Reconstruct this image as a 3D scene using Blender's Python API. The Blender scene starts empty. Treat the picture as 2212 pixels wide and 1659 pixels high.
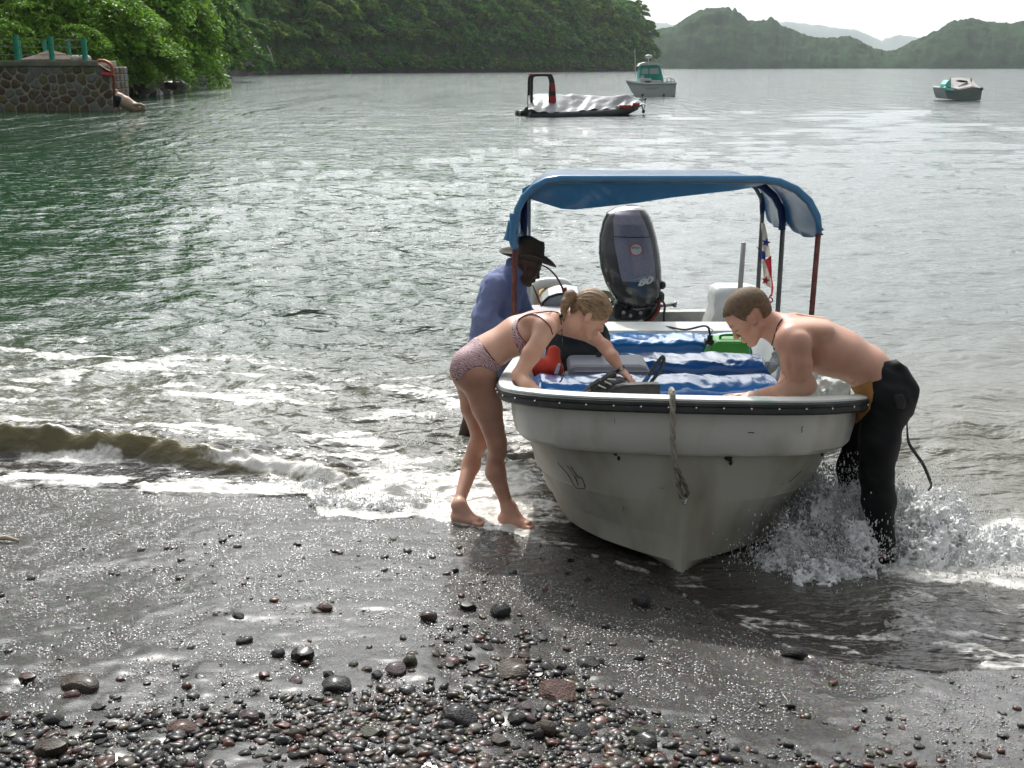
import bpy, math, random
import numpy as np
from mathutils import Vector, Matrix

# ------------------------------------------------------------------ camera, world, sun, exposure
S = bpy.context.scene
COL = S.collection
CAM_H = 2.4                      # metres above still water
PITCH = math.radians(15.43)
FPX = 2484.0                     # focal length in units of a 2212 x 1659 frame
cam_data = bpy.data.cameras.new('camera')
cam = bpy.data.objects.new('camera', cam_data)
COL.objects.link(cam)
cam.location = (0, 0, CAM_H)
cam.rotation_euler = (math.pi / 2 - PITCH, 0, 0)
cam_data.sensor_width = 36.0
cam_data.lens = 36.0 * FPX / 2212.0
cam_data.clip_start = 0.05
cam_data.clip_end = 30000
S.camera = cam

SUN_EL, SUN_AZ = math.radians(43), math.radians(-9)      # azimuth from +y, negative = left
SUN_DIR = Vector((math.sin(SUN_AZ) * math.cos(SUN_EL), math.cos(SUN_AZ) * math.cos(SUN_EL), math.sin(SUN_EL)))
sun_data = bpy.data.lights.new('sun', 'SUN')
sun_data.energy = 2.9
sun_data.angle = math.radians(0.6)
sun_data.color = (1.0, 0.95, 0.87)
sun = bpy.data.objects.new('sun', sun_data)
COL.objects.link(sun)
sun.location = (0, 0, 30)
sun.rotation_euler = SUN_DIR.to_track_quat('Z', 'Y').to_euler()

world = bpy.data.worlds.new('World')
S.world = world
world.use_nodes = True
wn, wl = world.node_tree.nodes, world.node_tree.links
wn.clear()
def wnode(t, **kw):
    n = wn.new(t)
    for k, v in kw.items():
        setattr(n, k, v)
    return n
w_out = wnode('ShaderNodeOutputWorld')
w_bg = wnode('ShaderNodeBackground')
w_bg.inputs['Strength'].default_value = 0.10
w_sky = wnode('ShaderNodeTexSky', sky_type='NISHITA', sun_disc=False)
w_sky.sun_elevation = SUN_EL
w_sky.sun_rotation = SUN_AZ
w_sky.dust_density = 2.0
w_tc = wnode('ShaderNodeTexCoord')
w_map = wnode('ShaderNodeMapping')
w_map.inputs['Scale'].default_value = (1, 1, 3.2)
w_n = wnode('ShaderNodeTexNoise')
w_n.inputs['Scale'].default_value = 3.4
w_n.inputs['Detail'].default_value = 7
w_n.inputs['Roughness'].default_value = 0.55
w_r = wnode('ShaderNodeValToRGB')
w_r.color_ramp.elements[0].position = 0.30
w_r.color_ramp.elements[0].color = (0.55, 0.55, 0.55, 1)
w_r.color_ramp.elements[1].position = 0.52
w_r.color_ramp.elements[1].color = (1, 1, 1, 1)
# bright cloud veil round the sun: radiance falls off with the angle from it
w_nrm = wnode('ShaderNodeVectorMath', operation='NORMALIZE')
w_dot = wnode('ShaderNodeVectorMath', operation='DOT_PRODUCT')
w_dot.inputs[1].default_value = SUN_DIR
w_glow = wnode('ShaderNodeMapRange')
w_glow.inputs['From Min'].default_value = -0.2
w_glow.inputs['From Max'].default_value = 1.0
w_glow.inputs['To Min'].default_value = 0.0
w_glow.inputs['To Max'].default_value = 1.0
w_pow = wnode('ShaderNodeMath', operation='POWER')
w_pow.inputs[1].default_value = 4.4
w_mul = wnode('ShaderNodeMath', operation='MULTIPLY_ADD')
w_mul.inputs[1].default_value = 25.0
w_mul.inputs[2].default_value = 3.9
w_n2 = wnode('ShaderNodeTexNoise')
w_n2.inputs['Scale'].default_value = 5.0
w_n2.inputs['Detail'].default_value = 6
w_var = wnode('ShaderNodeMapRange')
w_var.inputs['From Min'].default_value = 0.36
w_var.inputs['From Max'].default_value = 0.62
w_var.inputs['To Min'].default_value = 0.66
w_var.inputs['To Max'].default_value = 1.12
w_pow2 = wnode('ShaderNodeMath', operation='POWER')
w_pow2.inputs[1].default_value = 22.0
w_aur = wnode('ShaderNodeMath', operation='MULTIPLY_ADD')      # brighter aureole close to the sun
w_aur.inputs[1].default_value = 55.0
w_m2 = wnode('ShaderNodeMath', operation='MULTIPLY')
w_cc = wnode('ShaderNodeVectorMath', operation='SCALE')
w_cc.inputs[0].default_value = (0.965, 0.985, 1.0)
w_mix = wnode('ShaderNodeMix', data_type='RGBA')
L = wl.new
L(w_tc.outputs['Generated'], w_map.inputs['Vector'])
L(w_map.outputs[0], w_n.inputs['Vector'])
L(w_map.outputs[0], w_n2.inputs['Vector'])
L(w_n.outputs['Fac'], w_r.inputs['Fac'])
L(w_tc.outputs['Generated'], w_nrm.inputs[0])
L(w_nrm.outputs[0], w_dot.inputs[0])
L(w_dot.outputs['Value'], w_glow.inputs['Value'])
L(w_glow.outputs[0], w_pow.inputs[0])
L(w_pow.outputs[0], w_mul.inputs[0])
L(w_n2.outputs['Fac'], w_var.inputs['Value'])
L(w_glow.outputs[0], w_pow2.inputs[0])
L(w_pow2.outputs[0], w_aur.inputs[0])
L(w_mul.outputs[0], w_aur.inputs[2])
L(w_aur.outputs[0], w_m2.inputs[0])
L(w_var.outputs[0], w_m2.inputs[1])
L(w_m2.outputs[0], w_cc.inputs['Scale'])
L(w_r.outputs['Color'], w_mix.inputs['Factor'])
L(w_sky.outputs[0], w_mix.inputs['A'])
L(w_cc.outputs[0], w_mix.inputs['B'])
L(w_mix.outputs['Result'], w_bg.inputs['Color'])
L(w_bg.outputs[0], w_out.inputs['Surface'])

S.view_settings.view_transform = 'Standard'
S.view_settings.look = 'None'
S.view_settings.exposure = 0.18
S.view_settings.gamma = 1.0
S.view_settings.use_curve_mapping = False
S.render.engine = 'CYCLES'
cy = S.cycles
cy.use_denoising = True
try:
    cy.denoiser = 'OPENIMAGEDENOISE'
    cy.denoising_input_passes = 'RGB_ALBEDO_NORMAL'
except Exception:
    pass
cy.max_bounces = 6
cy.diffuse_bounces = 3
cy.glossy_bounces = 3
cy.transmission_bounces = 4
cy.transparent_max_bounces = 12
cy.volume_bounces = 1
cy.sample_clamp_indirect = 4.0
cy.sample_clamp_direct = 12.0
cy.caustics_reflective = False
cy.caustics_refractive = False
cy.use_adaptive_sampling = True
cy.adaptive_threshold = 0.02

# ------------------------------------------------------------------ frame helpers
CP, SP = math.cos(PITCH), math.sin(PITCH)
def at(px, py, y):
    """World point seen at frame position (px, py) at ground distance y."""
    u, v = (px - 1106.0) / FPX, (829.5 - py) / FPX
    dx, dy, dz = u, CP + v * SP, -SP + v * CP
    t = y / dy
    return Vector((dx * t, y, CAM_H + dz * t))
def onz(px, py, z=0.0):
    u, v = (px - 1106.0) / FPX, (829.5 - py) / FPX
    dx, dy, dz = u, CP + v * SP, -SP + v * CP
    t = (z - CAM_H) / dz
    return Vector((dx * t, dy * t, z))

# ------------------------------------------------------------------ noise (numpy)
def _hash(ix, iy, iz, seed):
    h = (ix.astype(np.int64) * 374761393 + iy.astype(np.int64) * 668265263 + iz.astype(np.int64) * 2147483647 + seed * 144665) & 0xffffffff
    h = ((h ^ (h >> 13)) * 1274126177) & 0xffffffff
    h = ((h ^ (h >> 16)) * 2246822519) & 0xffffffff
    return ((h ^ (h >> 15)) & 0xffffff) / float(0xffffff)
def vnoise2(x, y, seed=0):
    x, y = np.broadcast_arrays(np.asarray(x, float), np.asarray(y, float))
    ix, iy = np.floor(x), np.floor(y)
    fx, fy = x - ix, y - iy
    ix, iy = ix.astype(np.int64), iy.astype(np.int64)
    z = np.zeros_like(ix)
    fx, fy = fx * fx * fx * (fx * (fx * 6 - 15) + 10), fy * fy * fy * (fy * (fy * 6 - 15) + 10)
    a, b = _hash(ix, iy, z, seed), _hash(ix + 1, iy, z, seed)
    c, d = _hash(ix, iy + 1, z, seed), _hash(ix + 1, iy + 1, z, seed)
    return (a + (b - a) * fx) * (1 - fy) + (c + (d - c) * fx) * fy
def fbm2(x, y, octaves=4, seed=0, gain=0.5):
    s, amp, tot = 0.0, 1.0, 0.0
    for i in range(octaves):
        s = s + amp * vnoise2(x * 2 ** i + 17.3 * i, y * 2 ** i - 9.1 * i, seed + i)
        tot += amp
        amp *= gain
    return s / tot
def vnoise3(x, y, z, seed=0):
    x, y, z = np.broadcast_arrays(np.asarray(x, float), np.asarray(y, float), np.asarray(z, float))
    ix, iy, iz = np.floor(x), np.floor(y), np.floor(z)
    fx, fy, fz = x - ix, y - iy, z - iz
    ix, iy, iz = ix.astype(np.int64), iy.astype(np.int64), iz.astype(np.int64)
    fx, fy, fz = [f * f * (3 - 2 * f) for f in (fx, fy, fz)]
    def pl(k):
        a, b = _hash(ix, iy, iz + k, seed), _hash(ix + 1, iy, iz + k, seed)
        c, d = _hash(ix, iy + 1, iz + k, seed), _hash(ix + 1, iy + 1, iz + k, seed)
        return (a + (b - a) * fx) * (1 - fy) + (c + (d - c) * fx) * fy
    return pl(0) * (1 - fz) + pl(1) * fz
def fbm3(x, y, z, octaves=3, seed=0):
    s, amp, tot = 0.0, 1.0, 0.0
    for i in range(octaves):
        s = s + amp * vnoise3(x * 2 ** i + 7.7 * i, y * 2 ** i, z * 2 ** i - 3.3 * i, seed + i)
        tot += amp
        amp *= 0.5
    return s / tot
def smooth(a, b, x):
    t = np.clip((x - a) / (b - a), 0, 1)
    return t * t * (3 - 2 * t)

# ------------------------------------------------------------------ materials
MATS = {}
def mat(name, color, rough=0.6, metal=0.0, color2=None, nscale=6.0, bump=None, spec=0.5, coat=0.0,
        trans=0.0, ior=1.45, sss=0.0, lo=0.35, hi=0.65, attr=None, stretch=None, translucent=0.0, coords='Object', detail=5, alpha=1.0):
    """Procedural material: two-tone noise colour, bump noise, optional colour attribute."""
    if name in MATS:
        return MATS[name]
    m = bpy.data.materials.new(name)
    m.use_nodes = True
    nt = m.node_tree
    b = nt.nodes['Principled BSDF']
    b.inputs['Base Color'].default_value = (*color, 1)
    b.inputs['Roughness'].default_value = rough
    b.inputs['Metallic'].default_value = metal
    b.inputs['Specular IOR Level'].default_value = spec
    b.inputs['Coat Weight'].default_value = coat
    b.inputs['Coat Roughness'].default_value = max(.03, rough * .5)
    b.inputs['Transmission Weight'].default_value = trans
    b.inputs['IOR'].default_value = ior
    b.inputs['Alpha'].default_value = alpha
    if sss > 0:
        b.inputs['Subsurface Weight'].default_value = sss
        b.inputs['Subsurface Radius'].default_value = (0.012, 0.005, 0.003)
        b.inputs['Subsurface Scale'].default_value = 1.0
    tc = nt.nodes.new('ShaderNodeTexCoord')
    vec = tc.outputs[coords]
    if stretch:
        mp = nt.nodes.new('ShaderNodeMapping')
        mp.inputs['Scale'].default_value = stretch
        nt.links.new(vec, mp.inputs['Vector'])
        vec = mp.outputs[0]
    src = None
    if color2 is not None:
        n = nt.nodes.new('ShaderNodeTexNoise')
        n.inputs['Scale'].default_value = nscale
        n.inputs['Detail'].default_value = detail
        nt.links.new(vec, n.inputs['Vector'])
        r = nt.nodes.new('ShaderNodeValToRGB')
        r.color_ramp.elements[0].position = lo
        r.color_ramp.elements[0].color = (*color, 1)
        r.color_ramp.elements[1].position = hi
        r.color_ramp.elements[1].color = (*color2, 1)
        nt.links.new(n.outputs['Fac'], r.inputs['Fac'])
        src = r.outputs['Color']
    if attr:
        a = nt.nodes.new('ShaderNodeAttribute')
        a.attribute_name = attr
        if src is None:
            src = a.outputs['Color']
        else:
            mx = nt.nodes.new('ShaderNodeMix')
            mx.data_type = 'RGBA'
            mx.blend_type = 'MULTIPLY'
            mx.inputs['Factor'].default_value = 1
            nt.links.new(src, mx.inputs['A'])
            nt.links.new(a.outputs['Color'], mx.inputs['B'])
            src = mx.outputs['Result']
    if src is not None:
        nt.links.new(src, b.inputs['Base Color'])
    if bump:
        n = nt.nodes.new('ShaderNodeTexNoise')
        n.inputs['Scale'].default_value = bump[0]
        n.inputs['Detail'].default_value = 6
        nt.links.new(vec, n.inputs['Vector'])
        bp = nt.nodes.new('ShaderNodeBump')
        bp.inputs['Strength'].default_value = bump[1]
        bp.inputs['Distance'].default_value = bump[2] if len(bump) > 2 else 0.01
        nt.links.new(n.outputs['Fac'], bp.inputs['Height'])
        nt.links.new(bp.outputs[0], b.inputs['Normal'])
    if translucent > 0:
        t = nt.nodes.new('ShaderNodeBsdfTranslucent')
        mxs = nt.nodes.new('ShaderNodeMixShader')
        mxs.inputs[0].default_value = translucent
        if src is not None:
            nt.links.new(src, t.inputs['Color'])
        else:
            t.inputs['Color'].default_value = (*color, 1)
        out = nt.nodes['Material Output']
        nt.links.new(b.outputs[0], mxs.inputs[1])
        nt.links.new(t.outputs[0], mxs.inputs[2])
        nt.links.new(mxs.outputs[0], out.inputs['Surface'])
    MATS[name] = m
    return m

# ------------------------------------------------------------------ objects
def tag(o, label=None, cat=None, group=None, kind=None):
    if label: o['label'] = label
    if cat: o['category'] = cat
    if group: o['group'] = group
    if kind: o['kind'] = kind
    return o
def thing(name, label, cat, loc=(0, 0, 0), group=None):
    o = bpy.data.objects.new(name, None)
    COL.objects.link(o)
    o.location = loc
    o.empty_display_size = 0.1
    return tag(o, label, cat, group)
def world_loc(o):
    v = Vector((0, 0, 0))
    while o is not None:
        v += o.location
        o = o.parent
    return v
def mesh_obj(name, V, F, m, parent=None, smooth_=False, origin=None, colors=None):
    """V in world coordinates; the object's origin is its parent's origin (or origin)."""
    V = np.asarray(V, dtype=np.float64).reshape(-1, 3)
    off = np.array(world_loc(parent)) if parent is not None else (np.array(origin) if origin is not None else np.zeros(3))
    me = bpy.data.meshes.new(name)
    if isinstance(F, np.ndarray):
        n = F.shape[1]
        me.vertices.add(len(V))
        me.vertices.foreach_set('co', (V - off).astype(np.float32).ravel())
        me.loops.add(F.size)
        me.loops.foreach_set('vertex_index', F.astype(np.int32).ravel())
        me.polygons.add(len(F))
        me.polygons.foreach_set('loop_start', np.arange(0, F.size, n, dtype=np.int32))
        me.update(calc_edges=True)
    else:
        me.from_pydata([tuple(v) for v in (V - off)], [], F)
        me.update()
    if smooth_:
        me.polygons.foreach_set('use_smooth', np.ones(len(me.polygons), dtype=bool))
    if colors is not None:
        for k, c in colors.items():
            a = me.color_attributes.new(k, 'FLOAT_COLOR', 'POINT')
            c = np.asarray(c, dtype=np.float32)
            if c.ndim == 1:
                c = np.stack([c, c, c], 1)
            c4 = np.ones((len(V), 4), dtype=np.float32)
            c4[:, :3] = c
            a.data.foreach_set('color', c4.ravel())
    ms = m if isinstance(m, (list, tuple)) else [m]
    for x in ms:
        me.materials.append(x)
    o = bpy.data.objects.new(name, me)
    COL.objects.link(o)
    if parent is not None:
        o.parent = parent
    elif origin is not None:
        o.location = origin
    return o
def grid_faces(nu, nv, wrap_u=False, wrap_v=False):
    iu = np.arange(nu if wrap_u else nu - 1)
    iv = np.arange(nv if wrap_v else nv - 1)
    a, b = np.meshgrid(iu, iv, indexing='ij')
    a2, b2 = (a + 1) % nu, (b + 1) % nv
    return np.stack([(a * nv + b).ravel(), (a2 * nv + b).ravel(), (a2 * nv + b2).ravel(), (a * nv + b2).ravel()], 1)

class MB:
    """Collects shapes (world coordinates) for one mesh object."""
    def __init__(self):
        self.v, self.f = [], []
    def add(self, V, F):
        n = len(self.v)
        self.v.extend([tuple(p) for p in V])
        self.f.extend([tuple(int(i) + n for i in q) for q in F])
        return self
    def box(self, c, size, rot=None, bevel=0.0):
        c = Vector(c)
        hx, hy, hz = [s / 2 for s in size]
        R = rot if rot is not None else Matrix.Identity(3)
        if bevel <= 0:
            P = [(-hx, -hy, -hz), (hx, -hy, -hz), (hx, hy, -hz), (-hx, hy, -hz), (-hx, -hy, hz), (hx, -hy, hz), (hx, hy, hz), (-hx, hy, hz)]
            return self.add([c + R @ Vector(p) for p in P], [(0, 3, 2, 1), (4, 5, 6, 7), (0, 1, 5, 4), (1, 2, 6, 5), (2, 3, 7, 6), (3, 0, 4, 7)])
        b = min(bevel, hx * .99, hy * .99, hz * .99)
        P, idx = [], {}
        for sx in (-1, 1):
            for sy in (-1, 1):
                for sz in (-1, 1):
                    for k in range(3):
                        p = [sx * (hx - b), sy * (hy - b), sz * (hz - b)]
                        p[k] += (sx, sy, sz)[k] * b
                        idx[(sx, sy, sz, k)] = len(P)
                        P.append(p)
        F = []
        for k in range(3):
            o = [i for i in range(3) if i != k]
            for s in (-1, 1):
                q = []
                for a, d in ((-1, -1), (1, -1), (1, 1), (-1, 1)):
                    t = [0, 0, 0]
                    t[k], t[o[0]], t[o[1]] = s, a, d
                    q.append(idx[(*t, k)])
                F.append(q if (s > 0) == (k != 1) else q[::-1])
        for k in range(3):       # edges along axis k
            o = [i for i in range(3) if i != k]
            for a in (-1, 1):
                for d in (-1, 1):
                    t0, t1 = [0, 0, 0], [0, 0, 0]
                    t0[k], t1[k] = -1, 1
                    t0[o[0]] = t1[o[0]] = a
                    t0[o[1]] = t1[o[1]] = d
                    F.append([idx[(*t0, o[0])], idx[(*t1, o[0])], idx[(*t1, o[1])], idx[(*t0, o[1])]])
        for sx in (-1, 1):
            for sy in (-1, 1):
                for sz in (-1, 1):
                    F.append([idx[(sx, sy, sz, k)] for k in range(3)])
        return self.add([c + R @ Vector(p) for p in P], F)
    def tube(self, path, r, n=8, caps=True, flat=None):
        path = [Vector(p) for p in path]
        rs = r if isinstance(r, (list, tuple)) else [r] * len(path)
        V, up = [], None
        for i, p in enumerate(path):
            t = (path[min(i + 1, len(path) - 1)] - path[max(i - 1, 0)])
            t = t.normalized() if t.length > 1e-9 else Vector((0, 0, 1))
            if up is None:
                up = Vector((0, 0, 1)) if abs(t.z) < .9 else Vector((1, 0, 0))
            side = t.cross(up)
            side = side.normalized() if side.length > 1e-6 else Vector((1, 0, 0))
            up = side.cross(t).normalized()
            for k in range(n):
                a = 2 * math.pi * k / n
                V.append(p + (side * math.cos(a) + up * math.sin(a) * (flat or 1)) * rs[i])
        F = []
        for i in range(len(path) - 1):
            for k in range(n):
                k2 = (k + 1) % n
                F.append((i * n + k, i * n + k2, (i + 1) * n + k2, (i + 1) * n + k))
        if caps:
            F.append(tuple(range(n))[::-1])
            F.append(tuple((len(path) - 1) * n + k for k in range(n)))
        return self.add(V, F)
    def loft(self, rings, close=True, caps=True):
        n = len(rings[0])
        V = [p for r in rings for p in r]
        F = []
        for i in range(len(rings) - 1):
            for k in range(n if close else n - 1):
                k2 = (k + 1) % n
                F.append((i * n + k, i * n + k2, (i + 1) * n + k2, (i + 1) * n + k))
        if caps and close:
            F.append(tuple(range(n))[::-1])
            F.append(tuple((len(rings) - 1) * n + k for k in range(n)))
        return self.add(V, F)
    def ell(self, c, r, nu=10, nv=8, rot=None):
        c = Vector(c)
        R = rot if rot is not None else Matrix.Identity(3)
        rings = []
        for i in range(nv + 1):
            ph = -math.pi / 2 + math.pi * i / nv
            ph = max(min(ph, math.pi / 2 - .02), -math.pi / 2 + .02)
            rings.append([c + R @ Vector((r[0] * math.cos(ph) * math.cos(2 * math.pi * k / nu), r[1] * math.cos(ph) * math.sin(2 * math.pi * k / nu), r[2] * math.sin(ph))) for k in range(nu)])
        return self.loft(rings)
    def build(self, name, m, parent=None, smooth_=False, origin=None):
        return mesh_obj(name, self.v, self.f, m, parent, smooth_, origin)
def shade_auto(o, deg=35):
    me = o.data
    me.polygons.foreach_set('use_smooth', np.ones(len(me.polygons), dtype=bool))
    try:
        me.set_sharp_from_angle(angle=math.radians(deg))
    except Exception:
        pass
    return o
def interp(pts, x):
    return float(np.interp(x, [p[0] for p in pts], [p[1] for p in pts]))
def catmull(pts, n=8):
    pts = [Vector(p) for p in pts]
    P = [pts[0] * 2 - pts[1]] + pts + [pts[-1] * 2 - pts[-2]]
    out = []
    for i in range(1, len(P) - 2):
        for k in range(n):
            t = k / n
            a, b, c, d = P[i - 1], P[i], P[i + 1], P[i + 2]
            out.append(0.5 * ((2 * b) + (c - a) * t + (2 * a - 5 * b + 4 * c - d) * t * t + (3 * b - a - 3 * c + d) * t ** 3))
    out.append(pts[-1])
    return out

# ------------------------------------------------------------------ implicit surfaces (for bodies, cloth, rocks, spray)
class Field:
    def __init__(self, lo, hi, h):
        self.h = h
        self.lo = np.array(lo, float)
        self.n = np.ceil((np.array(hi, float) - self.lo) / h).astype(int) + 1
        self.F = np.full(tuple(self.n), 0.2, dtype=np.float32)
    def block(self, lo, hi):
        a = np.maximum(((np.array(lo) - self.lo) / self.h).astype(int) - 1, 0)
        b = np.minimum(((np.array(hi) - self.lo) / self.h).astype(int) + 3, self.n)
        if np.any(b <= a):
            return None, None
        sl = tuple(slice(a[i], b[i]) for i in range(3))
        ax = [self.lo[i] + self.h * np.arange(a[i], b[i]) for i in range(3)]
        return sl, (ax[0][:, None, None], ax[1][None, :, None], ax[2][None, None, :])
    def _merge(self, sl, d, k, sub):
        A = self.F[sl]
        if sub:
            d = -d
            if k > 0:
                hh = np.clip(k - np.abs(A - d), 0, None) / k
                self.F[sl] = np.maximum(A, d) + hh * hh * k * .25
            else:
                self.F[sl] = np.maximum(A, d)
        else:
            if k > 0:
                hh = np.clip(k - np.abs(A - d), 0, None) / k
                self.F[sl] = np.minimum(A, d) - hh * hh * k * .25
            else:
                self.F[sl] = np.minimum(A, d)
    def cone(self, a, b, ra, rb, k=0.02, flat=None, sub=False):
        """Round cone a-b; flat=(axis, ratio) squashes the section along axis."""
        a, b = np.array(a, float), np.array(b, float)
        R = max(ra, rb) * (max(1.0, flat[1]) if flat else 1) + k * 1.2 + 0.02
        sl, X = self.block(np.minimum(a, b) - R, np.maximum(a, b) + R)
        if sl is None: return
        px, py, pz = X[0] - a[0], X[1] - a[1], X[2] - a[2]
        ab = b - a
        L2 = max(float(ab @ ab), 1e-12)
        q = 1.0
        if flat:
            n = np.array(flat[0], float)
            n = n - ab * (n @ ab) / L2
            n /= np.linalg.norm(n)
            q = flat[1]
            s = (px * n[0] + py * n[1] + pz * n[2]) * (1 / q - 1)
            px, py, pz = px + s * n[0], py + s * n[1], pz + s * n[2]
        t = np.clip((px * ab[0] + py * ab[1] + pz * ab[2]) / L2, 0, 1)
        dx, dy, dz = px - t * ab[0], py - t * ab[1], pz - t * ab[2]
        d = np.sqrt(dx * dx + dy * dy + dz * dz) - (ra + (rb - ra) * t)
        if q < 1: d = d * (0.5 + 0.5 * q)
        self._merge(sl, d.astype(np.float32), k, sub)
    def ell(self, c, r, axes=None, k=0.02, sub=False):
        """Ellipsoid; axes = 3 unit vectors (rows)."""
        c, r = np.array(c, float), np.array(r, float)
        A = np.array(axes, float) if axes is not None else np.eye(3)
        R = float(max(r)) + k * 1.2 + .02
        sl, X = self.block(c - R, c + R)
        if sl is None: return
        px, py, pz = X[0] - c[0], X[1] - c[1], X[2] - c[2]
        q = [(px * A[i, 0] + py * A[i, 1] + pz * A[i, 2]) for i in range(3)]
        k0 = np.sqrt((q[0] / r[0]) ** 2 + (q[1] / r[1]) ** 2 + (q[2] / r[2]) ** 2)
        k1 = np.sqrt((q[0] / r[0] ** 2) ** 2 + (q[1] / r[1] ** 2) ** 2 + (q[2] / r[2] ** 2) ** 2) + 1e-9
        d = k0 * (k0 - 1) / k1
        self._merge(sl, d.astype(np.float32), k, sub)
    def chain(self, pts, rs, k=0.02, flat=None):
        for i in range(len(pts) - 1):
            self.cone(pts[i], pts[i + 1], rs[i], rs[i + 1], k, flat)
    def coords(self):
        return [(self.lo[i] + self.h * np.arange(self.n[i])).reshape([-1 if j == i else 1 for j in range(3)]) for i in range(3)]
    def mesh(self, F=None):
        F = self.F if F is None else F
        F = F.copy()
        F[0], F[-1], F[:, 0], F[:, -1], F[:, :, 0], F[:, :, -1] = 1, 1, 1, 1, 1, 1
        s = F < 0
        n = np.array(F.shape) - 1
        cnt = np.zeros(tuple(n), dtype=np.uint8)
        for dx in (0, 1):
            for dy in (0, 1):
                for dz in (0, 1):
                    cnt += s[dx:n[0] + dx, dy:n[1] + dy, dz:n[2] + dz]
        act = np.argwhere((cnt > 0) & (cnt < 8))
        idm = np.full(tuple(n), -1, dtype=np.int32)
        idm[act[:, 0], act[:, 1], act[:, 2]] = np.arange(len(act))
        acc, num = np.zeros((len(act), 3)), np.zeros(len(act))
        C = [(0, 0, 0), (1, 0, 0), (0, 1, 0), (1, 1, 0), (0, 0, 1), (1, 0, 1), (0, 1, 1), (1, 1, 1)]
        vals = [F[act[:, 0] + c[0], act[:, 1] + c[1], act[:, 2] + c[2]] for c in C]
        for i, j in ((0, 1), (2, 3), (4, 5), (6, 7), (0, 2), (1, 3), (4, 6), (5, 7), (0, 4), (1, 5), (2, 6), (3, 7)):
            a, b = vals[i], vals[j]
            m = (a < 0) != (b < 0)
            t = np.where(m, a / np.where(m, a - b, 1), 0)
            ca, cb = np.array(C[i], float), np.array(C[j], float)
            acc += m[:, None] * (ca[None] + (cb - ca)[None] * t[:, None])
            num += m
        V = self.lo + self.h * (act + acc / num[:, None])
        Q = []
        for ax in range(3):
            o = [i for i in range(3) if i != ax]
            sa = [slice(None)] * 3
            sb = [slice(None)] * 3
            sa[ax], sb[ax] = slice(0, -1), slice(1, None)
            ch = s[tuple(sa)] != s[tuple(sb)]
            e = np.argwhere(ch)
            e = e[(e[:, o[0]] > 0) & (e[:, o[1]] > 0)]
            if not len(e): continue
            ids = []
            for da, db in ((-1, -1), (0, -1), (0, 0), (-1, 0)):
                c = e.copy()
                c[:, o[0]] += da
                c[:, o[1]] += db
                ok = c.copy()
                ok = np.minimum(ok, n - 1)
                ids.append(idm[ok[:, 0], ok[:, 1], ok[:, 2]])
            q = np.stack(ids, 1)
            inside = s[e[:, 0], e[:, 1], e[:, 2]]
            flip = inside if ax != 1 else ~inside
            q = np.where(flip[:, None], q, q[:, ::-1])
            Q.append(q[(q >= 0).all(1)])
        Q = np.concatenate(Q) if Q else np.zeros((0, 4), int)
        return V, Q
# ================================================================== beach
YW = [(-400, 9.0), (-8, 6.9), (-3, 6.5), (-1.5, 6.35), (-.3, 6.15), (.4, 5.9), (.8, 5.6), (1.3, 5.4), (1.8, 5.3), (2.5, 5.25), (6, 5.2), (400, 4.0)]
_ywx, _ywy = [p[0] for p in YW], [p[1] for p in YW]
def ground_z(x, y):
    x, y = np.asarray(x, float), np.asarray(y, float)
    d = np.interp(x, _ywx, _ywy) - y
    up = np.minimum(.115 * d, .75 + .02 * d)
    dn = np.maximum(.10 * d, -2.6 + .0 * d)
    return np.where(d > 0, up, dn)
def onground(px, py):
    p = onz(px, py, 0)
    for _ in range(12):
        p = onz(px, py, float(ground_z(p.x, p.y)))
    return p
# where the last run-up of the wave ends on the beach
_edge = [onground(px, py) for px, py in [(-700, 1040), (-200, 1040), (0, 1048), (200, 1060), (400, 1064), (660, 1072), (690, 1112), (800, 1128), (900, 1118), (960, 1126), (1040, 1140),
                                        (1150, 1165), (1400, 1235), (1560, 1330), (1750, 1425), (2000, 1455), (2212, 1445), (2600, 1420)]]
_ex, _ey = [p.x for p in _edge], [p.y for p in _edge]
_ex, _ey = zip(*sorted(zip(_ex, _ey)))
def edge_y(x):
    return np.interp(x, _ex, _ey) + .05 * (fbm2(np.asarray(x) * 3.1, 0 * np.asarray(x), 3, 5) - .5) + .03 * (vnoise2(np.asarray(x) * 14, 0 * np.asarray(x), 8) - .5)

def _axis(parts):
    out = []
    for a, b, n in parts:
        out += list(np.linspace(a, b, n, endpoint=False))
    return np.array(out + [parts[-1][1]])
bx = _axis([(-9000, -300, 8), (-300, -20, 12), (-20, -4.5, 20), (-4.5, 4.5, 420), (4.5, 20, 20), (20, 300, 12), (300, 9000, 8)])
by = _axis([(-60, 0, 12), (0, 2.6, 20), (2.6, 7.4, 330), (7.4, 20, 30), (20, 200, 20), (200, 9500, 14)])
GX, GY = np.meshgrid(bx, by, indexing='ij')
GZ = ground_z(GX, GY)
near = ((np.abs(GX) < 5) & (GY < 8)).astype(float)
pebz = smooth(4.6, 3.4, GY + .25 * GX * (GX > 0))
GZ = GZ + near * (.05 * (fbm2(GX * 1.1, GY * 1.1, 3, 3) - .5) + (.012 + .012 * pebz) * (fbm2(GX * 9, GY * 9, 3, 11) - .5) + .007 * (fbm2(GX * 33, GY * 33, 2, 21) - .5))
# hollow scoured round the keel
GZ = GZ - .03 * np.exp(-(((GX - .8) / .35) ** 2 + ((GY - 5.1) / .3) ** 2))
def gz_fine(x, y):
    return ground_z(x, y) + .05 * (fbm2(x * 1.1, y * 1.1, 3, 3) - .5)

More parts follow.
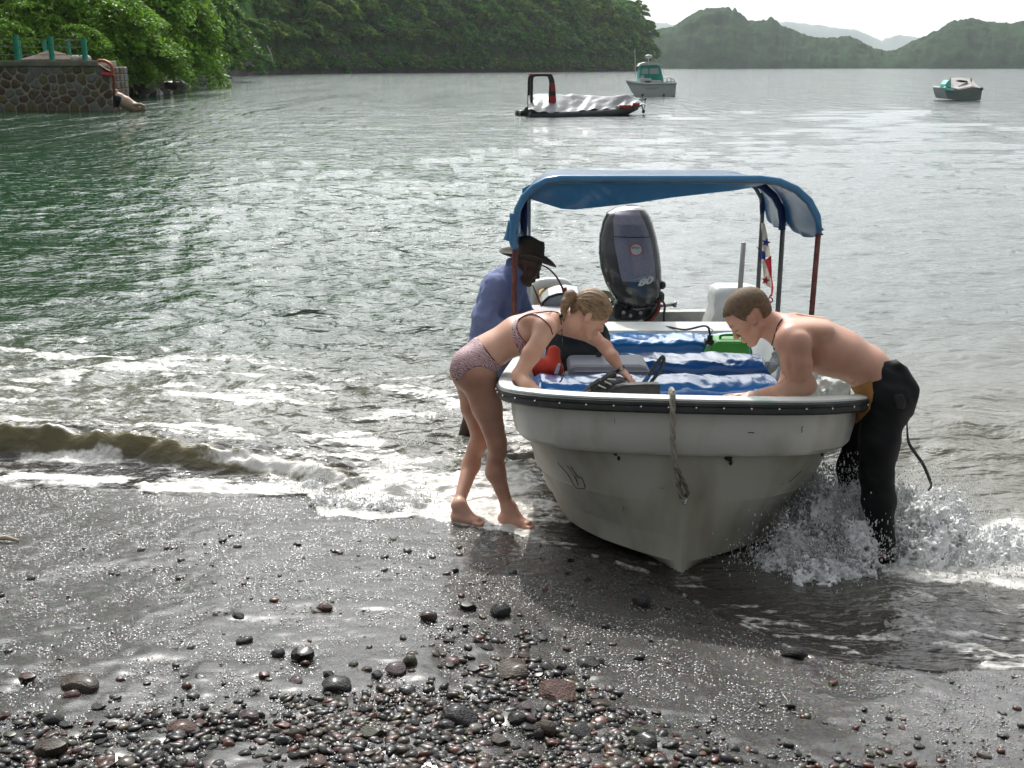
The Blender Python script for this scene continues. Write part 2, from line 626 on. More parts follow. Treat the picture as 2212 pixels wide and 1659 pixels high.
def sand_material():
    m = bpy.data.materials.new('wet black sand')
    m.use_nodes = True
    nt = m.node_tree
    N, K = nt.nodes, nt.links.new
    b = N['Principled BSDF']
    tc = N.new('ShaderNodeTexCoord')
    def noise(scale, det=5, rough=.5, dist=0.0):
        n = N.new('ShaderNodeTexNoise')
        n.inputs['Scale'].default_value = scale
        n.inputs['Detail'].default_value = det
        n.inputs['Roughness'].default_value = rough
        n.inputs['Distortion'].default_value = dist
        K(tc.outputs['Object'], n.inputs['Vector'])
        return n
    def ramp(src, p0, p1, c0=(0, 0, 0), c1=(1, 1, 1)):
        r = N.new('ShaderNodeValToRGB')
        r.color_ramp.elements[0].position, r.color_ramp.elements[1].position = p0, p1
        r.color_ramp.elements[0].color, r.color_ramp.elements[1].color = (*c0, 1), (*c1, 1)
        K(src, r.inputs['Fac'])
        return r
    film = ramp(noise(2.6, 6, .7, .3).outputs['Fac'], .48, .85)            # where a film of water stands
    grain = noise(95, 3)
    col = ramp(grain.outputs['Fac'], .35, .68, (.022, .021, .020), (.085, .075, .066))
    vor = N.new('ShaderNodeTexVoronoi')
    vor.inputs['Scale'].default_value = 75
    K(tc.outputs['Object'], vor.inputs['Vector'])
    vcol = N.new('ShaderNodeMix')
    vcol.data_type = 'RGBA'
    vcol.blend_type = 'MULTIPLY'
    vcol.inputs['Factor'].default_value = .6
    K(col.outputs['Color'], vcol.inputs['A'])
    K(vor.outputs['Color'], vcol.inputs['B'])
    K(vcol.outputs['Result'], b.inputs['Base Color'])
    rr = N.new('ShaderNodeMapRange')
    K(film.outputs['Color'], rr.inputs['Value'])
    rr.inputs['To Min'].default_value = .24
    rr.inputs['To Max'].default_value = .19
    K(rr.outputs[0], b.inputs['Roughness'])
    b.inputs['IOR'].default_value = 1.5
    b.inputs['Coat Weight'].default_value = .50
    b.inputs['Coat Roughness'].default_value = .16
    wet = N.new('ShaderNodeAttribute')
    wet.attribute_name = 'wetness'
    st = N.new('ShaderNodeMapRange')
    K(film.outputs['Color'], st.inputs['Value'])
    st.inputs['To Min'].default_value = 1.0
    st.inputs['To Max'].default_value = .72
    bp1 = N.new('ShaderNodeBump')
    bp1.inputs['Distance'].default_value = .022
    wm = N.new('ShaderNodeMapRange')
    wm.inputs['To Min'].default_value = 1.0
    wm.inputs['To Max'].default_value = .30
    K(wet.outputs['Fac'], wm.inputs['Value'])
    wst = N.new('ShaderNodeMath')
    wst.operation = 'MULTIPLY'
    K(st.outputs[0], wst.inputs[0])
    K(wm.outputs[0], wst.inputs[1])
    wcr = N.new('ShaderNodeMapRange')
    wcr.inputs['To Min'].default_value = .24
    wcr.inputs['To Max'].default_value = .07
    K(wet.outputs['Fac'], wcr.inputs['Value'])
    K(wcr.outputs[0], b.inputs['Coat Roughness'])
    K(wst.outputs[0], bp1.inputs['Strength'])
    K(noise(60, 5, .62).outputs['Fac'], bp1.inputs['Height'])
    bp2 = N.new('ShaderNodeBump')
    bp2.inputs['Distance'].default_value = .0035
    K(wst.outputs[0], bp2.inputs['Strength'])
    K(noise(210, 3, .6).outputs['Fac'], bp2.inputs['Height'])
    K(bp1.outputs[0], bp2.inputs['Normal'])
    K(bp2.outputs[0], b.inputs['Normal'])
    return m
SAND = sand_material()
beach = mesh_obj('beach', np.stack([GX, GY, GZ], -1), grid_faces(len(bx), len(by)), SAND, smooth_=True,
                 colors={'wetness': (smooth(1.15, .25, edge_y(GX) - GY) * smooth(-.7, .3, GX)).ravel()})
tag(beach, 'wet black sand beach sloping down into the bay', kind='structure')

# ================================================================== water
def wave_set(seed, n, lmin, lmax, ang0, spread, slope):
    r = np.random.RandomState(seed)
    out = []
    for i in range(n):
        lam = lmin * (lmax / lmin) ** ((i + r.rand()) / n)
        th = ang0 + spread * r.randn()
        k = 2 * math.pi / lam
        out.append((k * math.sin(th), k * math.cos(th), lam, slope / k / math.sqrt(n / 2), r.rand() * 2 * math.pi))
    return out
WAVES = wave_set(4, 34, .20, 1.0, .12, .45, .17) + wave_set(9, 14, 1.0, 5.0, .10, .35, .06) + wave_set(12, 12, .3, 1.6, -.9, .5, .07)
py_rows = np.linspace(1640, 146.6, 780)
rowD = CAM_H / np.tan(PITCH + np.arctan((py_rows - 829.5) / FPX))
rowD = np.concatenate([rowD, [6500, 9400]])
NC = 700
cu = np.linspace(-1, 1, NC)
WY = np.repeat(rowD[:, None], NC, 1)
WX = cu[None, :] * (rowD[:, None] * .60 + 1.3)
sp = np.gradient(rowD)[:, None] + 0 * WX
dx_, dy_, wz = np.zeros_like(WX), np.zeros_like(WX), np.zeros_like(WX)
# calmer towards the shore and in gusty patches
gust = (.70 + .6 * fbm2(WX * .05, WY * .03, 3, 31)) * (1 - .45 * smooth(-.12, -.36, WX / WY) * smooth(9, 14, WY))
shoal = smooth(0.0, 4.0, WY - edge_y(WX)) * .75 + .25
calm = smooth(-.08, .16, WX / WY) * smooth(6.8, 9, WY)
leeR = 1 - .50 * calm
for kx, ky, lam, A, ph in WAVES:
    att = smooth(1.4, 3.4, lam / sp) * gust * shoal * leeR
    if att.max() < .01:
        continue
    arg = kx * WX + ky * WY + ph + .8 * np.sin(.21 * WX + .13 * WY + ph * 3)
    c, s = np.cos(arg), np.sin(arg)
    wz += A * att * c
    kk = math.hypot(kx, ky)
    dx_ -= .7 * A * att * s * kx / kk
    dy_ -= .7 * A * att * s * ky / kk
# low swell lines running parallel to the shore
wz += .022 * np.sin(WY * 1.05 + .25 * WX + 1.0) * smooth(60, 12, WY) * smooth(6.6, 9, WY)
G0 = gz_fine(WX, WY)
EY = edge_y(WX)
ds = WY - EY
# small breaking wave on the left: steep face towards the beach
crest_pts = [(-7, 7.2), (-4.2, 7.05), (-3.1, 7.02), (-2.3, 6.92), (-1.7, 6.72), (-1.25, 6.55), (-.9, 6.35), (-.5, 6.2), (3, 6.2)]
cyl_ = np.interp(WX, [p[0] for p in crest_pts], [p[1] for p in crest_pts]) + .05 * (fbm2(WX * 2.2, 0 * WX, 3, 71) - .5)
amp = np.interp(WX, [-8, -4, -3, -2.2, -1.6, -1.2, -.9, -.5, 0], [.10, .15, .155, .13, .10, .085, .05, .02, 0]) * (.70 + .60 * fbm2(WX * 3.5, WY * 2, 4, 72))
t = WY - cyl_
prof = np.where(t < 0, np.exp(-(t / .085) ** 2), np.exp(-(t / .42) ** 2))
brk = amp * prof
# churned water: rough, short and steep
churn = np.clip(smooth(-1.9, -1.0, WX) * smooth(.4, -.1, WX) * smooth(7.4, 6.6, WY), 0, 1)
zoneL = smooth(1.2, .2, WX) * smooth(9.6, 8.4, WY + .35 * WX)
churnR = smooth(1.5, 1.9, WX) * smooth(6.4, 5.7, WY) 
rough = .045 * churn + .020 * zoneL * (1 - churn) + .05 * churnR
rn = fbm2(WX * 6 + .8 * WY, WY * 9, 4, 41) - .5
rid = 1 - 2 * np.abs(fbm2(WX * 3.2 + 1.4 * WY, WY * 7.5 - 1.1 * WX, 4, 43) - .5) * 2
near_ = smooth(14, 9, WY)
wz += near_ * rough * (rn * 1.4 + .9 * (rid - .55)) * smooth(-.05, .5, ds)
film = .005 + .05 * smooth(0, 1.0, ds) + .012 * (fbm2(WX * 7, WY * 12, 3, 45) - .5) * smooth(0, .25, ds)
floor_ = np.where(ds > 0, G0 + film, G0 + ds * .25 - .004)
base = wz + brk
k_ = .03
d_ = np.clip(k_ - np.abs(base - floor_), 0, None) / k_
ZZ = np.maximum(base, floor_) + d_ * d_ * k_ * .25
ZZ = np.where(ds > 0, ZZ, G0 + ds * .2 - .004)
ZZ = np.where(WY > 60, wz, ZZ)
ZZ = ZZ + brk * .30 * (fbm2(WX * 9, WY * 16, 3, 47) - .5)
# ---- foam, and sparkle painted as foam
f1c = smooth(-.03, .0, t) * smooth(.10, .02, t) * smooth(.05, .09, amp) * smooth(.46, .62, fbm2(WX * 8, WY * 12, 4, 48)) * .9
f1 = smooth(.30, .52, fbm2(WX * 3.5, WY * 9, 4, 58)) * np.exp(-((WY - (EY + .14 + .08 * (fbm2(WX * 2, 0 * WX, 2, 56) - .5))) / .13) ** 2) * smooth(-.9, -1.5, WX) * smooth(-20, -3, WX)
f1b = smooth(-.11, -.05, t) * smooth(.05, -.03, t) * smooth(-2.2, -1.6, WX) * smooth(-.6, -1.1, WX)
streak = fbm2(WX * 2.6 + 2.0 * WY, WY * 6.5 - 2.2 * WX, 4, 51)
f2 = churn * smooth(.40, .60, streak + .25 * np.exp(-((WX + .55) / .5) ** 2 - ((WY - 6.05) / .28) ** 2) + .28 * np.exp(-(ds / .16) ** 2)) * smooth(0, .03, ds)
f3 = churnR * smooth(.34, .60, fbm2(WX * 2.4 - 1.5 * WY, WY * 4 + WX, 5, 53) + .10 * smooth(5.9, 5.3, WY)) * .9
f4 = smooth(.4, 1.0, WX) * np.clip(1 - ds / 1.1, 0, 1) * smooth(0, .05, ds) * smooth(.50, .70, fbm2(WX * 6, WY * 18 + 3 * WX, 5, 57)) * .75
f5_glint = zoneL * smooth(.48, .66, fbm2(WX * 2.2 + WY, WY * 6, 5, 59)) * .75  # sun sparkle of the left shallows, painted in as pale foam
f6 = np.exp(-(ds / .03) ** 2) * .6 * smooth(.50, .65, fbm2(WX * 7, WY * 7, 3, 60)) * smooth(1.9, 1.0, WX) 
foam = np.clip(np.maximum.reduce([f1 * 1.0, f1c, f1b, f2, f3, f4, f5_glint, f6]), 0, 1) * smooth(14, 10, WY)
bub = fbm2(WX * 22, WY * 26, 3, 61)
ZZ = ZZ + foam * .030 * (bub - .25) * smooth(.0, .08, ds)
deep = np.array([.010, .045, .020])
mid = np.array([.020, .044, .022])
olive = np.array([.150, .146, .122])
grey = np.array([.034, .030, .026])
silt_sky = np.array([.13, .145, .142])  # silty grey, with the bright sky's reflection put into the tint
a1 = smooth(26, 9, WY)[..., None]
a2 = (smooth(1.5, .2, ds) * (1 - .55 * churn))[..., None]
r1 = (smooth(-.06, .16, WX / WY) * smooth(2500, 60, WY))[..., None]
WC = deep * (1 - a1) + mid * a1
WC = WC * (1 - .75 * r1) + silt_sky * .75 * r1
nb = smooth(11.5, 7.5, WY)[..., None]
WC = WC * (1 - nb) + olive * nb
WC = WC * (1 - a2) + grey * a2

_face = (smooth(-.16, -.03, t) * smooth(.10, .0, t) * smooth(.03, .09, amp))[..., None]
WC = WC * (1 - _face) + np.array([.15, .13, .070]) * _face  # olive light shining through the wave face, put into its tint

def water_material():
    m = bpy.data.materials.new('bay water')
    m.use_nodes = True
    nt = m.node_tree
    N, K = nt.nodes, nt.links.new
    b = N['Principled BSDF']
    tc = N.new('ShaderNodeTexCoord')
    def noise(scale, det=5, rough=.5, dist=0.0, st=(1, 1, 1)):
        mp = N.new('ShaderNodeMapping')
        mp.inputs['Scale'].default_value = st
        K(tc.outputs['Object'], mp.inputs['Vector'])
        n = N.new('ShaderNodeTexNoise')
        n.inputs['Scale'].default_value = scale
        n.inputs['Detail'].default_value = det
        n.inputs['Roughness'].default_value = rough
        n.inputs['Distortion'].default_value = dist
        K(mp.outputs[0], n.inputs['Vector'])
        return n
    at_c = N.new('ShaderNodeAttribute')
    at_c.attribute_name = 'water_tint'
    at_f = N.new('ShaderNodeAttribute')
    at_f.attribute_name = 'foam'
    lace = noise(26, 8, .62, .5)
    add = N.new('ShaderNodeMath')
    add.operation = 'ADD'
    K(lace.outputs['Fac'], add.inputs[0])
    K(at_f.outputs['Fac'], add.inputs[1])
    fr = N.new('ShaderNodeMapRange')
    fr.inputs['From Min'].default_value = .88
    fr.inputs['From Max'].default_value = 1.35
    K(add.outputs[0], fr.inputs['Value'])
    mx = N.new('ShaderNodeMix')
    mx.data_type = 'RGBA'
    K(fr.outputs[0], mx.inputs['Factor'])
    K(at_c.outputs['Color'], mx.inputs['A'])
    mx.inputs['B'].default_value = (.62, .61, .58, 1)
    K(mx.outputs['Result'], b.inputs['Base Color'])
    rg = N.new('ShaderNodeMapRange')
    K(fr.outputs[0], rg.inputs['Value'])
    rg.inputs['To Min'].default_value = .045
    rg.inputs['To Max'].default_value = .45
    K(rg.outputs[0], b.inputs['Roughness'])
    b.inputs['IOR'].default_value = 1.333
    bps = []
    prev = None
    at_d = N.new('ShaderNodeAttribute')
    at_d.attribute_name = 'open_water'
    at_h = N.new('ShaderNodeAttribute')
    at_h.attribute_name = 'chop'
    for (sc, det, dist, stren, st) in ((.60, 4, .95, -1, (2.0, .42, 1)), (1.5, 3, .17, 1, (1, 1.6, 1)), (4, 3, .065, 1, (1, 1.7, 1)), (12, 3, .016, 1, (1, 1.7, 1)), (34, 3, .0035, .8, (1, 1.4, 1))):
        bp = N.new('ShaderNodeBump')
        bp.inputs['Distance'].default_value = dist
        if stren < 0:
            paw = noise(1.0, 4, .6, .4, (.30, .035, 1))       # gusts roughen the water in patches
            pr_ = N.new('ShaderNodeMapRange')
            pr_.inputs['From Min'].default_value = .38
            pr_.inputs['From Max'].default_value = .60
            K(paw.outputs['Fac'], pr_.inputs['Value'])
            pm_ = N.new('ShaderNodeMath')
            pm_.operation = 'MULTIPLY'
            K(pr_.outputs[0], pm_.inputs[0])
            K(at_d.outputs['Fac'], pm_.inputs[1])
            K(pm_.outputs[0], bp.inputs['Strength'])
        else:
            cm_ = N.new('ShaderNodeMath')
            cm_.operation = 'MULTIPLY'
            cm_.inputs[1].default_value = stren
            if sc >= 10:
                fm_ = N.new('ShaderNodeMath')
                fm_.operation = 'MULTIPLY'
                at_2 = N.new('ShaderNodeAttribute')
                at_2.attribute_name = 'fine'
                K(at_h.outputs['Fac'], fm_.inputs[0])
                K(at_2.outputs['Fac'], fm_.inputs[1])
                K(fm_.outputs[0], cm_.inputs[0])
            else:
                K(at_h.outputs['Fac'], cm_.inputs[0])
            K(cm_.outputs[0], bp.inputs['Strength'])
        K(noise(sc, det, .55, .3, st).outputs['Fac'], bp.inputs['Height'])
        if prev is not None:
            K(prev, bp.inputs['Normal'])
        prev = bp.outputs[0]
    K(prev, b.inputs['Normal'])
    return m
WATER = water_material()
WV = np.stack([WX + dx_ * smooth(0, .6, ds), WY + dy_ * smooth(0, .6, ds), ZZ], -1).reshape(-1, 3)
sea = mesh_obj('sea_water', WV, grid_faces(len(rowD), NC)[:, ::-1], WATER, smooth_=True,
               colors={'water_tint': WC.reshape(-1, 3), 'foam': foam.ravel(), 'open_water': (smooth(12, 90, WY) * (1 - .35 * calm)).ravel(), 'fine': smooth(24, 9, WY).ravel(), 'chop': ((1 - .50 * smooth(-.10, -.30, WX / WY)) * (1 - .60 * calm) * (1 - .3 * smooth(7.5, 6, WY))).ravel()})
tag(sea, 'rippled green grey bay water with a small wave breaking on the sand', kind='structure')
# ground and sea carry on beyond the widened view wedge
side = MB()
for s_ in (-1, 1):
    rows = [6.5, 30, 120, 500, 2000, 6500, 9400]
    A = [(s_ * (d * .60 + 1.25), d, -.02) for d in rows]
    B_ = [(s_ * (d * .60 + 900 + d), d, -.02) for d in rows]
    side.loft([A, B_] if s_ < 0 else [B_, A], close=False)
so = side.build('open_water', mat('open bay water', (.012, .042, .03), .09, ior=1.333, bump=(2.0, .8, .08)))
tag(so, 'open bay water stretching away at either side', kind='structure')

# ================================================================== far bank terrain, islands, mountains
FOREST = mat('forest floor green', (.020, .062, .010), .95, color2=(.06, .15, .026), nscale=.30, bump=(.25, .8, 1.2), spec=.05)
ROCK = mat('dark shore rock', (.016, .014, .012), .8, color2=(.06, .048, .040), nscale=1.4, bump=(3.5, 1.0, .2))
shore = [(-1500, 30), (-900, 48), (-300, 72), (60, 90), (245, 96), (330, 112), (385, 165), (430, 215), (480, 300), (600, 385), (800, 455), (1000, 515), (1200, 580), (1330, 650), (1400, 720), (1412, 800), (1404, 930)]
SH = [at(px, 829.5, d) for px, d in shore]
shp = [Vector((p.x / p.y * d, d, 0)) for p, (px, d) in zip([at(px, 150, 100) for px, _ in shore], shore)]
def shore_at(px):
    d = interp(shore, px)
    p = at(px, 150, 100)
    return Vector((p.x / p.y * d, d, 0))
def top_scale(px):       # how high the headland stands behind the shore, metres at the back
    return interp([(-1500, 60), (-300, 78), (200, 78), (330, 60), (400, 50), (500, 62), (900, 80), (1100, 74), (1250, 66), (1330, 52), (1390, 30), (1415, 12)], px)
vv = [(-3, -.04), (0, .0), (1.5, .02), (4, .035), (9, .10), (20, .22), (40, .42), (75, .75), (120, 1.0), (220, 1.05)]
pxs = np.concatenate([np.linspace(-1500, 200, 60), np.linspace(210, 480, 90), np.linspace(484, 1412, 240)])
V = []
for px in pxs:
    P = shore_at(px)
    r = math.hypot(P.x, P.y)
    k = min(1.0, r / 260 + .25)
    H = top_scale(px)
    for (o, h) in vv:
        f = 1 + o * k / r
        x, y = P.x * f, P.y * f
        n = float(fbm2(x * .12, y * .12, 3, 5)) - .5
        rk = float(fbm2(x * .6, y * .6, 3, 15)) - .5
        z = h * H + (n * 5 * min(1, max(o, 0) / 10)) + (rk * 1.6 if 0 <= o < 6 else 0) + (0.7 if 0 < o < 6 else 0)
        if o <= 0: z = -.6 if o < 0 else .15 + rk * .8
        V.append((x, y, z))
bank = mesh_obj('wooded_bank', V, grid_faces(len(pxs), len(vv)), [ROCK, FOREST], smooth_=False)
mi = np.tile(np.array([0 if j < 4 else 1 for j in range(len(vv) - 1)], dtype=np.int32), len(pxs) - 1)
bank.data.polygons.foreach_set('material_index', mi)
tag(bank, 'steep rocky bank of the headland under the trees', kind='structure')

ISL = mat('far island forest', (.007, .024, .008), .95, color2=(.024, .062, .020), nscale=.05, bump=(.35, 1.0, 1.5), detail=9, spec=.05)
def ridge(name, label, prof, D0, depth, m, bump, seed, nx=520, ny=34):
    xs = np.linspace(prof[0][0], prof[-1][0], nx)
    top = np.interp(xs, [p[0] for p in prof], [p[1] for p in prof])
    Vs = []
    X0 = np.array([at(x, 150, D0).x for x in xs])
    Hh = np.array([at(x, t, D0 + depth * .5).z for x, t in zip(xs, top)])
    tt = np.linspace(0, 1, ny)
    X, T = np.meshgrid(X0, tt, indexing='ij')
    sc = (D0 + depth * T) / D0
    XX, YY = X * sc, D0 + depth * T + 0 * X
    arch = np.where(T < .5, np.sin(np.clip(T * 2, 0, 1) * math.pi / 2) ** .8, np.cos((T - .5) * math.pi) ** .8)
    spur = .72 + .56 * fbm2(XX / (D0 * .06), YY / (D0 * .036), 4, seed)
    Z = Hh[:, None] * arch * np.where(np.abs(T - .5) < .04, 1, np.minimum(1, spur))
    Z = Z + bump * (fbm2(XX / (D0 / 180), YY / (D0 / 180), 3, seed + 3) - .45) * smooth(0, .06, T) * 2
    Z[:, 0] = -2
    Z[:, -1] = -2
    o = mesh_obj(name, np.stack([XX, YY, Z], -1), grid_faces(nx, ny), m, smooth_=True)
    return tag(o, label, kind='structure')
ridge('island_hills', 'forested hilly islands across the bay',
      [(1330, 100), (1400, 72), (1425, 66), (1450, 60), (1478, 42), (1508, 24), (1545, 17), (1580, 22), (1595, 34), (1612, 46), (1650, 46), (1662, 41), (1676, 52), (1700, 66), (1740, 80), (1770, 84), (1830, 82), (1850, 90), (1880, 104), (1910, 112), (1935, 108),
       (1960, 92), (2000, 75), (2045, 50), (2085, 41), (2120, 48), (2160, 53), (2212, 50), (2300, 62), (2400, 110), (2440, 146)], 1600, 360, ISL, 5, 7)
MTN = mat('distant mountains', (.04, .06, .045), .95, color2=(.07, .10, .07), nscale=.004)
ridge('mountains', 'faint blue mountains beyond the islands',
      [(1150, 120), (1300, 60), (1420, 50), (1560, 62), (1690, 48), (1760, 56), (1840, 66), (1900, 88), (1935, 76), (1980, 84), (2040, 70), (2120, 60), (2250, 66), (2400, 80), (2600, 120)], 8200, 800, MTN, 14, 27, 300, 20)

# shoreline rocks beside the wall and under the near trees
def rock_mesh(name, seed, rad=(1, 1, .7), n=10):
    r = random.Random(seed)
    mb = MB()
    mb.ell((0, 0, 0), (1, 1, 1), n, 7)
    V = np.array(mb.v)
    d = .55 + .9 * fbm3(V[:, 0] * 1.1 + seed, V[:, 1] * 1.1, V[:, 2] * 1.1, 2, seed)
    V = V * d[:, None] * np.array(rad)
    # knock a few flat facets
    for _ in range(6):
        nrm = np.array([r.gauss(0, 1), r.gauss(0, 1), r.gauss(0, 1) + .3])
        nrm /= np.linalg.norm(nrm)
        lim = .72 * max(V @ nrm)
        ex = np.clip(V @ nrm - lim, 0, None)
        V = V - ex[:, None] * nrm * .9
    me = bpy.data.meshes.new(name)
    me.from_pydata([tuple(v) for v in V], [], mb.f)
    me.update()
    return me
ROCKWET = mat('wet shore rock', (.028, .024, .021), .35, color2=(.09, .075, .062), nscale=1.8, bump=(4, .9, .1))
rm = [rock_mesh('shore_rock', 100 + i) for i in range(5)]
for me in rm: me.materials.append(ROCKWET)
rr_ = random.Random(3)
rock_px = [(268, 104, 1.6, 'dark boulder half hidden behind the stone wall corner'), (292, 103, 1.9, 'largest dark boulder under the leaves beside the stone wall'), (318, 105, 1.4, 'dark wet rock right of the largest boulder by the wall'),
           (338, 108, 1.0, 'low wet rock at the right tip of the rocks by the wall'), (352, 114, .8, 'small wet rock awash off the rock point'), (300, 98, .6, 'small black rock in the water in front of the boulders'),
           (362, 135, 1.6, 'dark shore rock under the hanging branches'), (380, 150, 1.8, 'broad dark rock where the near bank bends away'), (398, 168, 1.4, 'brown rock on the bend of the shore'),
           (424, 195, 2.0, 'dark ledge rock on the shore left of the pale wash'), (452, 215, 1.6, 'rock with white water running over it'), (466, 240, 2.2, 'grey rock on the shadowed shore past the white water')]
for px, d, sz, lab in rock_px:
    p = at(px, 150, 100)
    x, y = p.x / p.y * d, d
    o = bpy.data.objects.new('shore_rock', rr_.choice(rm))
    COL.objects.link(o)
    o.location = (x, y, sz * .12)
    o.scale = (sz * rr_.uniform(.9, 1.5), sz, sz * rr_.uniform(.6, .9))
    o.rotation_euler = (0, 0, rr_.uniform(0, 6))
    tag(o, lab, 'rock', 'rocks along the wooded shore')

# ================================================================== haze
hz = MB()
hz.box((0, 4650, 178), (19000, 9700, 364))
HZM = bpy.data.materials.new('sea haze')
HZM.use_nodes = True
_n = HZM.node_tree.nodes
_n.remove(_n['Principled BSDF'])
_v = _n.new('ShaderNodeVolumePrincipled')
_v.inputs['Color'].default_value = (.88, .94, 1.0, 1)
_v.inputs['Density'].default_value = .000065
_v.inputs['Anisotropy'].default_value = .35
HZM.node_tree.links.new(_v.outputs[0], _n['Material Output'].inputs['Volume'])
hzo = hz.build('haze', HZM)
tag(hzo, 'thin sea haze over the bay', kind='stuff')
# ================================================================== trees
LEAF_FAR = [mat('tree leaves deep green', (.045, .165, .022), .6, color2=(.13, .36, .046), nscale=.5, spec=.10, attr='leaf_tone', translucent=.5),
            mat('tree leaves olive green', (.080, .175, .024), .6, color2=(.20, .37, .05), nscale=.5, spec=.10, attr='leaf_tone', translucent=.5),
            mat('tree leaves yellow green', (.085, .17, .022), .6, color2=(.20, .32, .05), nscale=.5, spec=.10, attr='leaf_tone', translucent=.5),
            mat('tree leaves grey green', (.060, .17, .042), .6, color2=(.17, .37, .09), nscale=.5, spec=.10, attr='leaf_tone', translucent=.5)]
LEAF_NEAR = [mat('near leaves bright green', (.080, .215, .018), .5, color2=(.21, .40, .045), nscale=2.2, spec=.15, attr='leaf_tone', translucent=.42),
             mat('near leaves dark green', (.040, .12, .014), .5, color2=(.11, .25, .030), nscale=2.2, spec=.15, attr='leaf_tone', translucent=.36)]
BARK = mat('tree bark', (.10, .075, .055), .85, color2=(.20, .165, .13), nscale=3, bump=(6, .8, .1))

def crown_mesh(name, seed, m, rx, rz, nclump, per, leaf, droop=.25, flat=.6, aspect=1.6):
    """Leaf faces gathered in clumps on a lumpy crown; gaps between the clumps stay open."""
    r = np.random.RandomState(seed)
    d = r.randn(nclump, 3)
    d /= np.linalg.norm(d, axis=1)[:, None]
    d[:, 2] = np.where(d[:, 2] < -.35, -d[:, 2], d[:, 2])
    rad = r.uniform(.55, 1.0, nclump) ** .7
    lump = .75 + .5 * vnoise3(d[:, 0] * 1.7 + seed, d[:, 1] * 1.7, d[:, 2] * 1.7, seed)
    C = d * (rad * lump)[:, None] * np.array([rx, rx, rz])
    cr = r.uniform(.12, .27, nclump) * rx
    n = nclump * per
    ci = np.repeat(np.arange(nclump), per)
    q = r.randn(n, 3)
    q /= np.linalg.norm(q, axis=1)[:, None]
    q[:, 2] = np.where(q[:, 2] < -.2, -q[:, 2] * .6, q[:, 2])
    P = C[ci] + q * (cr[ci] * r.uniform(.55, 1.05, n))[:, None] * np.array([1, 1, flat])
    P[:, 2] -= droop * (np.linalg.norm(P[:, :2], axis=1) / rx) ** 2 * rz
    nrm = q + .55 * r.randn(n, 3) + np.array([0, 0, .5])
    nrm /= np.linalg.norm(nrm, axis=1)[:, None]
    tdir = np.cross(nrm, r.randn(n, 3))
    tdir[:, 2] -= .35
    tdir -= nrm * (tdir * nrm).sum(1)[:, None]
    tdir /= np.linalg.norm(tdir, axis=1)[:, None]
    b = np.cross(nrm, tdir)
    s = (leaf * r.uniform(.6, 1.3, n))[:, None]
    V = np.stack([P - tdir * s * aspect * .5, P + b * s * .5 + nrm * s * .08, P + tdir * s * aspect * .5, P - b * s * .5 + nrm * s * .08], 1).reshape(-1, 3)
    F = np.arange(n * 4).reshape(-1, 4)
    tone = (r.uniform(.75, 1.25, nclump)[ci] * r.uniform(.7, 1.3, n))
    T = np.repeat(tone, 4)
    col = np.stack([T * r.uniform(.9, 1.15), T, T * .95], 1)
    o = mesh_obj(name, V, F, m, colors={'leaf_tone': col})
    me = o.data
    bpy.data.objects.remove(o)
    return me
def trunk_mesh(name, seed, h, r0, rx, rz):
    r = random.Random(seed)
    mb = MB()
    top = Vector((r.uniform(-.1, .1) * h, r.uniform(-.1, .1) * h, h))
    mid = Vector((r.uniform(-.08, .08) * h, r.uniform(-.08, .08) * h, h * .5))
    mb.tube(catmull([(0, 0, -1.0), mid, top], 4), [r0 * 1.25] + [r0 * (1 - .6 * i / 8) for i in range(1, 9)], 7)
    for i in range(6):
        a = r.uniform(0, 6.28)
        st = mid.lerp(top, r.uniform(.1, 1))
        e = Vector((math.cos(a) * rx * .7, math.sin(a) * rx * .7, h + rz * r.uniform(-.1, .5)))
        mb.tube([st, st.lerp(e, .5) + Vector((0, 0, .1 * rz)), e], [r0 * .4, r0 * .25, r0 * .08], 5)
    me = bpy.data.meshes.new(name)
    me.from_pydata(mb.v, [], mb.f)
    me.materials.append(BARK)
    me.update()
    return me
random.seed(5)
far_crowns = []
for i in range(10):
    m = LEAF_FAR[[0, 1, 0, 3, 2, 1, 0, 3, 1, 2][i]]
    far_crowns.append(crown_mesh('crown', 200 + i, m, 8.0, [6.5, 5.2, 7.5, 6, 4.6, 6.8, 8.2, 5.5, 6.2, 5][i], 60, 110, .66))
far_trunks = [trunk_mesh('trunk', 300 + i, 8.5, .38, 7, 6) for i in range(3)]

def put_tree(name, loc, crown, trunk, sc, rot, label, group, th=8.5, csq=1.0):
    root = thing(name, label, 'tree', loc, group)
    root.rotation_euler = (0, 0, rot)
    root.scale = (sc, sc, sc * csq)
    t = bpy.data.objects.new('trunk', trunk)
    c = bpy.data.objects.new('crown', crown)
    for o in (t, c):
        COL.objects.link(o)
        o.parent = root
    c.location = (0, 0, th)
    return root
def bank_height(px, off):
    P = shore_at(px)
    r = math.hypot(P.x, P.y)
    k = min(1.0, r / 260 + .25)
    o = off / k
    return interp(vv, o) * top_scale(px)
G_FAR = 'trees of the wooded headland'
kinds = ['deep green', 'olive green', 'deep green', 'grey green', 'yellow green', 'olive green', 'deep green', 'grey green', 'olive green', 'yellow green']
rt = random.Random(11)
rows = [(2, .62, 46), (10, .80, 44), (20, .90, 46), (32, .98, 46), (46, 1.02, 50)]
placed = []
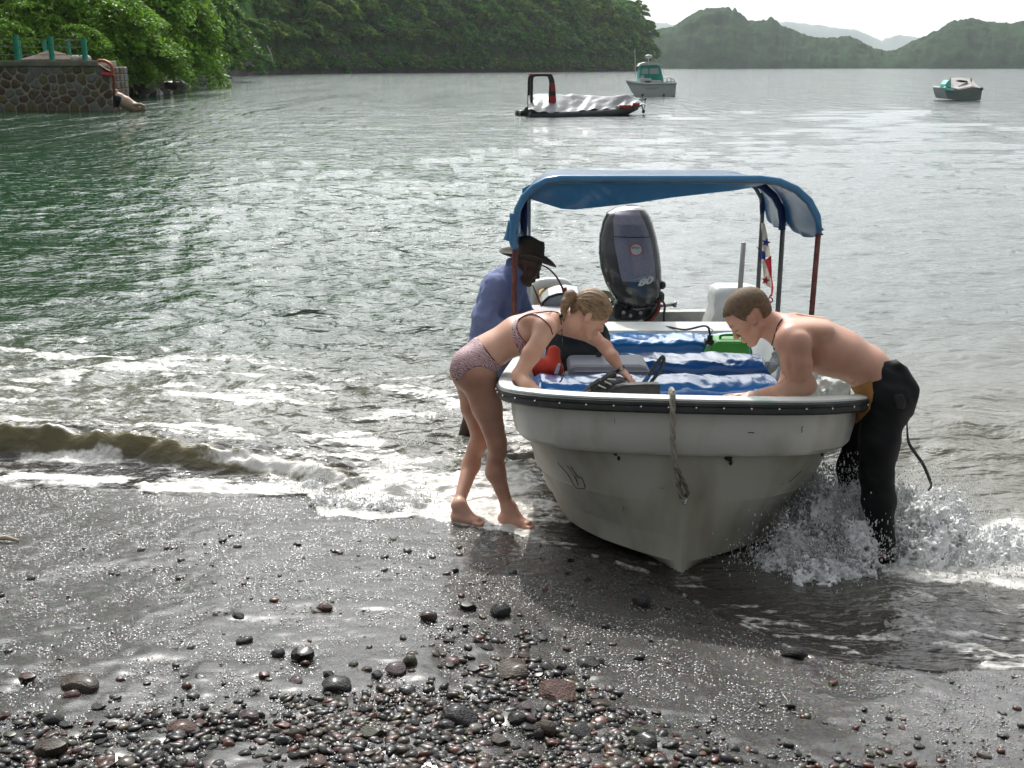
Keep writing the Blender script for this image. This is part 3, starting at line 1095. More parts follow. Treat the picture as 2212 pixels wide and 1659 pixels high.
for ri, (off, sc, step) in enumerate(rows):
    px = 395 + ri * 17
    while px < 1404:
        P = shore_at(px)
        d = P.y
        sc2 = sc * rt.uniform(.8, 1.2)
        w_px = 14 * sc2 * FPX / d / .97
        r = math.hypot(P.x, P.y)
        o2 = off * rt.uniform(.8, 1.2) * (.6 if d < 300 else 1)
        f = 1 + o2 / r
        z = bank_height(px, o2) - (3.2 if ri == 0 else 1.0)
        ki = rt.randrange(10)
        if 690 < px < 790 and ri == 1: ki = 4
        placed.append((px, P.x * f, P.y * f, z, ki, sc2, rt.uniform(0, 6.28), ri))
        px += max(14, w_px * rt.uniform(.38, .54))
def row_word(ri): return ['tree overhanging the water', 'tree on the shore', 'tree midway up', 'tree high up', 'tree at the top'][ri]
seen_lab = {}
_made = []
for (px, x, y, z, ki, sc2, rot, ri) in placed:
    if 1120 < px < 1240: ref = 'behind the covered inflatable'
    elif px >= 1330: ref = 'at the headland point'
    elif 1240 <= px < 1330: ref = 'behind the teal boat'
    elif px < 480: ref = 'in the shaded left cove'
    elif px < 700: ref = 'on the left far shore'
    elif px < 900: ref = 'on the middle far shore'
    else: ref = 'left of the moored boats'
    lab = f'{kinds[ki]} {row_word(ri)} {ref}'
    o = put_tree('headland_tree', (x, y, z), far_crowns[ki], far_trunks[rt.randrange(3)], sc2, rot, lab, G_FAR, csq=rt.uniform(.85, 1.1))
    _made.append((lab, px, o))
_ORD = ['leftmost', 'second', 'third', 'fourth', 'fifth', 'sixth', 'seventh', 'eighth', 'ninth', 'tenth', 'eleventh', 'twelfth', 'thirteenth', 'fourteenth', 'fifteenth']
for lab in set(l for l, _, _ in _made):
    same = sorted([(px, o) for l, px, o in _made if l == lab], key=lambda q: q[0])
    if len(same) > 1:
        for i, (_, o) in enumerate(same):
            o['label'] = (_ORD[min(i, 14)] + ' ' + ('from left, ' if i else '') + lab)
# the last trees on the point stand out against the sky
for (px, py, d, sc, ki, lab) in [(1392, 70, 735, 1.25, 0, 'tall round tree ending the headland against the sky'), (1372, 25, 745, 1.15, 1, 'highest olive tree on the headland point beside the sky'),
                                 (1402, 115, 730, .85, 2, 'lower green tree leaning over the water at the very point'), (1350, 40, 740, 1.2, 6, 'deep green crown just behind the headland point')]:
    p = at(px, py, d)
    put_tree('headland_tree', (p.x, p.y, p.z - 8.5 * sc), far_crowns[ki], far_trunks[0], sc, 1.0 + sc, lab, G_FAR)
# pale bare trunk seen in the shade of the cove
mb = MB()
a, b_ = at(577, 98, 330), at(588, 132, 330)
mb.tube([b_, b_.lerp(a, .5) + Vector((.3, 0, 0)), a], [.32, .25, .12], 6)
mb.tube([b_.lerp(a, .6), b_.lerp(a, .9) + Vector((1.2, 0, 0))], [.15, .06], 5)
o = mb.build('dead_tree', mat('pale dead wood', (.42, .40, .36), .8, color2=(.5, .48, .45)), origin=tuple(b_))
tag(o, 'pale leafless dead tree leaning in the shadowed cove', 'tree')

# near trees behind and right of the wall: leaf clusters one can make out
near_crowns = [crown_mesh('crown', 401, LEAF_NEAR[0], 5.0, 3.2, 230, 60, .20, droop=.55, flat=.45, aspect=2.4),
               crown_mesh('crown', 402, LEAF_NEAR[1], 5.0, 3.8, 230, 60, .22, droop=.5, flat=.5, aspect=2.2),
               crown_mesh('crown', 403, LEAF_NEAR[0], 5.0, 4.2, 230, 60, .19, droop=.7, flat=.5, aspect=2.6)]
near_trunks = [trunk_mesh('trunk', 500 + i, 4.5, .22, 4.2, 3) for i in range(2)]
NT = [  # px, py of crown centre, distance, scale, crown, squash, label
    (-20, 35, 92, 1.10, 1, 1, 'dark leafy tree at the left edge above the railing'),
    (60, -30, 96, 1.3, 1, 1, 'dark tree rising out of sight over the stone wall'),
    (70, 80, 88, .75, 0, 1, 'bright green bush right behind the green railing posts'),
    (130, 55, 90, .85, 2, 1, 'bright green tree with hanging sprays above the middle railing post'),
    (205, 50, 92, .95, 0, .8, 'yellow green tree whose long branch reaches right above the wall end'),
    (165, -10, 98, 1.1, 1, 1, 'dark green tree behind the long bright branch'),
    (255, 60, 100, .85, 0, .8, 'sunlit bright tree just right of the wall end'),
    (250, -20, 108, 1.2, 2, 1, 'tall bright tree at the top of the frame right of the wall'),
    (330, 20, 120, 1.25, 0, 1.2, 'tall tree with pale sunlit hanging foliage over the rocks'),
    (305, 100, 108, .80, 2, .8, 'low bright tree spreading over the shore rocks'),
    (262, 140, 98, .52, 0, 1, 'yellow green shrub spilling over beside the wall corner'),
    (285, 150, 100, .45, 0, .8, 'small bright shrub drooping towards the bending swimmer'),
    (372, 90, 135, 1.05, 2, 1.2, 'green tree hanging low over the near point of the bank'),
    (398, 40, 160, 1.3, 1, 1.2, 'dark tree standing beyond the near point of the bank'),
    (410, 110, 170, .95, 1, 1, 'dark drooping tree at the turn of the shore'),
    (345, 130, 122, .60, 0, .8, 'small sunlit tree dipping its branches near the rock point'),
    (445, 60, 205, 1.6, 1, 1, 'large shaded tree at the head of the cove'),
    (20, 110, 84, .5, 2, 1, 'leafy bush low behind the leftmost railing post'),
    (170, 105, 86, .5, 0, 1, 'small bright bush behind the last railing posts'),
    (215, 118, 90, .42, 0, .8, 'bright shrub above the end of the wall coping'),
]
for (px, py, d, sc, ci, sq, lab) in NT:
    p = at(px, py, d)
    th = 4.5
    put_tree('near_tree' if sc > .6 else 'shrub', (p.x, p.y, p.z - th * sc * sq), near_crowns[ci], near_trunks[ci % 2], sc, px * .37, lab, 'leafy trees behind the stone wall' if sc > .6 else 'bright shrubs round the stone wall', th=th, csq=sq)
    if sc <= .6:
        COL.objects[-1]
# ================================================================== stone wall, coping, railing, hoses
MORTAR = mat('pale wall mortar', (.34, .31, .27), .9, color2=(.50, .46, .40), nscale=2.5, bump=(14, .6, .03))
CONC = mat('weathered concrete', (.17, .155, .135), .9, color2=(.27, .25, .21), nscale=1.6, bump=(9, .6, .02))
STONES = [mat('wall stone brown', (.12, .094, .072), .85, color2=(.19, .15, .12), nscale=3, bump=(8, .7, .04)),
          mat('wall stone grey', (.16, .155, .145), .85, color2=(.24, .23, .215), nscale=3, bump=(8, .7, .04)),
          mat('wall stone reddish', (.115, .07, .05), .85, color2=(.17, .12, .09), nscale=3, bump=(8, .7, .04)),
          mat('wall stone ochre', (.15, .12, .06), .85, color2=(.20, .17, .10), nscale=3, bump=(8, .7, .04))]
wD = 66.0
w_end = at(246, 240, wD)
wx1 = w_end.x
wx0 = wx1 - 16.0
wtop = at(200, 131, wD).z
wall = thing('stone_wall', 'quay wall of brown irregular stones in pale mortar with a concrete coping', 'wall', (wx1 - 6, wD + 1, 0))
mb = MB()
mb.box(((wx0 + wx1 - .06) / 2, wD + 1.55, (wtop - .3 - 1.0) / 2), (wx1 - wx0 - .06, 3.0, wtop - .3 + 1.0))
mb.build('mortar_core', MORTAR, wall)
mb = MB()
step_x = at(213, 150, wD).x
mb.box(((wx0 + step_x) / 2, wD + 1.5, wtop - .15), (step_x - wx0, 3.2, .30), bevel=.03)
mb.build('coping', CONC, wall)
# irregular stones: cells round jittered centres, each shrunk for its mortar joint
rs = random.Random(77)
cw, nzs = .60, 6
x_start = max(wx0, at(-60, 200, wD).x)
chh = (wtop - .30) / nzs
nxs = int((wx1 - x_start) / cw)
x_start = wx1 - nxs * cw
seeds = []
for j in range(nzs):
    for i in range(nxs):
        seeds.append((x_start + (i + .5 + rs.uniform(-.36, .36) + (.5 if j % 2 and 0 < i < nxs - 1 else 0) * .8) * cw, (j + .5 + rs.uniform(-.33, .33)) * chh - .03))
def clip(poly, nx_, nz_, c):
    out = []
    for k in range(len(poly)):
        a, b = poly[k], poly[(k + 1) % len(poly)]
        da, db = a[0] * nx_ + a[1] * nz_ - c, b[0] * nx_ + b[1] * nz_ - c
        if da <= 0: out.append(a)
        if (da < 0) != (db < 0):
            t = da / (da - db)
            out.append((a[0] + (b[0] - a[0]) * t, a[1] + (b[1] - a[1]) * t))
    return out
for si, (sx, sz) in enumerate(seeds):
    poly = [(x_start - .02, -.12), (wx1 - .02, -.12), (wx1 - .02, wtop - .33), (x_start - .02, wtop - .33)]
    for sj, (qx, qz) in enumerate(seeds):
        if sj != si and abs(qx - sx) < 2.2 and abs(qz - sz) < 1.6:
            nx_, nz_ = qx - sx, qz - sz
            l = math.hypot(nx_, nz_)
            nx_, nz_ = nx_ / l, nz_ / l
            poly = clip(poly, nx_, nz_, (qx + sx) / 2 * nx_ + (qz + sz) / 2 * nz_ - .035)
    if len(poly) < 3: continue
    Q = []
    for k in range(len(poly)):        # round the corners
        p0, p1, p2 = poly[k - 1], poly[k], poly[(k + 1) % len(poly)]
        Q += [(p1[0] + (p0[0] - p1[0]) * .22, p1[1] + (p0[1] - p1[1]) * .22), (p1[0] + (p2[0] - p1[0]) * .22, p1[1] + (p2[1] - p1[1]) * .22)]
    cx, cz = sum(p[0] for p in Q) / len(Q), sum(p[1] for p in Q) / len(Q)
    if max(abs(q[0] - cx) + abs(q[1] - cz) for q in Q) < .12: continue
    pr = rs.uniform(.02, .07)
    m2 = MB()
    rings = [[Vector((cx + (q[0] - cx) * f, wD + yy, cz + (q[1] - cz) * f)) for q in Q] for f, yy in ((1.0, .08), (.97, .05 - pr), (.6, .015 - pr))]
    m2.loft(rings, caps=True)
    m2.build('stone', STONES[rs.choice([0, 0, 0, 1, 1, 2, 3])], wall)
for j in range(nzs):       # stones of the end face
    for i in range(4):
        m2 = MB()
        cy0 = wD + .12 + i * .72
        m2.box((wx1 - .03, cy0 + .33, j * chh + .17), (.10, .60 + rs.uniform(-.08, .06), .36), bevel=.04)
        m2.build('stone', STONES[rs.choice([0, 1, 2])], wall)
GREEN = mat('green painted post', (.015, .26, .17), .5, color2=(.03, .34, .22), nscale=5)
WIRE = mat('railing wire', (.20, .20, .20), .5, metal=.6)
posts = [(33, 77, 66.3, 'front green railing post nearest the left edge'), (108, 80, 66.3, 'front green railing post in the middle of the coping'), (180, 83, 66.3, 'front green railing post at the end of the coping'),
         (40, 88, 69, 'back green railing post behind the leftmost front one'), (95, 88, 70, 'back green railing post left of the gravel heap top'), (147, 89, 69.5, 'back green railing post right of the gravel heap')]
for px, pyt, d, lab in posts:
    t_ = at(px, pyt, d)
    rad = .15 if d < 67 else .11
    mb = MB()
    mb.tube([(t_.x, t_.y, wtop - .02), (t_.x, t_.y, t_.z)], rad, 10)
    mb.tube([(t_.x, t_.y, t_.z), (t_.x, t_.y, t_.z + .03)], rad * 1.06, 10)
    o = shade_auto(mb.build('railing_post', GREEN, origin=(t_.x, t_.y, wtop)))
    tag(o, lab, 'post', 'green railing posts on the quay wall')
for k, hz_ in enumerate((.35, .8, 1.25)):
    p0, p1 = at(-120, 100, 66.3), at(180, 100, 66.3)
    mb = MB()
    mb.tube([(p0.x, 66.3, wtop + hz_ * .9 + .05), ((p0.x + p1.x) / 2, 66.3, wtop + hz_ * .9), (p1.x, 66.3, wtop + hz_ * .9)], .022, 5)
    mb.tube([(p1.x, 66.3, wtop + hz_ * .9), (p1.x - 2.2, 69.5, wtop + hz_ * .9)], .022, 5)
    o = mb.build('railing_wire', WIRE, origin=(p1.x, 66.3, wtop))
    tag(o, ['lowest wire strung between the green railing posts', 'middle wire strung between the green railing posts', 'top wire strung between the green railing posts'][k], 'wire', 'railing wires')
# gravel heap and pale stones behind the rail
GR = mat('brown gravel heap', (.10, .075, .055), .95, color2=(.16, .12, .09), nscale=8, bump=(12, 1, .05))
c0 = at(112, 132, 68)
mb = MB()
rings = []
for i in range(7):
    f = i / 6
    rings.append([Vector((c0.x + math.cos(a) * 2.3 * (1 - f ** .8) * (1 + .1 * math.sin(3 * a)), 68 + math.sin(a) * 1.3 * (1 - f ** .8), wtop + .62 * f)) for a in np.linspace(0, 2 * math.pi, 18, endpoint=False)])
mb.loft(rings)
tag(mb.build('gravel_heap', GR, smooth_=True, origin=(c0.x, 68, wtop)), 'brown heap of gravel behind the green railing', 'gravel heap')
PALE = mat('pale stone', (.5, .47, .42), .8, color2=(.62, .6, .56))
for px, w_, lab in ((163, .45, 'left pale rock beside the last railing post'), (184, .6, 'larger pale rock against the last railing post')):
    p = at(px, 128, 67.2)
    mb = MB()
    mb.ell((p.x, 67.2, wtop + .12), (w_ * .6, .3, .22), 9, 6)
    tag(mb.build('pale_rock', PALE, smooth_=True, origin=(p.x, 67.2, wtop)), lab, 'rock', 'pale rocks on the quay')
HOSE = mat('orange hose', (.48, .10, .035), .5)
RED = mat('faded red cloth', (.55, .06, .08), .7)
def hose(name, pts, r, m, lab, cat):
    mb = MB()
    P = catmull(pts, 8)
    mb.tube(P, r, 7)
    return tag(mb.build(name, m, smooth_=True, origin=tuple(P[0])), lab, cat)
hose('hose', [at(212, 131, 65.9), at(226, 132, 65.9), at(238, 139, 65.8), at(243, 150, 65.8), at(240, 160, 65.8)], .09, HOSE, 'thick orange hose arching off the end of the wall coping', 'hose')
hose('hose', [at(214, 141, 65.95), at(228, 150, 65.85), at(240, 157, 65.8), at(246, 170, 65.8), at(247, 200, 65.8), at(247, 236, 65.8)], .07, mat('dark red hose', (.20, .05, .03), .6), 'dark red hose running down the corner of the stone wall', 'hose')
mb = MB()
c = at(228, 161, 65.8)
mb.ell((c.x, c.y, c.z), (.32, .15, .12), 10, 6)
mb.ell((c.x + .28, c.y, c.z - .04), (.2, .12, .08), 8, 5)
tag(mb.build('red_bundle', RED, smooth_=True, origin=tuple(c)), 'crumpled red cloth on the step of the wall', 'cloth')
# ================================================================== beached boat
HULLM = mat('grubby white hull paint', (.72, .72, .66), .42, color2=(.40, .38, .30), nscale=3.4, stretch=(1.5, 1.5, .45), detail=10, lo=.50, hi=.82, bump=(30, .15, .004), coat=.15)
HULLLOW = mat('stained lower hull paint', (.47, .46, .40), .45, color2=(.20, .18, .11), nscale=3.2, stretch=(1.2, 1.2, .5), detail=10, lo=.42, hi=.76, bump=(22, .2, .005), coat=.1)
INNER = mat('pale inner hull paint', (.56, .58, .55), .5, color2=(.40, .43, .41), nscale=4, lo=.45, hi=.75)
DECKW = mat('worn white gunwale paint', (.66, .68, .64), .42, color2=(.40, .56, .50), nscale=7, lo=.52, hi=.72, bump=(40, .2, .003))
RUBBER = mat('black rubber rail', (.030, .031, .031), .38, color2=(.075, .075, .07), nscale=9, lo=.5, hi=.8, bump=(60, .25, .003))
BOW = Vector((.800, 4.97, 0))
_a = Vector((.080, 1.0, 0)).normalized()
_r = Vector((_a.y, -_a.x, 0))
def B(s, w, z):
    p = BOW + _a * s + _r * w
    return Vector((p.x, p.y, z))
boat = thing('motor_boat', 'white open fishing boat with black rubber rail hauled bow first onto the sand', 'boat', (BOW.x, BOW.y, 0))
SL = 4.75
ZR = [(0, .955), (.12, .940), (.3, .905), (.6, .862), (1.0, .815), (1.6, .745), (2.5, .645), (3.8, .515), (SL, .43)]
# half-breadth curves as (s, w) polylines from the stem aft, one per level
def curve(pts, n_bow=30, n_aft=22):
    """resample: n_bow points over the first part by arc, then to the stern"""
    P = [Vector((a, b, 0)) for a, b in pts]
    D = catmull(P, 10)
    D = [Vector((max(p.x, pts[0][0]), max(p.y, 0), 0)) for p in D]
    L_ = [0]
    for i in range(1, len(D)):
        L_.append(L_[-1] + (D[i] - D[i - 1]).length)
    i1 = next(i for i, p in enumerate(D) if p.x >= 1.0)
    la = L_[i1]
    out = []
    for t_ in [la * (k / n_bow) for k in range(n_bow)] + [la + (L_[-1] - la) * k / n_aft for k in range(n_aft + 1)]:
        out.append((float(np.interp(t_, L_, [p.x for p in D])), float(np.interp(t_, L_, [p.y for p in D]))))
    return out
RAILC = [(0.0, 0), (.004, .22), (.022, .45), (.07, .64), (.16, .775), (.30, .862), (.48, .902), (.70, .915), (1.2, .912), (2.2, .895), (3.4, .86), (SL, .78)]
def inset(c, ds_, dw):
    out = []
    for i, (s, w) in enumerate(c):
        out.append((s + ds_ * max(0, 1 - s / .6), max(0, w - dw * min(1, w / .3))))
    return out
rail_c = curve(RAILC)
band_c = inset(rail_c, .045, .055)
bandlow_c = inset(rail_c, .075, .075)
chine_c = curve([(.125, 0), (.135, .22), (.17, .42), (.26, .60), (.42, .72), (.70, .79), (1.2, .81), (2.2, .79), (3.4, .75), (SL, .68)])
lo1_c = curve([(.13, 0), (.17, .20), (.25, .38), (.38, .55), (.58, .675), (.85, .745), (1.3, .775), (2.2, .765), (3.4, .73), (SL, .66)])
lo2_c = curve([(.12, 0), (.20, .17), (.32, .33), (.50, .49), (.74, .62), (1.0, .695), (1.5, .73), (2.4, .73), (3.4, .70), (SL, .64)])
lo3_c = curve([(.10, 0), (.17, .11), (.30, .26), (.48, .42), (.74, .56), (1.05, .62), (1.7, .62), (2.5, .63), (3.5, .60), (SL, .56)])
keel_c = curve([(.05, 0), (.20, .018), (.36, .022), (.58, .024), (.85, .025), (1.2, .025), (1.8, .025), (2.6, .025), (3.5, .025), (SL, .025)])
def zrail(s): return interp(ZR, s)
def lev(c, zf):
    return [(s, w, zf(s)) for s, w in c]
z_bandlow = lambda s: zrail(s) - .295 + .05 * min(1, s / .5)
LV = [lev(band_c, lambda s: zrail(s) - .05),
      lev(inset(rail_c, .052, .062), lambda s: zrail(s) - .16),
      lev(bandlow_c, lambda s: z_bandlow(s) + .025),
      lev(inset(rail_c, .095, .095), lambda s: z_bandlow(s)),
      lev(chine_c, lambda s: z_bandlow(s) - .012),
      lev(lo1_c, lambda s: .43 - .10 * s * .8),
      lev(lo1_c, lambda s: .422 - .10 * s * .8),
      lev([(s, w * .975) for s, w in lo1_c], lambda s: .41 - .10 * s * .8),
      lev(lo2_c, lambda s: .255 - .085 * s),
      lev([(s, w * .97) for s, w in lo2_c], lambda s: .238 - .085 * s),
      lev(lo3_c, lambda s: .125 - .085 * s),
      lev(keel_c, lambda s: .045 - .095 * s),
      lev(keel_c, lambda s: -.02 - .105 * s)]
def shell(levels, name, m, parent, smooth_=True):
    mb = MB()
    rings = []
    for lv_ in levels:
        rings.append([B(s, -w, z) for s, w, z in lv_[::-1]] + [B(s, w, z) for s, w, z in lv_[1:]])
    mb.loft(rings, close=False)
    mb.f = [tuple(f)[::-1] for f in mb.f]
    o = mb.build(name, m, parent)
    return shade_auto(o, 28) if smooth_ else o
shell(LV[:5], 'topside_band', HULLM, boat)
shell(LV[4:], 'hull', HULLLOW, boat)
# rubber rail: profile swept round the gunwale
def sweep(prof, c, name, m, parent, zf=zrail):
    mb = MB()
    path = [(s, -w) for s, w in c[::-1]] + [(s, w) for s, w in c[1:]]
    rings = []
    for i, (s, w) in enumerate(path):
        a_, b_ = path[max(i - 1, 0)], path[min(i + 1, len(path) - 1)]
        t_ = Vector((b_[0] - a_[0], b_[1] - a_[1], 0)).normalized()
        n_ = Vector((-t_.y, t_.x, 0))           # outward (forward at the stem)
        rings.append([B(s + n_.x * o_, w + n_.y * o_, zf(s) + z_) for o_, z_ in prof])
    mb.loft(rings, close=True)
    return shade_auto(mb.build(name, m, parent), 40)
sweep([(-.05, -.012), (.004, -.006), (.014, -.012), (.016, -.026), (.008, -.032), (.012, -.038), (.014, -.056), (.004, -.066), (-.05, -.062)][::-1], rail_c, 'rubber_rail', RUBBER, boat)
sweep([(-.072, -.012), (-.062, .004), (-.02, .007), (.004, .003), (.006, -.006), (-.05, -.02), (-.07, -.03)][::-1], rail_c, 'gunwale', DECKW, boat)
SCREW = mat('steel screw', (.75, .75, .75), .25, metal=1)
mb0 = MB()
mb0.ell((0, 0, 0), (.0055, .0035, .0055), 6, 4)
sc_me = bpy.data.meshes.new('screw')
sc_me.from_pydata(mb0.v, [], mb0.f)
sc_me.materials.append(SCREW)
path = [(s, -w) for s, w in rail_c[::-1]] + [(s, w) for s, w in rail_c[1:]]
L_ = [0]
for i in range(1, len(path)):
    L_.append(L_[-1] + math.hypot(path[i][0] - path[i - 1][0], path[i][1] - path[i - 1][1]))
mid_ = L_[len(rail_c) - 1]
for k in range(-13, 14):
    d_ = mid_ + k * .123 + .03
    s, w = np.interp(d_, L_, [p[0] for p in path]), np.interp(d_, L_, [p[1] for p in path])
    s2, w2 = np.interp(d_ + .01, L_, [p[0] for p in path]), np.interp(d_ + .01, L_, [p[1] for p in path])
    t_ = Vector((s2 - s, w2 - w, 0)).normalized()
    n_ = Vector((-t_.y, t_.x, 0))
    o = bpy.data.objects.new('screw', sc_me)
    COL.objects.link(o)
    o.parent = boat
    o.location = B(s + n_.x * .017 , w + n_.y * .017, zrail(s) - .034) - boat.location
# inner shell, floor, transom
inn = lambda d: inset(rail_c, .065 + d, .066 + d)
shell([lev(inn(0), lambda s: zrail(s) - .012), lev(inn(.03), lambda s: zrail(s) - .10), lev(inset(chine_c, .06, .06), lambda s: zrail(s) - .34), lev(inset(lo1_c, .07, .07), lambda s: .40 - .085 * s)][::-1], 'inner_shell', INNER, boat)
mb = MB()
c_ = inset(lo1_c, .07, .07)
mb.loft([[B(s, -w, .40 - .085 * s) for s, w in c_], [B(s, w, .40 - .085 * s) for s, w in c_]], close=False)
mb.build('floor', INNER, boat)
TR = mat('worn transom paint', (.42, .43, .40), .55, color2=(.24, .25, .23), nscale=5, lo=.42, hi=.68, bump=(25, .3, .005))
mb = MB()
zt = .385
prof_t = [(-.74, zt + .03), (-.40, zt + .01), (-.38, zt - .03), (.02, zt - .03), (.04, zt), (.74, zt + .02), (.66, -.05), (.50, -.25), (0, -.42), (-.50, -.25), (-.66, -.05)]
mb.loft([[B(SL - .10, w, z) for w, z in prof_t], [B(SL, w, z) for w, z in prof_t]])
mb.build('transom', TR, boat)
mb = MB()      # splash well / thwart in front of the transom
mb.box(B(3.85, 0, .405), (1.50, .36, .07), bevel=.02)
mb.box(B(3.68, 0, .26), (1.46, .03, .26))
mb.build('stern_thwart', INNER, boat)
GL = mat('weathered grey board', (.19, .20, .19), .6, color2=(.28, .29, .27), nscale=5)
mb = MB()
mb.box(B(SL - .13, -.20, .33), (.52, .04, .20), bevel=.006)
mb.build('motor_board', GL, boat)
# stern corner hoods
CW = mat('white moulded corner hood', (.64, .65, .63), .35, color2=(.52, .53, .50), nscale=6, lo=.5, hi=.8)
def hood(px0, px1, pyt, pyb, d, name, mirror=1):
    mb = MB()
    rings = []
    P0, P1 = at(px0, pyb, d), at(px1, pyb, d)
    Hh = at(px0, pyt, d).z - P0.z
    secs = [(-.16, .6), (-.12, .93), (0, 1.0), (.12, .93), (.16, .6)]
    for dy, k in secs:
        q = []
        for (u, v) in [(0, 0), (.04, .25), (.12, .55), (.10, .80), (.12, .93), (.22, 1.0), (.75, 1.0), (.92, .94), (1.0, .80), (1.0, 0)]:
            u2 = u if mirror > 0 else 1 - u
            q.append(Vector((P0.x + (P1.x - P0.x) * u2, d + dy, P0.z + Hh * (v * (.5 + .5 * k)))))
        rings.append(q)
    mb.loft(rings)
    return shade_auto(mb.build(name, CW, boat), 50)
hood(1520, 1640, 613, 712, 9.35, 'corner_hood')
mb = MB()
for pth, r in (([(1152, 712), (1152, 640), (1158, 618), (1180, 611), (1215, 612), (1228, 622)], .045),):
    P = [at(x, y, 9.4) for x, y in pth]
    mb.tube(catmull(P, 6), r, 8)
mb.build('corner_frame', CW, boat, smooth_=True)
# cleat knots under the band and bow eye
KN = mat('dark rope knot', (.03, .028, .025), .9)
for (w, s) in ((-.60, .30), (-.32, .13), (.20, .10), (.66, .32)):
    mb = MB()
    zz = z_bandlow(s) - .02
    mb.ell(B(s + .03, w, zz), (.020, .014, .012), 7, 5)
    mb.ell(B(s + .025, w + .012, zz - .018), (.009, .008, .016), 6, 5)
    mb.build('rope_knot', KN, boat, smooth_=True)
ST = mat('galvanised bow eye', (.6, .6, .6), .35, metal=.9)
mb = MB()
eye_s, eye_z = .095, .455
mb.tube([B(eye_s - .03 + .022 * math.cos(a) * .4, .0, eye_z + .026 * math.sin(a)) + Vector((.010 * math.cos(a), 0, 0)) for a in np.linspace(0, 2 * math.pi, 15)], .0055, 6)
mb.build('bow_eye', ST, boat, smooth_=True)
# marks on the bow flanks: worn outline of an emblem (left) and green streaks (right)
INK = mat('faded black line paint', (.03, .03, .028), .5)
GRN = mat('faded green line paint', (.04, .10, .07), .5)
def hull_pt(px, py, lv0=4):
    """point on the lower flank of the hull under frame position (px, py)"""
    best, bd = None, 1e9
    ray_o = Vector((0, 0, CAM_H))
    ray_d = (at(px, py, 5.0) - ray_o).normalized()
    for li in range(lv0, len(LV) - 2):
        for sgn in (-1, 1):
            for i in range(len(LV[li]) - 1):
                for u in (0, .5):
                    for v in (0, .25, .5, .75):
                        A_, B2 = LV[li], LV[li + 1]
                        s1, w1, z1 = [A_[i][k] * (1 - u) + A_[i + 1][k] * u for k in range(3)]
                        s2, w2, z2 = [B2[i][k] * (1 - u) + B2[i + 1][k] * u for k in range(3)]
                        p = B(s1 * (1 - v) + s2 * v, sgn * (w1 * (1 - v) + w2 * v), z1 * (1 - v) + z2 * v)
                        d = (p - ray_o).cross(ray_d).length
                        if d < bd: best, bd = p, d
    return best - ray_d * .004
def hull_line(pts, r, m, name, lv0=4):
    P = [hull_pt(*q, lv0=lv0) for q in pts]
    mb = MB()
    mb.tube(catmull(P, 4), r, 5)
    mb.build(name, m, boat)
hull_line([(1189, 984), (1204, 1005), (1225, 1030), (1244, 1050), (1254, 1055), (1261, 1050), (1259, 1040), (1250, 1025), (1236, 1010)], .0018, INK, 'emblem_outline')
hull_line([(1189, 984), (1198, 982), (1212, 990), (1226, 1005), (1240, 1022), (1252, 1042)], .0015, INK, 'emblem_outline')
hull_line([(1206, 996), (1220, 1014), (1236, 1034), (1248, 1048)], .0018, INK, 'emblem_outline')
hull_line([(1748, 985), (1725, 1010), (1700, 1035), (1690, 1045)], .003, GRN, 'green_streak')
hull_line([(1752, 990), (1730, 1014), (1704, 1038)], .002, GRN, 'green_streak')
BLU = mat('blue paint scuff', (.05, .09, .22), .6)
SCF = mat('dark scuff', (.24, .23, .20), .7)
hull_line([(1729, 930), (1740, 926), (1752, 924)], .0022, BLU, 'blue_scuff', 0)
hull_line([(1620, 931), (1632, 932)], .0022, GRN, 'green_scuff', 0)
hull_line([(1619, 943), (1634, 946)], .0016, GRN, 'green_scuff', 0)
_rs = random.Random(4)
for _i in range(9):
    px, py = _rs.uniform(1180, 1790), _rs.choice([_rs.uniform(905, 975), _rs.uniform(1010, 1120)])
    if py > 1000: px = _rs.uniform(1270, 1640)
    a_ = _rs.uniform(-1.2, 1.2)
    l_ = _rs.uniform(4, 13)
    hull_line([(px, py), (px + l_ * math.cos(a_), py + l_ * math.sin(a_))], _rs.uniform(.0008, .0018), SCF, 'scuff', 0)
# painter: twisted rope from the eye over the rail
ROPE = mat('grey mooring rope', (.23, .21, .17), .9, color2=(.42, .39, .32), nscale=30, bump=(90, .5, .003))
def rope(pts, r, name, m, label=None, cat=None, strands=3, parent=None, pitch=14):
    P = catmull(pts, 14)
    root = None
    mb = MB()
    Ls, up = [0], Vector((1, 0, 0))
    for i in range(1, len(P)): Ls.append(Ls[-1] + (P[i] - P[i - 1]).length)
    for k in range(strands):
        Q = []
        for i, p in enumerate(P):
            t_ = (P[min(i + 1, len(P) - 1)] - P[max(i - 1, 0)]).normalized()
            side_ = t_.cross(Vector((0, 1, .3))).normalized()
            u2 = side_.cross(t_)
            a = 2 * math.pi * (k / strands + Ls[i] / (pitch * r))
            Q.append(p + (side_ * math.cos(a) + u2 * math.sin(a)) * r * .5)
        mb.tube(Q, r * .58, 6)
    o = mb.build(name, m, parent, smooth_=True, origin=None if parent else tuple(P[0]))
    if label: tag(o, label, cat)
    return o
rope([B(.16, -.075, zrail(.1) - .02), B(.06, -.080, zrail(0) + .028), B(-.02, -.078, zrail(0) + .005), B(-.026, -.072, .80), B(-.022, -.060, .68), B(-.002, -.045, .60), B(.035, -.030, .52), B(.055, -.012, .462)], .0135, 'bow_rope', ROPE,
     'thick twisted rope hanging over the black bow rail down to the bow eye', 'rope')
rope([B(-.020, -.055, .655), B(.005, -.022, .58), B(.04, .012, .50), B(.060, .006, .470)], .010, 'bow_rope', mat('darker mooring rope', (.13, .12, .10), .9, color2=(.25, .23, .19), nscale=30), 'thin dark rope tail looped back through the bow eye', 'rope')

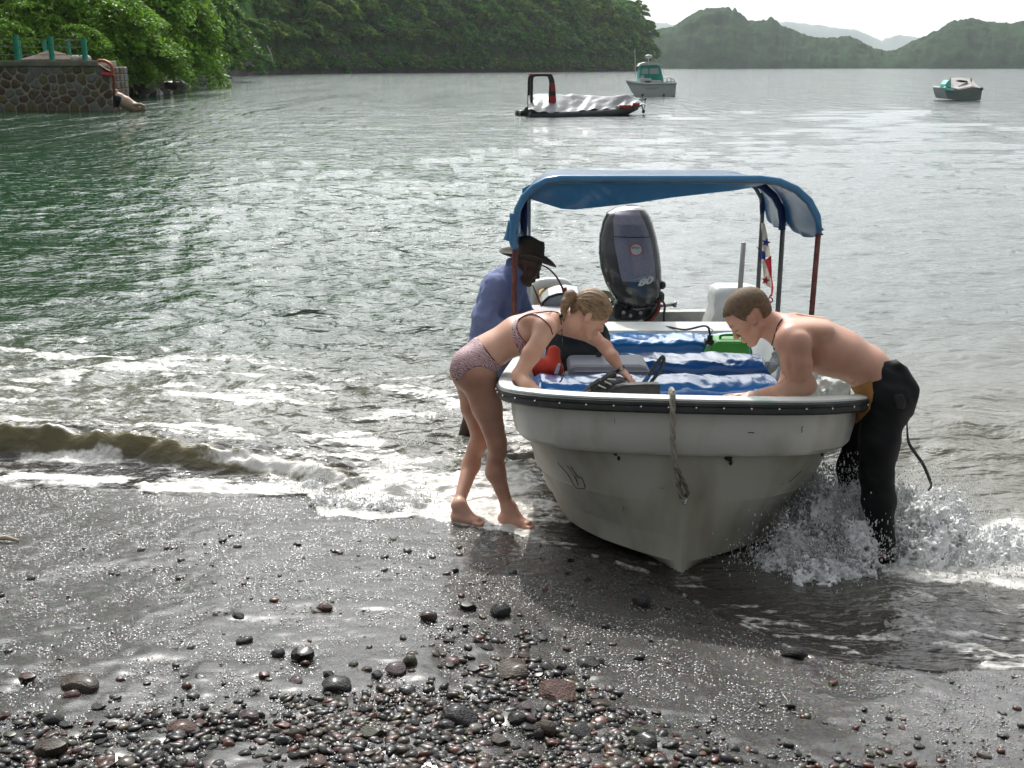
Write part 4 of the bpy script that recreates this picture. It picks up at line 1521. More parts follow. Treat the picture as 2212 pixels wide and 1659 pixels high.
# ------------------------------------------------------------------ padded blue benches
def vinyl(name, c1, c2):
    return mat(name, c1, .22, color2=c2, nscale=2.5, coat=.5, spec=.6)
V1 = vinyl('blue vinyl near', (.018, .115, .36), (.03, .16, .44))
V2 = vinyl('blue vinyl middle', (.018, .12, .38), (.03, .16, .46))
V3 = vinyl('teal blue vinyl', (.015, .13, .36), (.02, .17, .42))
def bench(px0, px1, py_back, py_low, s0, s1, ztop, h, m, label, seed, parent=None):
    y0, y1 = B(s0, 0, 0).y, B(s1, 0, 0).y
    ym = (y0 + y1) / 2
    x0, x1 = at(px0, py_back, ym).x, at(px1, py_back, ym).x
    nx_, nt_ = 130, 44
    u = np.linspace(0, 1, nx_)[:, None]
    th = np.linspace(0, 2 * math.pi, nt_, endpoint=False)[None, :]
    e = .55
    c, s = np.cos(th), np.sin(th)
    prof_y = np.sign(c) * np.abs(c) ** e * (y1 - y0) / 2
    prof_z = np.sign(s) * np.abs(s) ** e * h / 2
    end = np.clip(np.minimum(u, 1 - u) / .03, 0, 1) ** .5
    X = x0 + (x1 - x0) * u + 0 * th
    w1 = vnoise2(X * 9 + seed, (prof_y * 5 + X * 4), seed)
    w2 = 1 - 2 * np.abs(vnoise2(X * 8 + prof_y * 9 + seed, prof_y * 9 + prof_z * 5 + 0 * X, seed + 1) - .5) * 2
    w3 = 1 - 2 * np.abs(vnoise2(X * 22 - prof_y * 16, prof_y * 10 + prof_z * 14 + 0 * X, seed + 2) - .5) * 2
    rr = .008 * (w1 - .5) + .006 * (w2 - .3) + .003 * (w3 - .3)
    Y = ym + prof_y * (end * .12 + .88) + c * rr * .6
    Z = ztop - h / 2 + prof_z * (.35 + .65 * end) + s * rr * 1.2 - .012 * np.abs(np.sin(u * math.pi * 3.3 + seed)) * (s > 0)
    V = np.stack([X, Y + (X - x0) * -.0, Z], -1).reshape(-1, 3)
    F = grid_faces(nx_, nt_, wrap_v=True)
    F = list(map(tuple, F)) + [tuple(range(nt_))[::-1], tuple((nx_ - 1) * nt_ + k for k in range(nt_))]
    o = mesh_obj('bench_cushion', V, F, m, parent or boat)
    shade_auto(o, 60)
    if label: o['label'] = label
    return o
bench(1150, 1692, 812, 860, 1.22, 1.62, .672, .17, V1, 'nearest cushion, deep blue, under the flippers', 3)
bench(1245, 1655, 768, 805, 2.12, 2.50, .585, .18, V2, 'middle cushion, crumpled bright blue', 5)
bench(1215, 1618, 728, 762, 3.00, 3.34, .525, .20, V3, 'rear cushion, teal blue beside the green can', 9)
mb = MB()
for s0, z0 in ((1.42, .48), (2.31, .39), (3.17, .32)):
    mb.box(B(s0, 0, z0 - .06), (1.36, .28, .16))
mb.build('seat_box', INNER, boat)

# ------------------------------------------------------------------ canopy
POSTR = mat('rusty red canopy post', (.13, .035, .03), .5, color2=(.22, .09, .07), nscale=14, lo=.45, hi=.7)
POSTG = mat('grey green canopy post', (.10, .11, .10), .45, color2=(.17, .17, .16), nscale=14)
POSTW = mat('pale aluminium post', (.55, .55, .53), .4, metal=.4)
CANV = mat('blue canopy vinyl', (.050, .20, .40), .26, color2=(.065, .25, .47), nscale=3, coat=.25, bump=(5, .25, .02), translucent=.10)
CANI = mat('canopy inside painted backlit', (.10, .17, .27), .6, color2=(.18, .25, .34), nscale=6, translucent=.35)  # inside of the vinyl, its colour paled as if backlit
D1, D2, D3 = 6.80, 7.70, 8.62
zt1, zt2, zt3 = at(1400, 386, D1).z, at(1400, 379, D2).z, at(1400, 371, D3).z
def arch_pts(D, xl, xr, ztop, zb, rad):
    P = [Vector((xl, D, zb)), Vector((xl, D, ztop - rad * 1.25))]
    for a in np.linspace(180, 90, 6): P.append(Vector((xl + rad + rad * math.cos(math.radians(a)), D, ztop - rad + rad * math.sin(math.radians(a)))))
    for a in np.linspace(90, 0, 6): P.append(Vector((xr - rad * 1.4 + rad * 1.4 * math.cos(math.radians(a)), D, ztop - rad * 1.2 + rad * 1.2 * math.sin(math.radians(a)))))
    P += [Vector((xr, D, zb))]
    return P
x1l, x1r = at(1113, 560, D1).x, at(1761, 600, D1).x
x2l, x2r = at(1130, 480, D2).x, at(1687, 560, D2).x
x3l, x3r = at(1140, 480, D3).x, at(1641, 560, D3).x
arches = [(D1, x1l, x1r, zt1, .26), (D2, x2l, x2r, zt2, .24), (D3, x3l, x3r, zt3, .22)]
canopy = thing('canopy', 'blue vinyl sun canopy on rusty posts over the open boat', 'canopy', (x1l, D1, .6))
for i, (D, xl, xr, zt_, rad) in enumerate(arches):
    zb = zrail(D - 4.97) - .10
    P = arch_pts(D, xl, xr, zt_ - .012, zb, rad)
    cut = 4
    for seg, m in ((P[:3], POSTR if i == 0 else POSTG), (P[-2:], POSTR if i == 0 else POSTG)):
        mb = MB()
        lean = -.012 if i == 0 else 0
        mb.tube([p + Vector((lean * (p.z < 1), 0, 0)) for p in seg], .0165, 9)
        mb.build('post', m, canopy, smooth_=True)
    mb = MB()
    mb.tube(P[2:-1], .016, 8)
    mb.build('hoop', POSTG, canopy, smooth_=True)
mb = MB()
pw = at(1143, 420, 8.2)
mb.tube([(pw.x, 8.2, .45), (pw.x, 8.2, at(1140, 398, 8.2).z)], .013, 8)
mb.build('post', POSTW, canopy, smooth_=True)
# top sheet between the hoops, sagging a little between them
def sec(k, D, sag):
    """cross-section of the sheet at distance D between hoops (k from 0 to 2)"""
    i = min(int(k), 1)
    f = k - i
    A, C = arches[i], arches[i + 1]
    xl, xr, zt_, rad = [A[j] * (1 - f) + C[j] * f for j in (1, 2, 3, 4)]
    return xl, xr, zt_ - sag, rad
rings = []
rnd = random.Random(8)
NK = 33
dropR = [(0, .23), (1, .23), (2, .24)]
dropL = [(0, .24), (1, .18), (2, .14)]
for q in range(NK):
    k = 2 * q / (NK - 1)
    i = min(int(k), 1)
    f = k - i
    D = arches[i][0] * (1 - f) + arches[i + 1][0] * f
    sag = .030 * math.sin(math.pi * f)
    xl, xr, zt_, rad = sec(k, D, sag)
    ring = []
    dr, dl = interp(dropR, k), interp(dropL, k)
    wob = lambda a: .010 * (fbm2(k * 3 + a, a * 2.3, 3, 5) - .5)
    for v in np.linspace(1, 0, 7)[:-1]:
        ring.append(Vector((xl - .012 + .012 * math.sin(q * 1.9 + v * 4) * v * (1 if q % 16 else .3), D, zt_ - rad * 1.0 - (dl - .05) * v)))
    for a in np.linspace(180, 90, 8): ring.append(Vector((xl + rad + (rad + .010) * math.cos(math.radians(a)), D, zt_ - rad + (rad + .01) * math.sin(math.radians(a)))))
    for a in np.linspace(0, 1, 26)[1:-1]:
        x = xl + rad + (xr - rad * 1.4 - xl - rad) * a
        ring.append(Vector((x, D, zt_ + .010 - .02 * math.sin(math.pi * a) * math.sin(math.pi * f) + .030 * (float(fbm2(k * 2.2 + a * 3, a * 9, 3, 15)) - .5) * math.sin(math.pi * f) ** .5)))
    for a in np.linspace(90, 0, 9): ring.append(Vector((xr - rad * 1.4 + (rad * 1.4 + .010) * math.cos(math.radians(a)), D, zt_ - rad * 1.2 + (rad * 1.2 + .01) * math.sin(math.radians(a)))))
    for v in np.linspace(0, 1, 7)[1:]:
        ring.append(Vector((xr + .012 + .016 * v + .010 * math.sin(q * 1.1 + v * 3) * v * math.sin(math.pi * f), D, zt_ - rad * 1.2 - (dr - rad * 1.2 + .10) * v - .012 * math.sin(math.pi * f) * v)))
    rings.append(ring)
mb = MB()
mb.loft(rings, close=False)
mb.f = [tuple(f)[::-1] for f in mb.f]
o = mb.build('sheet', CANV, canopy, smooth_=True)
mod = o.modifiers.new('thickness', 'SOLIDIFY')
mod.thickness = .004
mod.offset = -1
o.data.materials.append(CANI)
mod.material_offset = 1
# rolled hem along the front hoop
mb = MB()
P = arch_pts(D1 - .012, x1l, x1r, zt1 + .002, zt1 - .27, .26)
mb.tube(P[1:-1] + [Vector((x1r + .012, D1 - .012, zt1 - .285))], .021, 10)
mb.build('hem', CANV, canopy, smooth_=True)
mb = MB()
PL = [Vector((x1l - .004, D1 - .01, zt1 - .20)), Vector((x1l - .006, D1 - .01, zt1 - .28)), Vector((x1l - .012, D1 - .005, zt1 - .36)), Vector((x1l - .002, D1, zt1 - .41))]
mb.tube(catmull(PL, 5), [.030 - .0005 * i for i in range(16)], 8)
PL = [Vector((x1l - .02, D1 + .03, zt1 - .25)), Vector((x1l - .030, D1 + .05, zt1 - .32)), Vector((x1l - .042, D1 + .05, zt1 - .37))]
mb.tube(catmull(PL, 5), [.022 + .0008 * i for i in range(11)], 8)
mb.build('loose_side_flap', CANV, canopy, smooth_=True)
# front valance drooping to the left
mb = MB()
low = [(1128, 420), (1145, 430), (1180, 441), (1212, 451), (1240, 453), (1300, 447), (1380, 438), (1450, 427), (1520, 419), (1590, 411), (1640, 402), (1662, 394)]
N_, M_ = 90, 12
rings = []
for i in range(N_):
    px = 1128 + (1662 - 1128) * i / (N_ - 1)
    pyl = interp(low, px)
    pyt = interp([(1128, 408), (1150, 396), (1180, 389), (1250, 387), (1700, 390)], px)
    r_ = []
    for j in range(M_):
        v = j / (M_ - 1)
        fold = .05 * v * (float(vnoise2(i * .11 + v * 1.5, v * 1.2, 7)) - .5) + .022 * v * (float(vnoise2(i * .33 - v * 4, v * 2, 9)) - .5)
        r_.append(at(px, pyt + (pyl - pyt) * v, D1 + .03 + .10 * v + fold))
    rings.append(r_)
mb.loft(rings, close=False)
o = mb.build('front_valance', CANV, canopy, smooth_=True)
# dark straps round the middle and back hoops
STRP = mat('dark blue webbing', (.012, .035, .12), .7)
mb = MB()
P = arch_pts(D2, x2l + .01, x2r - .006, zt2 - .02, zt2 - .30, .24)
mb.tube(P[8:-1] + [Vector((x2r - .006, D2, zt2 - .36))], .024, 8)
mb.build('strap', STRP, canopy, smooth_=True)
mb = MB()
mb.tube([(x3r - .002, D3, zt3 - .12), (x3r - .004, D3, zt3 - .25), (x3r, D3, zt3 - .36)], [.014, .02, .012], 8)
mb.build('strap', STRP, canopy, smooth_=True)
mb = MB()
mb.tube([(x2l + .01, D2, zt2 - .16), (x2l, D2, zt2 - .32), (x2l + .01, D2, zt2 - .42)], [.020, .03, .01], 8)
mb.build('strap', STRP, canopy, smooth_=True)
# ================================================================== people
from mathutils.bvhtree import BVHTree
def nv(v):
    v = np.array(v, float)
    return v / np.linalg.norm(v)
def A3(px, py, D):
    return np.array(at(px, py, D))
SKIN_W = mat('sun pinked fair skin', (.64, .39, .29), .45, color2=(.53, .27, .19), nscale=7, lo=.3, hi=.7, sss=.12, attr='skin_tone', spec=.4, bump=(120, .08, .002))
SKIN_M = mat('fair skin of shirtless man', (.62, .38, .28), .42, color2=(.52, .265, .19), nscale=6, lo=.3, hi=.7, sss=.12, attr='skin_tone', spec=.42, bump=(120, .08, .002))
SKIN_D = mat('dark brown skin', (.055, .032, .022), .42, color2=(.080, .045, .030), nscale=9, attr='skin_tone')
HAIR_W = mat('dark blond hair', (.15, .090, .050), .45, color2=(.36, .235, .13), nscale=5, stretch=(2, 9, 9), lo=.3, hi=.7, bump=(60, .7, .004), attr='skin_tone')
HAIR_M = mat('short light brown hair', (.11, .070, .040), .7, color2=(.18, .12, .07), nscale=60, bump=(220, .8, .004))

class Body:
    def __init__(self, lo, hi, h):
        self.f = Field(lo, hi, h)
        self.lips = None
    def frame(self, fwd):
        f = nv(fwd)
        up = np.array([0, 0, 1.0])
        u = nv(up - f * (up @ f))
        s = np.cross(u, f)
        return f, s, u
    def head(self, o, fwd, sc=1.0, female=False, roll=0, ear=0.0, ez=0.0):
        f, s, u = self.frame(fwd)
        if roll:
            c, r = math.cos(roll), math.sin(roll)
            s, u = s * c + u * r, u * c - s * r
        self.ho, self.hf, self.hs, self.hu, self.hsc = np.array(o), f, s, u, sc
        ax = np.array([f, s, u])
        L_ = lambda a, b, c: self.ho + (f * a + s * b + u * c) * sc
        F = self.f
        E = lambda c, r, k=.02, sub=False: F.ell(L_(*c), np.array(r) * sc, ax, k * sc, sub)
        Cn = lambda a, b, ra, rb, k=.02, sub=False: F.cone(L_(*a), L_(*b), ra * sc, rb * sc, k * sc, sub=sub)
        jw = .9 if female else 1.0
        E((-.012, 0, .030), (.098, .076, .086), .01)
        E((.040, 0, .030), (.050, .062, .052), .03)
        E((.040, 0, -.032), (.046, .056 * jw, .066), .03)
        for q in (-1, 1):
            Cn((.000, q * .052 * jw, -.058), (.066, q * .014, -.100), .024 * jw, .020, .022)
            E((.060, q * .038, -.030), (.024, .020, .022), .02)
        E((.078, 0, -.100), (.017, .022, .015), .018)
        Cn((.086, .030, .014), (.086, -.030, .014), .0095, .0095, .016)
        for q in (-1, 1):
            E((.098, q * .031, -.003), (.015, .015, .010), .010, True)
            E((.077, q * .031, -.005), (.0145, .0135, .0115), .004)
        Cn((.090, 0, .006), (.109, 0, -.034), .0075, .0105, .010)
        E((.112, 0, -.038), (.0105, .010, .0095), .007)
        for q in (-1, 1):
            E((.101, q * .011, -.043), (.010, .0065, .007), .006)
        E((.088, 0, -.070), (.014, .026, .018), .012)
        E((.0985, 0, -.0655), (.0085, .019, .0048), .004)
        E((.0965, 0, -.0765), (.0085, .017, .0055), .004)
        E((.106, 0, -.0710), (.006, .020, .0014), .002, True)
        E((.088, 0, -.088), (.010, .018, .005), .006, True)
        for q in (-1, 1):
            E((-.006 + ear, q * .076, -.006 + ez), (.019, .0075, .031), .006)
            E((-.001 + ear, q * .085, -.004 + ez), (.009, .006, .016), .004, True)
        Cn((-.030, 0, -.040), (-.045, 0, -.10), .052, .050, .02)
        self.L_ = L_
    def hand(self, wrist, dirv, palm_n, sc=1.0, curl=.5, spread=.16, thumb_side=1):
        """palm plus four unequal fingers with two bends and a thumb from the palm's side"""
        d, n = nv(dirv), nv(palm_n)
        n = nv(n - d * (n @ d))
        s = np.cross(d, n) * thumb_side
        F = self.f
        w = np.array(wrist, float)
        k = .006
        F.cone(w, w + d * .03 * sc, .024 * sc, .028 * sc, .012, flat=(n, .62))
        F.cone(w + d * .03 * sc - s * .016 * sc, w + d * .085 * sc - s * .022 * sc, .018 * sc, .014 * sc, .012, flat=(n, .75))
        F.cone(w + d * .03 * sc + s * .014 * sc, w + d * .088 * sc + s * .020 * sc, .020 * sc, .014 * sc, .012, flat=(n, .75))
        Ls = [(.034, -.030, .72), (.043, -.011, .95), (.047, .009, 1.0), (.042, .028, .92)]
        for i, (l, off, q) in enumerate(Ls):
            base = w + d * (.086 + .006 * (1 - abs(i - 1.7) / 2)) * sc + s * off * sc
            ang = spread * (i - 1.5) * .6
            dd = nv(d + s * ang)
            p0 = base
            for j, (fl, rr) in enumerate(((1.0, .0090), (.62, .0082), (.45, .0074))):
                a = curl * (j + .6) * .75
                dv = dd * math.cos(a) + (n * math.sin(a))
                p1 = p0 + dv * l * q * fl * sc
                F.cone(p0, p1, rr * sc, (rr - .0008) * sc, k * .5)
                p0 = p1
        tb = w + d * .028 * sc + s * .030 * sc
        t1 = tb + nv(d * .75 + s * .75 + n * .3) * .038 * sc
        t2 = t1 + nv(d * 1.0 + s * .25 + n * .45) * .030 * sc
        F.cone(w + d * .020 * sc + s * .014 * sc, tb, .018 * sc, .014 * sc, .012)
        F.cone(tb, t1, .0125 * sc, .0105 * sc, .006)
        F.cone(t1, t2, .0105 * sc, .0088 * sc, .004)
    def foot(self, ankle, heel, toe, sc=1.0, width=.042, bare=True):
        ankle, heel, toe = [np.array(p, float) for p in (ankle, heel, toe)]
        F = self.f
        d = nv(toe - heel)
        s = np.cross(d, [0, 0, 1.0])
        F.ell(heel + d * .018 + np.array([0, 0, .026]), (.036 * sc, .030 * sc, .030 * sc), np.array([d, s, [0, 0, 1]]), .02)
        F.cone(ankle, heel + d * .045 + np.array([0, 0, .040]), .033 * sc, .034 * sc, .03)
        F.cone(ankle + d * .02, heel + (toe - heel) * .62 + np.array([0, 0, .024]), .032 * sc, .024 * sc, .03)
        F.cone(heel + d * .02 + np.array([0, 0, .022]), toe - d * .035 + np.array([0, 0, .018]), .026 * sc, .022 * sc, .02, flat=(s, 1.55))
        if bare:
            for i, (o_, r_, l_) in enumerate(((.030, .0120, 0), (.010, .0090, .004), (-.008, .0085, -.002), (-.023, .0080, -.010), (-.036, .0075, -.020))):
                b = toe - d * .035 + s * o_ * sc + np.array([0, 0, .013])
                F.cone(b, b + d * (.034 + l_), r_ * sc * 1.05, r_ * sc, .004)
        else:
            F.cone(toe - d * .04 + np.array([0, 0, .024]), toe - d * .01 + np.array([0, 0, .020]), .034, .026, .02, flat=(s, 1.3))
    def lip_tone(self, V, base=1.0, lips=(1.05, .68, .68)):
        q = (V - self.ho) / self.hsc
        a, b, c = q @ self.hf, q @ self.hs, q @ self.hu
        T = np.ones((len(V), 3)) * base
        m = np.exp(-(((a - .100) / .012) ** 2 + (b / .019) ** 2 + ((c + .071) / .009) ** 2) ** 1.5)
        T = T * (1 - m[:, None]) + np.array(lips) * m[:, None]
        for q_ in (-1, 1):
            m = np.exp(-(((a - .084) / .020) ** 2 + ((b - q_ * .036) / .020) ** 2 + ((c + .010) / .0046) ** 2) ** 1.2)     # lash line of the lowered lids
            T = T * (1 - .85 * m[:, None])
            m = np.exp(-(((a - .086) / .024) ** 2 + ((b - q_ * .036) / .024) ** 2 + ((c - .019) / .0055) ** 2) ** 1.2)     # eyebrow
            T = T * (1 - .5 * m[:, None] * np.array([.8, 1, 1.1]))
            m = np.exp(-(((b - q_ * .084) / .012) ** 2 + ((a + .002) / .02) ** 2 + (c / .032) ** 2))
            T = T * (1 - m[:, None] * np.array([-.02, .16, .16]))
            m = np.exp(-(((a - .075) / .03) ** 2 + ((b - q_ * .045) / .022) ** 2 + ((c + .035) / .022) ** 2))
            T = T * (1 - m[:, None] * np.array([-.03, .10, .10]))
        return T
def poly_sd(px, py, poly):
    """signed distance (frame units, negative inside) to a polygon"""
    d = np.full(px.shape, 1e9)
    inside = np.zeros(px.shape, bool)
    n = len(poly)
    for i in range(n):
        ax, ay = poly[i]
        bx_, by_ = poly[(i + 1) % n]
        ex, ey = bx_ - ax, by_ - ay
        t_ = np.clip(((px - ax) * ex + (py - ay) * ey) / (ex * ex + ey * ey), 0, 1)
        d = np.minimum(d, np.hypot(px - ax - t_ * ex, py - ay - t_ * ey))
        c = ((ay > py) != (by_ > py)) & (px < (bx_ - ax) * (py - ay) / ((by_ - ay) if by_ != ay else 1e-9) + ax)
        inside ^= c
    return np.where(inside, -d, d)
def proj(X, Y, Z):
    dx, dy, dz = X, Y, Z - CAM_H
    ad = dy * CP - dz * SP
    return 1106 + FPX * dx / ad, 829.5 - FPX * (dy * SP + dz * CP) / ad
def region(field, poly, mpp):
    X, Y, Z = field.coords()
    px, py = proj(X + 0 * Y + 0 * Z, Y + 0 * X + 0 * Z, Z + 0 * X + 0 * Y)
    sh = px.shape
    bx0, bx1 = min(p[0] for p in poly) - 12, max(p[0] for p in poly) + 12
    by0, by1 = min(p[1] for p in poly) - 12, max(p[1] for p in poly) + 12
    m = (px > bx0) & (px < bx1) & (py > by0) & (py < by1)
    out = np.full(sh, .05, dtype=np.float32)
    out[m] = poly_sd(px[m], py[m], poly) * mpp
    return out
class Surf:
    """finds points of a surface under frame positions, for straps and cords laid on it"""
    def __init__(self, V, F):
        self.t = BVHTree.FromPolygons([Vector(v) for v in V], [tuple(f) for f in F])
    def hit(self, px, py, off=.003, side=None):
        o = Vector((0, 0, CAM_H))
        d = (at(px, py, 5) - o).normalized()
        loc, n, i, dist = self.t.ray_cast(o, d)
        if loc is None:
            p = at(px, py, 5.8)
            loc, n, i, dist = self.t.find_nearest(p)
        if n.dot(d) > 0: n = -n
        return loc + n * off
def emit(field, name, m, parent, F=None, tone=None, smooth_=True):
    V, Q = field.mesh(F)
    cols = {'skin_tone': tone(V) if tone else np.ones(len(V))}
    return mesh_obj(name, V, Q, m, parent, smooth_, colors=cols), V, Q

# ------------------------------------------------------------------ woman in a bikini bending over the left rail
W = thing('person', 'blond woman in a patterned pink bikini bending over the left rail of the boat', 'person', tuple(onground(1050, 1128)))
b = Body((-.42, 5.42, -.06), (.78, 6.32, 1.22), .0056)
f = b.f
C = lambda p, q, ra, rb, k=.03, flat=None: f.cone(A3(*p), A3(*q), ra, rb, k, flat)
YA = (0, 1, 0)
C((1026, 785, 5.88), (1050, 765, 5.88), .098, .090, .05, (YA, 1.50))
C((1050, 765, 5.88), (1080, 745, 5.88), .088, .078, .05, (YA, 1.50))
C((1080, 745, 5.88), (1118, 724, 5.88), .078, .090, .05, (YA, 1.45))
C((1118, 724, 5.88), (1158, 707, 5.89), .090, .082, .05, (YA, 1.50))
C((1158, 706, 5.89), (1190, 697, 5.90), .074, .050, .04, (YA, 1.7))
C((1190, 696, 5.91), (1240, 682, 5.94), .050, .046, .03)
f.ell(A3(1012, 800, 5.80), (.098, .092, .105), None, .05)
f.ell(A3(1013, 797, 5.96), (.098, .092, .105), None, .05)
f.ell(A3(1140, 742, 5.81), (.050, .052, .058), None, .03)
f.ell(A3(1142, 740, 5.95), (.050, .052, .058), None, .03)
# shoulder blades and shoulders
f.ell(A3(1160, 690, 5.79), (.075, .055, .035), None, .04)
f.ell(A3(1178, 706, 5.735), (.056, .050, .052), None, .04)
f.ell(A3(1205, 700, 6.05), (.052, .050, .050), None, .04)
torso_only = f.F.copy()
C((1180, 712, 5.715), (1148, 765, 5.67), .052, .044, .03)
C((1148, 765, 5.67), (1122, 812, 5.63), .044, .038, .03)
C((1122, 813, 5.63), (1140, 836, 5.56), .040, .038, .02)
C((1140, 836, 5.56), (1184, 866, 5.46), .038, .026, .02)
b.hand(A3(1184, 866, 5.46), A3(1206, 880, 5.41) - A3(1184, 866, 5.46), (0, .3, -1), .95, .5)
C((1215, 706, 6.10), (1282, 728, 6.16), .046, .037, .03)
C((1282, 728, 6.16), (1308, 750, 6.13), .037, .034, .025)
C((1308, 750, 6.13), (1322, 770, 6.08), .037, .034, .02)
C((1322, 770, 6.08), (1341, 800, 6.05), .034, .0235, .02)
b.hand(A3(1341, 800, 6.05), A3(1366, 823, 6.00) - A3(1341, 800, 6.05), (-.25, -.2, -1), .95, .85)
# legs
hn, hf_ = onground(1083, 1128), onground(981, 1124)
tn, tf = onground(1152, 1143), onground(1044, 1135)
hn, hf_, tn, tf = [np.array(p) for p in (hn, hf_, tn, tf)]
C((1030, 812, 5.80), (1052, 880, 5.79), .096, .076, .04)
C((1052, 880, 5.79), (1073, 955, 5.78), .076, .052, .03)
C((1073, 955, 5.78), (1076, 975, 5.78), .050, .048, .02)
C((1070, 985, 5.80), (1070, 1020, 5.80), .046, .050, .03)
an = hn + np.array([.035, 0, .085])
f.cone(A3(1071, 1020, 5.80), an, .049, .030, .03)
b.foot(an, hn, tn)
C((1018, 808, 5.97), (1026, 880, 5.99), .094, .072, .04)
C((1026, 880, 5.99), (1038, 942, 6.0), .072, .050, .03)
C((1038, 942, 6.0), (1033, 962, 6.0), .049, .046, .02)
C((1028, 965, 6.01), (1017, 1005, 6.0), .045, .048, .03)
af = hf_ + np.array([.022, 0, .085])
f.cone(A3(1017, 1005, 6.0), af, .047, .029, .03)
b.foot(af, hf_, tf)
b.head(A3(1275, 676, 5.92), (math.cos(math.radians(39)) * math.cos(.22), math.sin(.22), -math.sin(math.radians(39))), 1.00, True, ear=-.022, ez=-.022)
fb = f.F.copy()
_, WV_, WQ_ = emit(f, 'body', SKIN_W, W, tone=lambda V: b.lip_tone(V))
WS = Surf(WV_, WQ_)
# bikini
BIK = bpy.data.materials.new('pink zebra print fabric')
BIK.use_nodes = True
_nt = BIK.node_tree
_w = _nt.nodes.new('ShaderNodeTexWave')
_w.inputs['Scale'].default_value = 40
_w.inputs['Distortion'].default_value = 9
_w.inputs['Detail'].default_value = 2
_w.inputs['Detail Scale'].default_value = 1.6
_w.bands_direction = 'DIAGONAL'
_tc = _nt.nodes.new('ShaderNodeTexCoord')
_nt.links.new(_tc.outputs['Object'], _w.inputs['Vector'])
_rp = _nt.nodes.new('ShaderNodeValToRGB')
_rp.color_ramp.elements[0].position, _rp.color_ramp.elements[1].position = .35, .55
_rp.color_ramp.elements[0].color, _rp.color_ramp.elements[1].color = (.20, .09, .11, 1), (.60, .42, .43, 1)
_nt.links.new(_w.outputs['Fac'], _rp.inputs['Fac'])
_nt.links.new(_rp.outputs['Color'], _nt.nodes['Principled BSDF'].inputs['Base Color'])
_nt.nodes['Principled BSDF'].inputs['Roughness'].default_value = .6
TRIM = mat('dark red trim', (.10, .018, .025), .6)
bot = [(1033, 731), (1048, 752), (1066, 776), (1082, 790), (1100, 800), (1096, 812), (1078, 811), (1058, 798), (1040, 792), (1025, 793), (1010, 801), (996, 818), (984, 824), (970, 800), (985, 750), (1015, 724)]
reg = region(f, bot, 1 / 425)
emit(f, 'bikini_bottom', BIK, W, np.maximum(fb - .0035, reg))
top = [(1114, 686), (1105, 705), (1109, 735), (1124, 768), (1138, 776), (1156, 762), (1154, 750), (1138, 742), (1123, 724), (1118, 704), (1121, 690)]
reg = region(f, top, 1 / 425)
emit(f, 'bikini_top', BIK, W, np.maximum(torso_only - .0035, reg))
def laid(surf, pts, r, name, m, parent, off=.003, n=6):
    P = [surf.hit(*q, off=off) for q in pts]
    mb = MB()
    mb.tube(catmull(P, 4), r, n)
    return mb.build(name, m, parent, smooth_=True)
laid(WS, [(1118, 722), (1116, 706), (1121, 692), (1134, 683), (1150, 680), (1164, 684), (1177, 694), (1188, 706), (1193, 722)], .0032, 'strap', TRIM, W)
laid(WS, [(1136, 741), (1125, 728), (1118, 714), (1116, 706)], .0030, 'strap', TRIM, W)
laid(WS, [(1121, 690), (1140, 680), (1165, 676), (1190, 674), (1206, 676)], .0028, 'strap', TRIM, W)
laid(WS, [(1033, 733), (1048, 753), (1066, 777), (1082, 791), (1098, 800)], .0034, 'waist_trim', TRIM, W)
# necklace cord hanging free with its loop
CORD = mat('black cord', (.012, .012, .013), .6)
mb = MB()
P = [WS.hit(1209, 686), WS.hit(1212, 700), WS.hit(1214, 722), at(1215, 745, 5.80), at(1214, 775, 5.80), at(1210, 800, 5.79), at(1213, 818, 5.79), at(1208, 826, 5.79)]
mb.tube(catmull(P, 5), .0026, 6)
mb.tube(catmull([P[3], at(1219, 770, 5.80), at(1221, 795, 5.79), at(1214, 820, 5.79), P[7]], 5), .0026, 6)
mb.ell(WS.hit(1210, 684, .010), (.011, .010, .012), 8, 6)
mb.build('neck_cord', CORD, W, smooth_=True)
mb = MB()
mb.ell(WS.hit(1208, 682, .016), (.008, .006, .008), 8, 6)
mb.build('silver_pendant', mat('silver', (.7, .7, .72), .25, metal=1), W, smooth_=True)
# wrist watch on the far wrist
def bracelet(ctr, axis, r, w_, th, m, name, parent):
    a = nv(axis)
    e1 = nv(np.cross(a, [0, 0, 1.0]))
    e2 = np.cross(a, e1)
    mb = MB()
    rings = []
    for k in range(18):
        t_ = 2 * math.pi * k / 18
        o_ = e1 * math.cos(t_) + e2 * math.sin(t_)
        rings.append([Vector(ctr + o_ * r - a * w_ / 2), Vector(ctr + o_ * (r + th) - a * w_ / 2), Vector(ctr + o_ * (r + th) + a * w_ / 2), Vector(ctr + o_ * r + a * w_ / 2)])
    rings.append(rings[0])
    mb.loft(rings, caps=False)
    o = mb.build(name, m, parent, smooth_=False)
    return o
WATCHM = mat('black watch strap', (.02, .022, .022), .4)
p0, p1 = A3(1335, 791, 6.055), A3(1341, 800, 6.05)
bracelet(p0 * .3 + p1 * .7, p1 - p0, .0255, .016, .004, WATCHM, 'watch_strap', W)
mb = MB()
pc = p0 * .3 + p1 * .7 + np.array([.004, -.029, .010])
mb.ell(tuple(pc), (.014, .005, .014), 10, 6)
mb.build('watch_case', mat('steel watch', (.35, .36, .36), .25, metal=.8), W, smooth_=True)
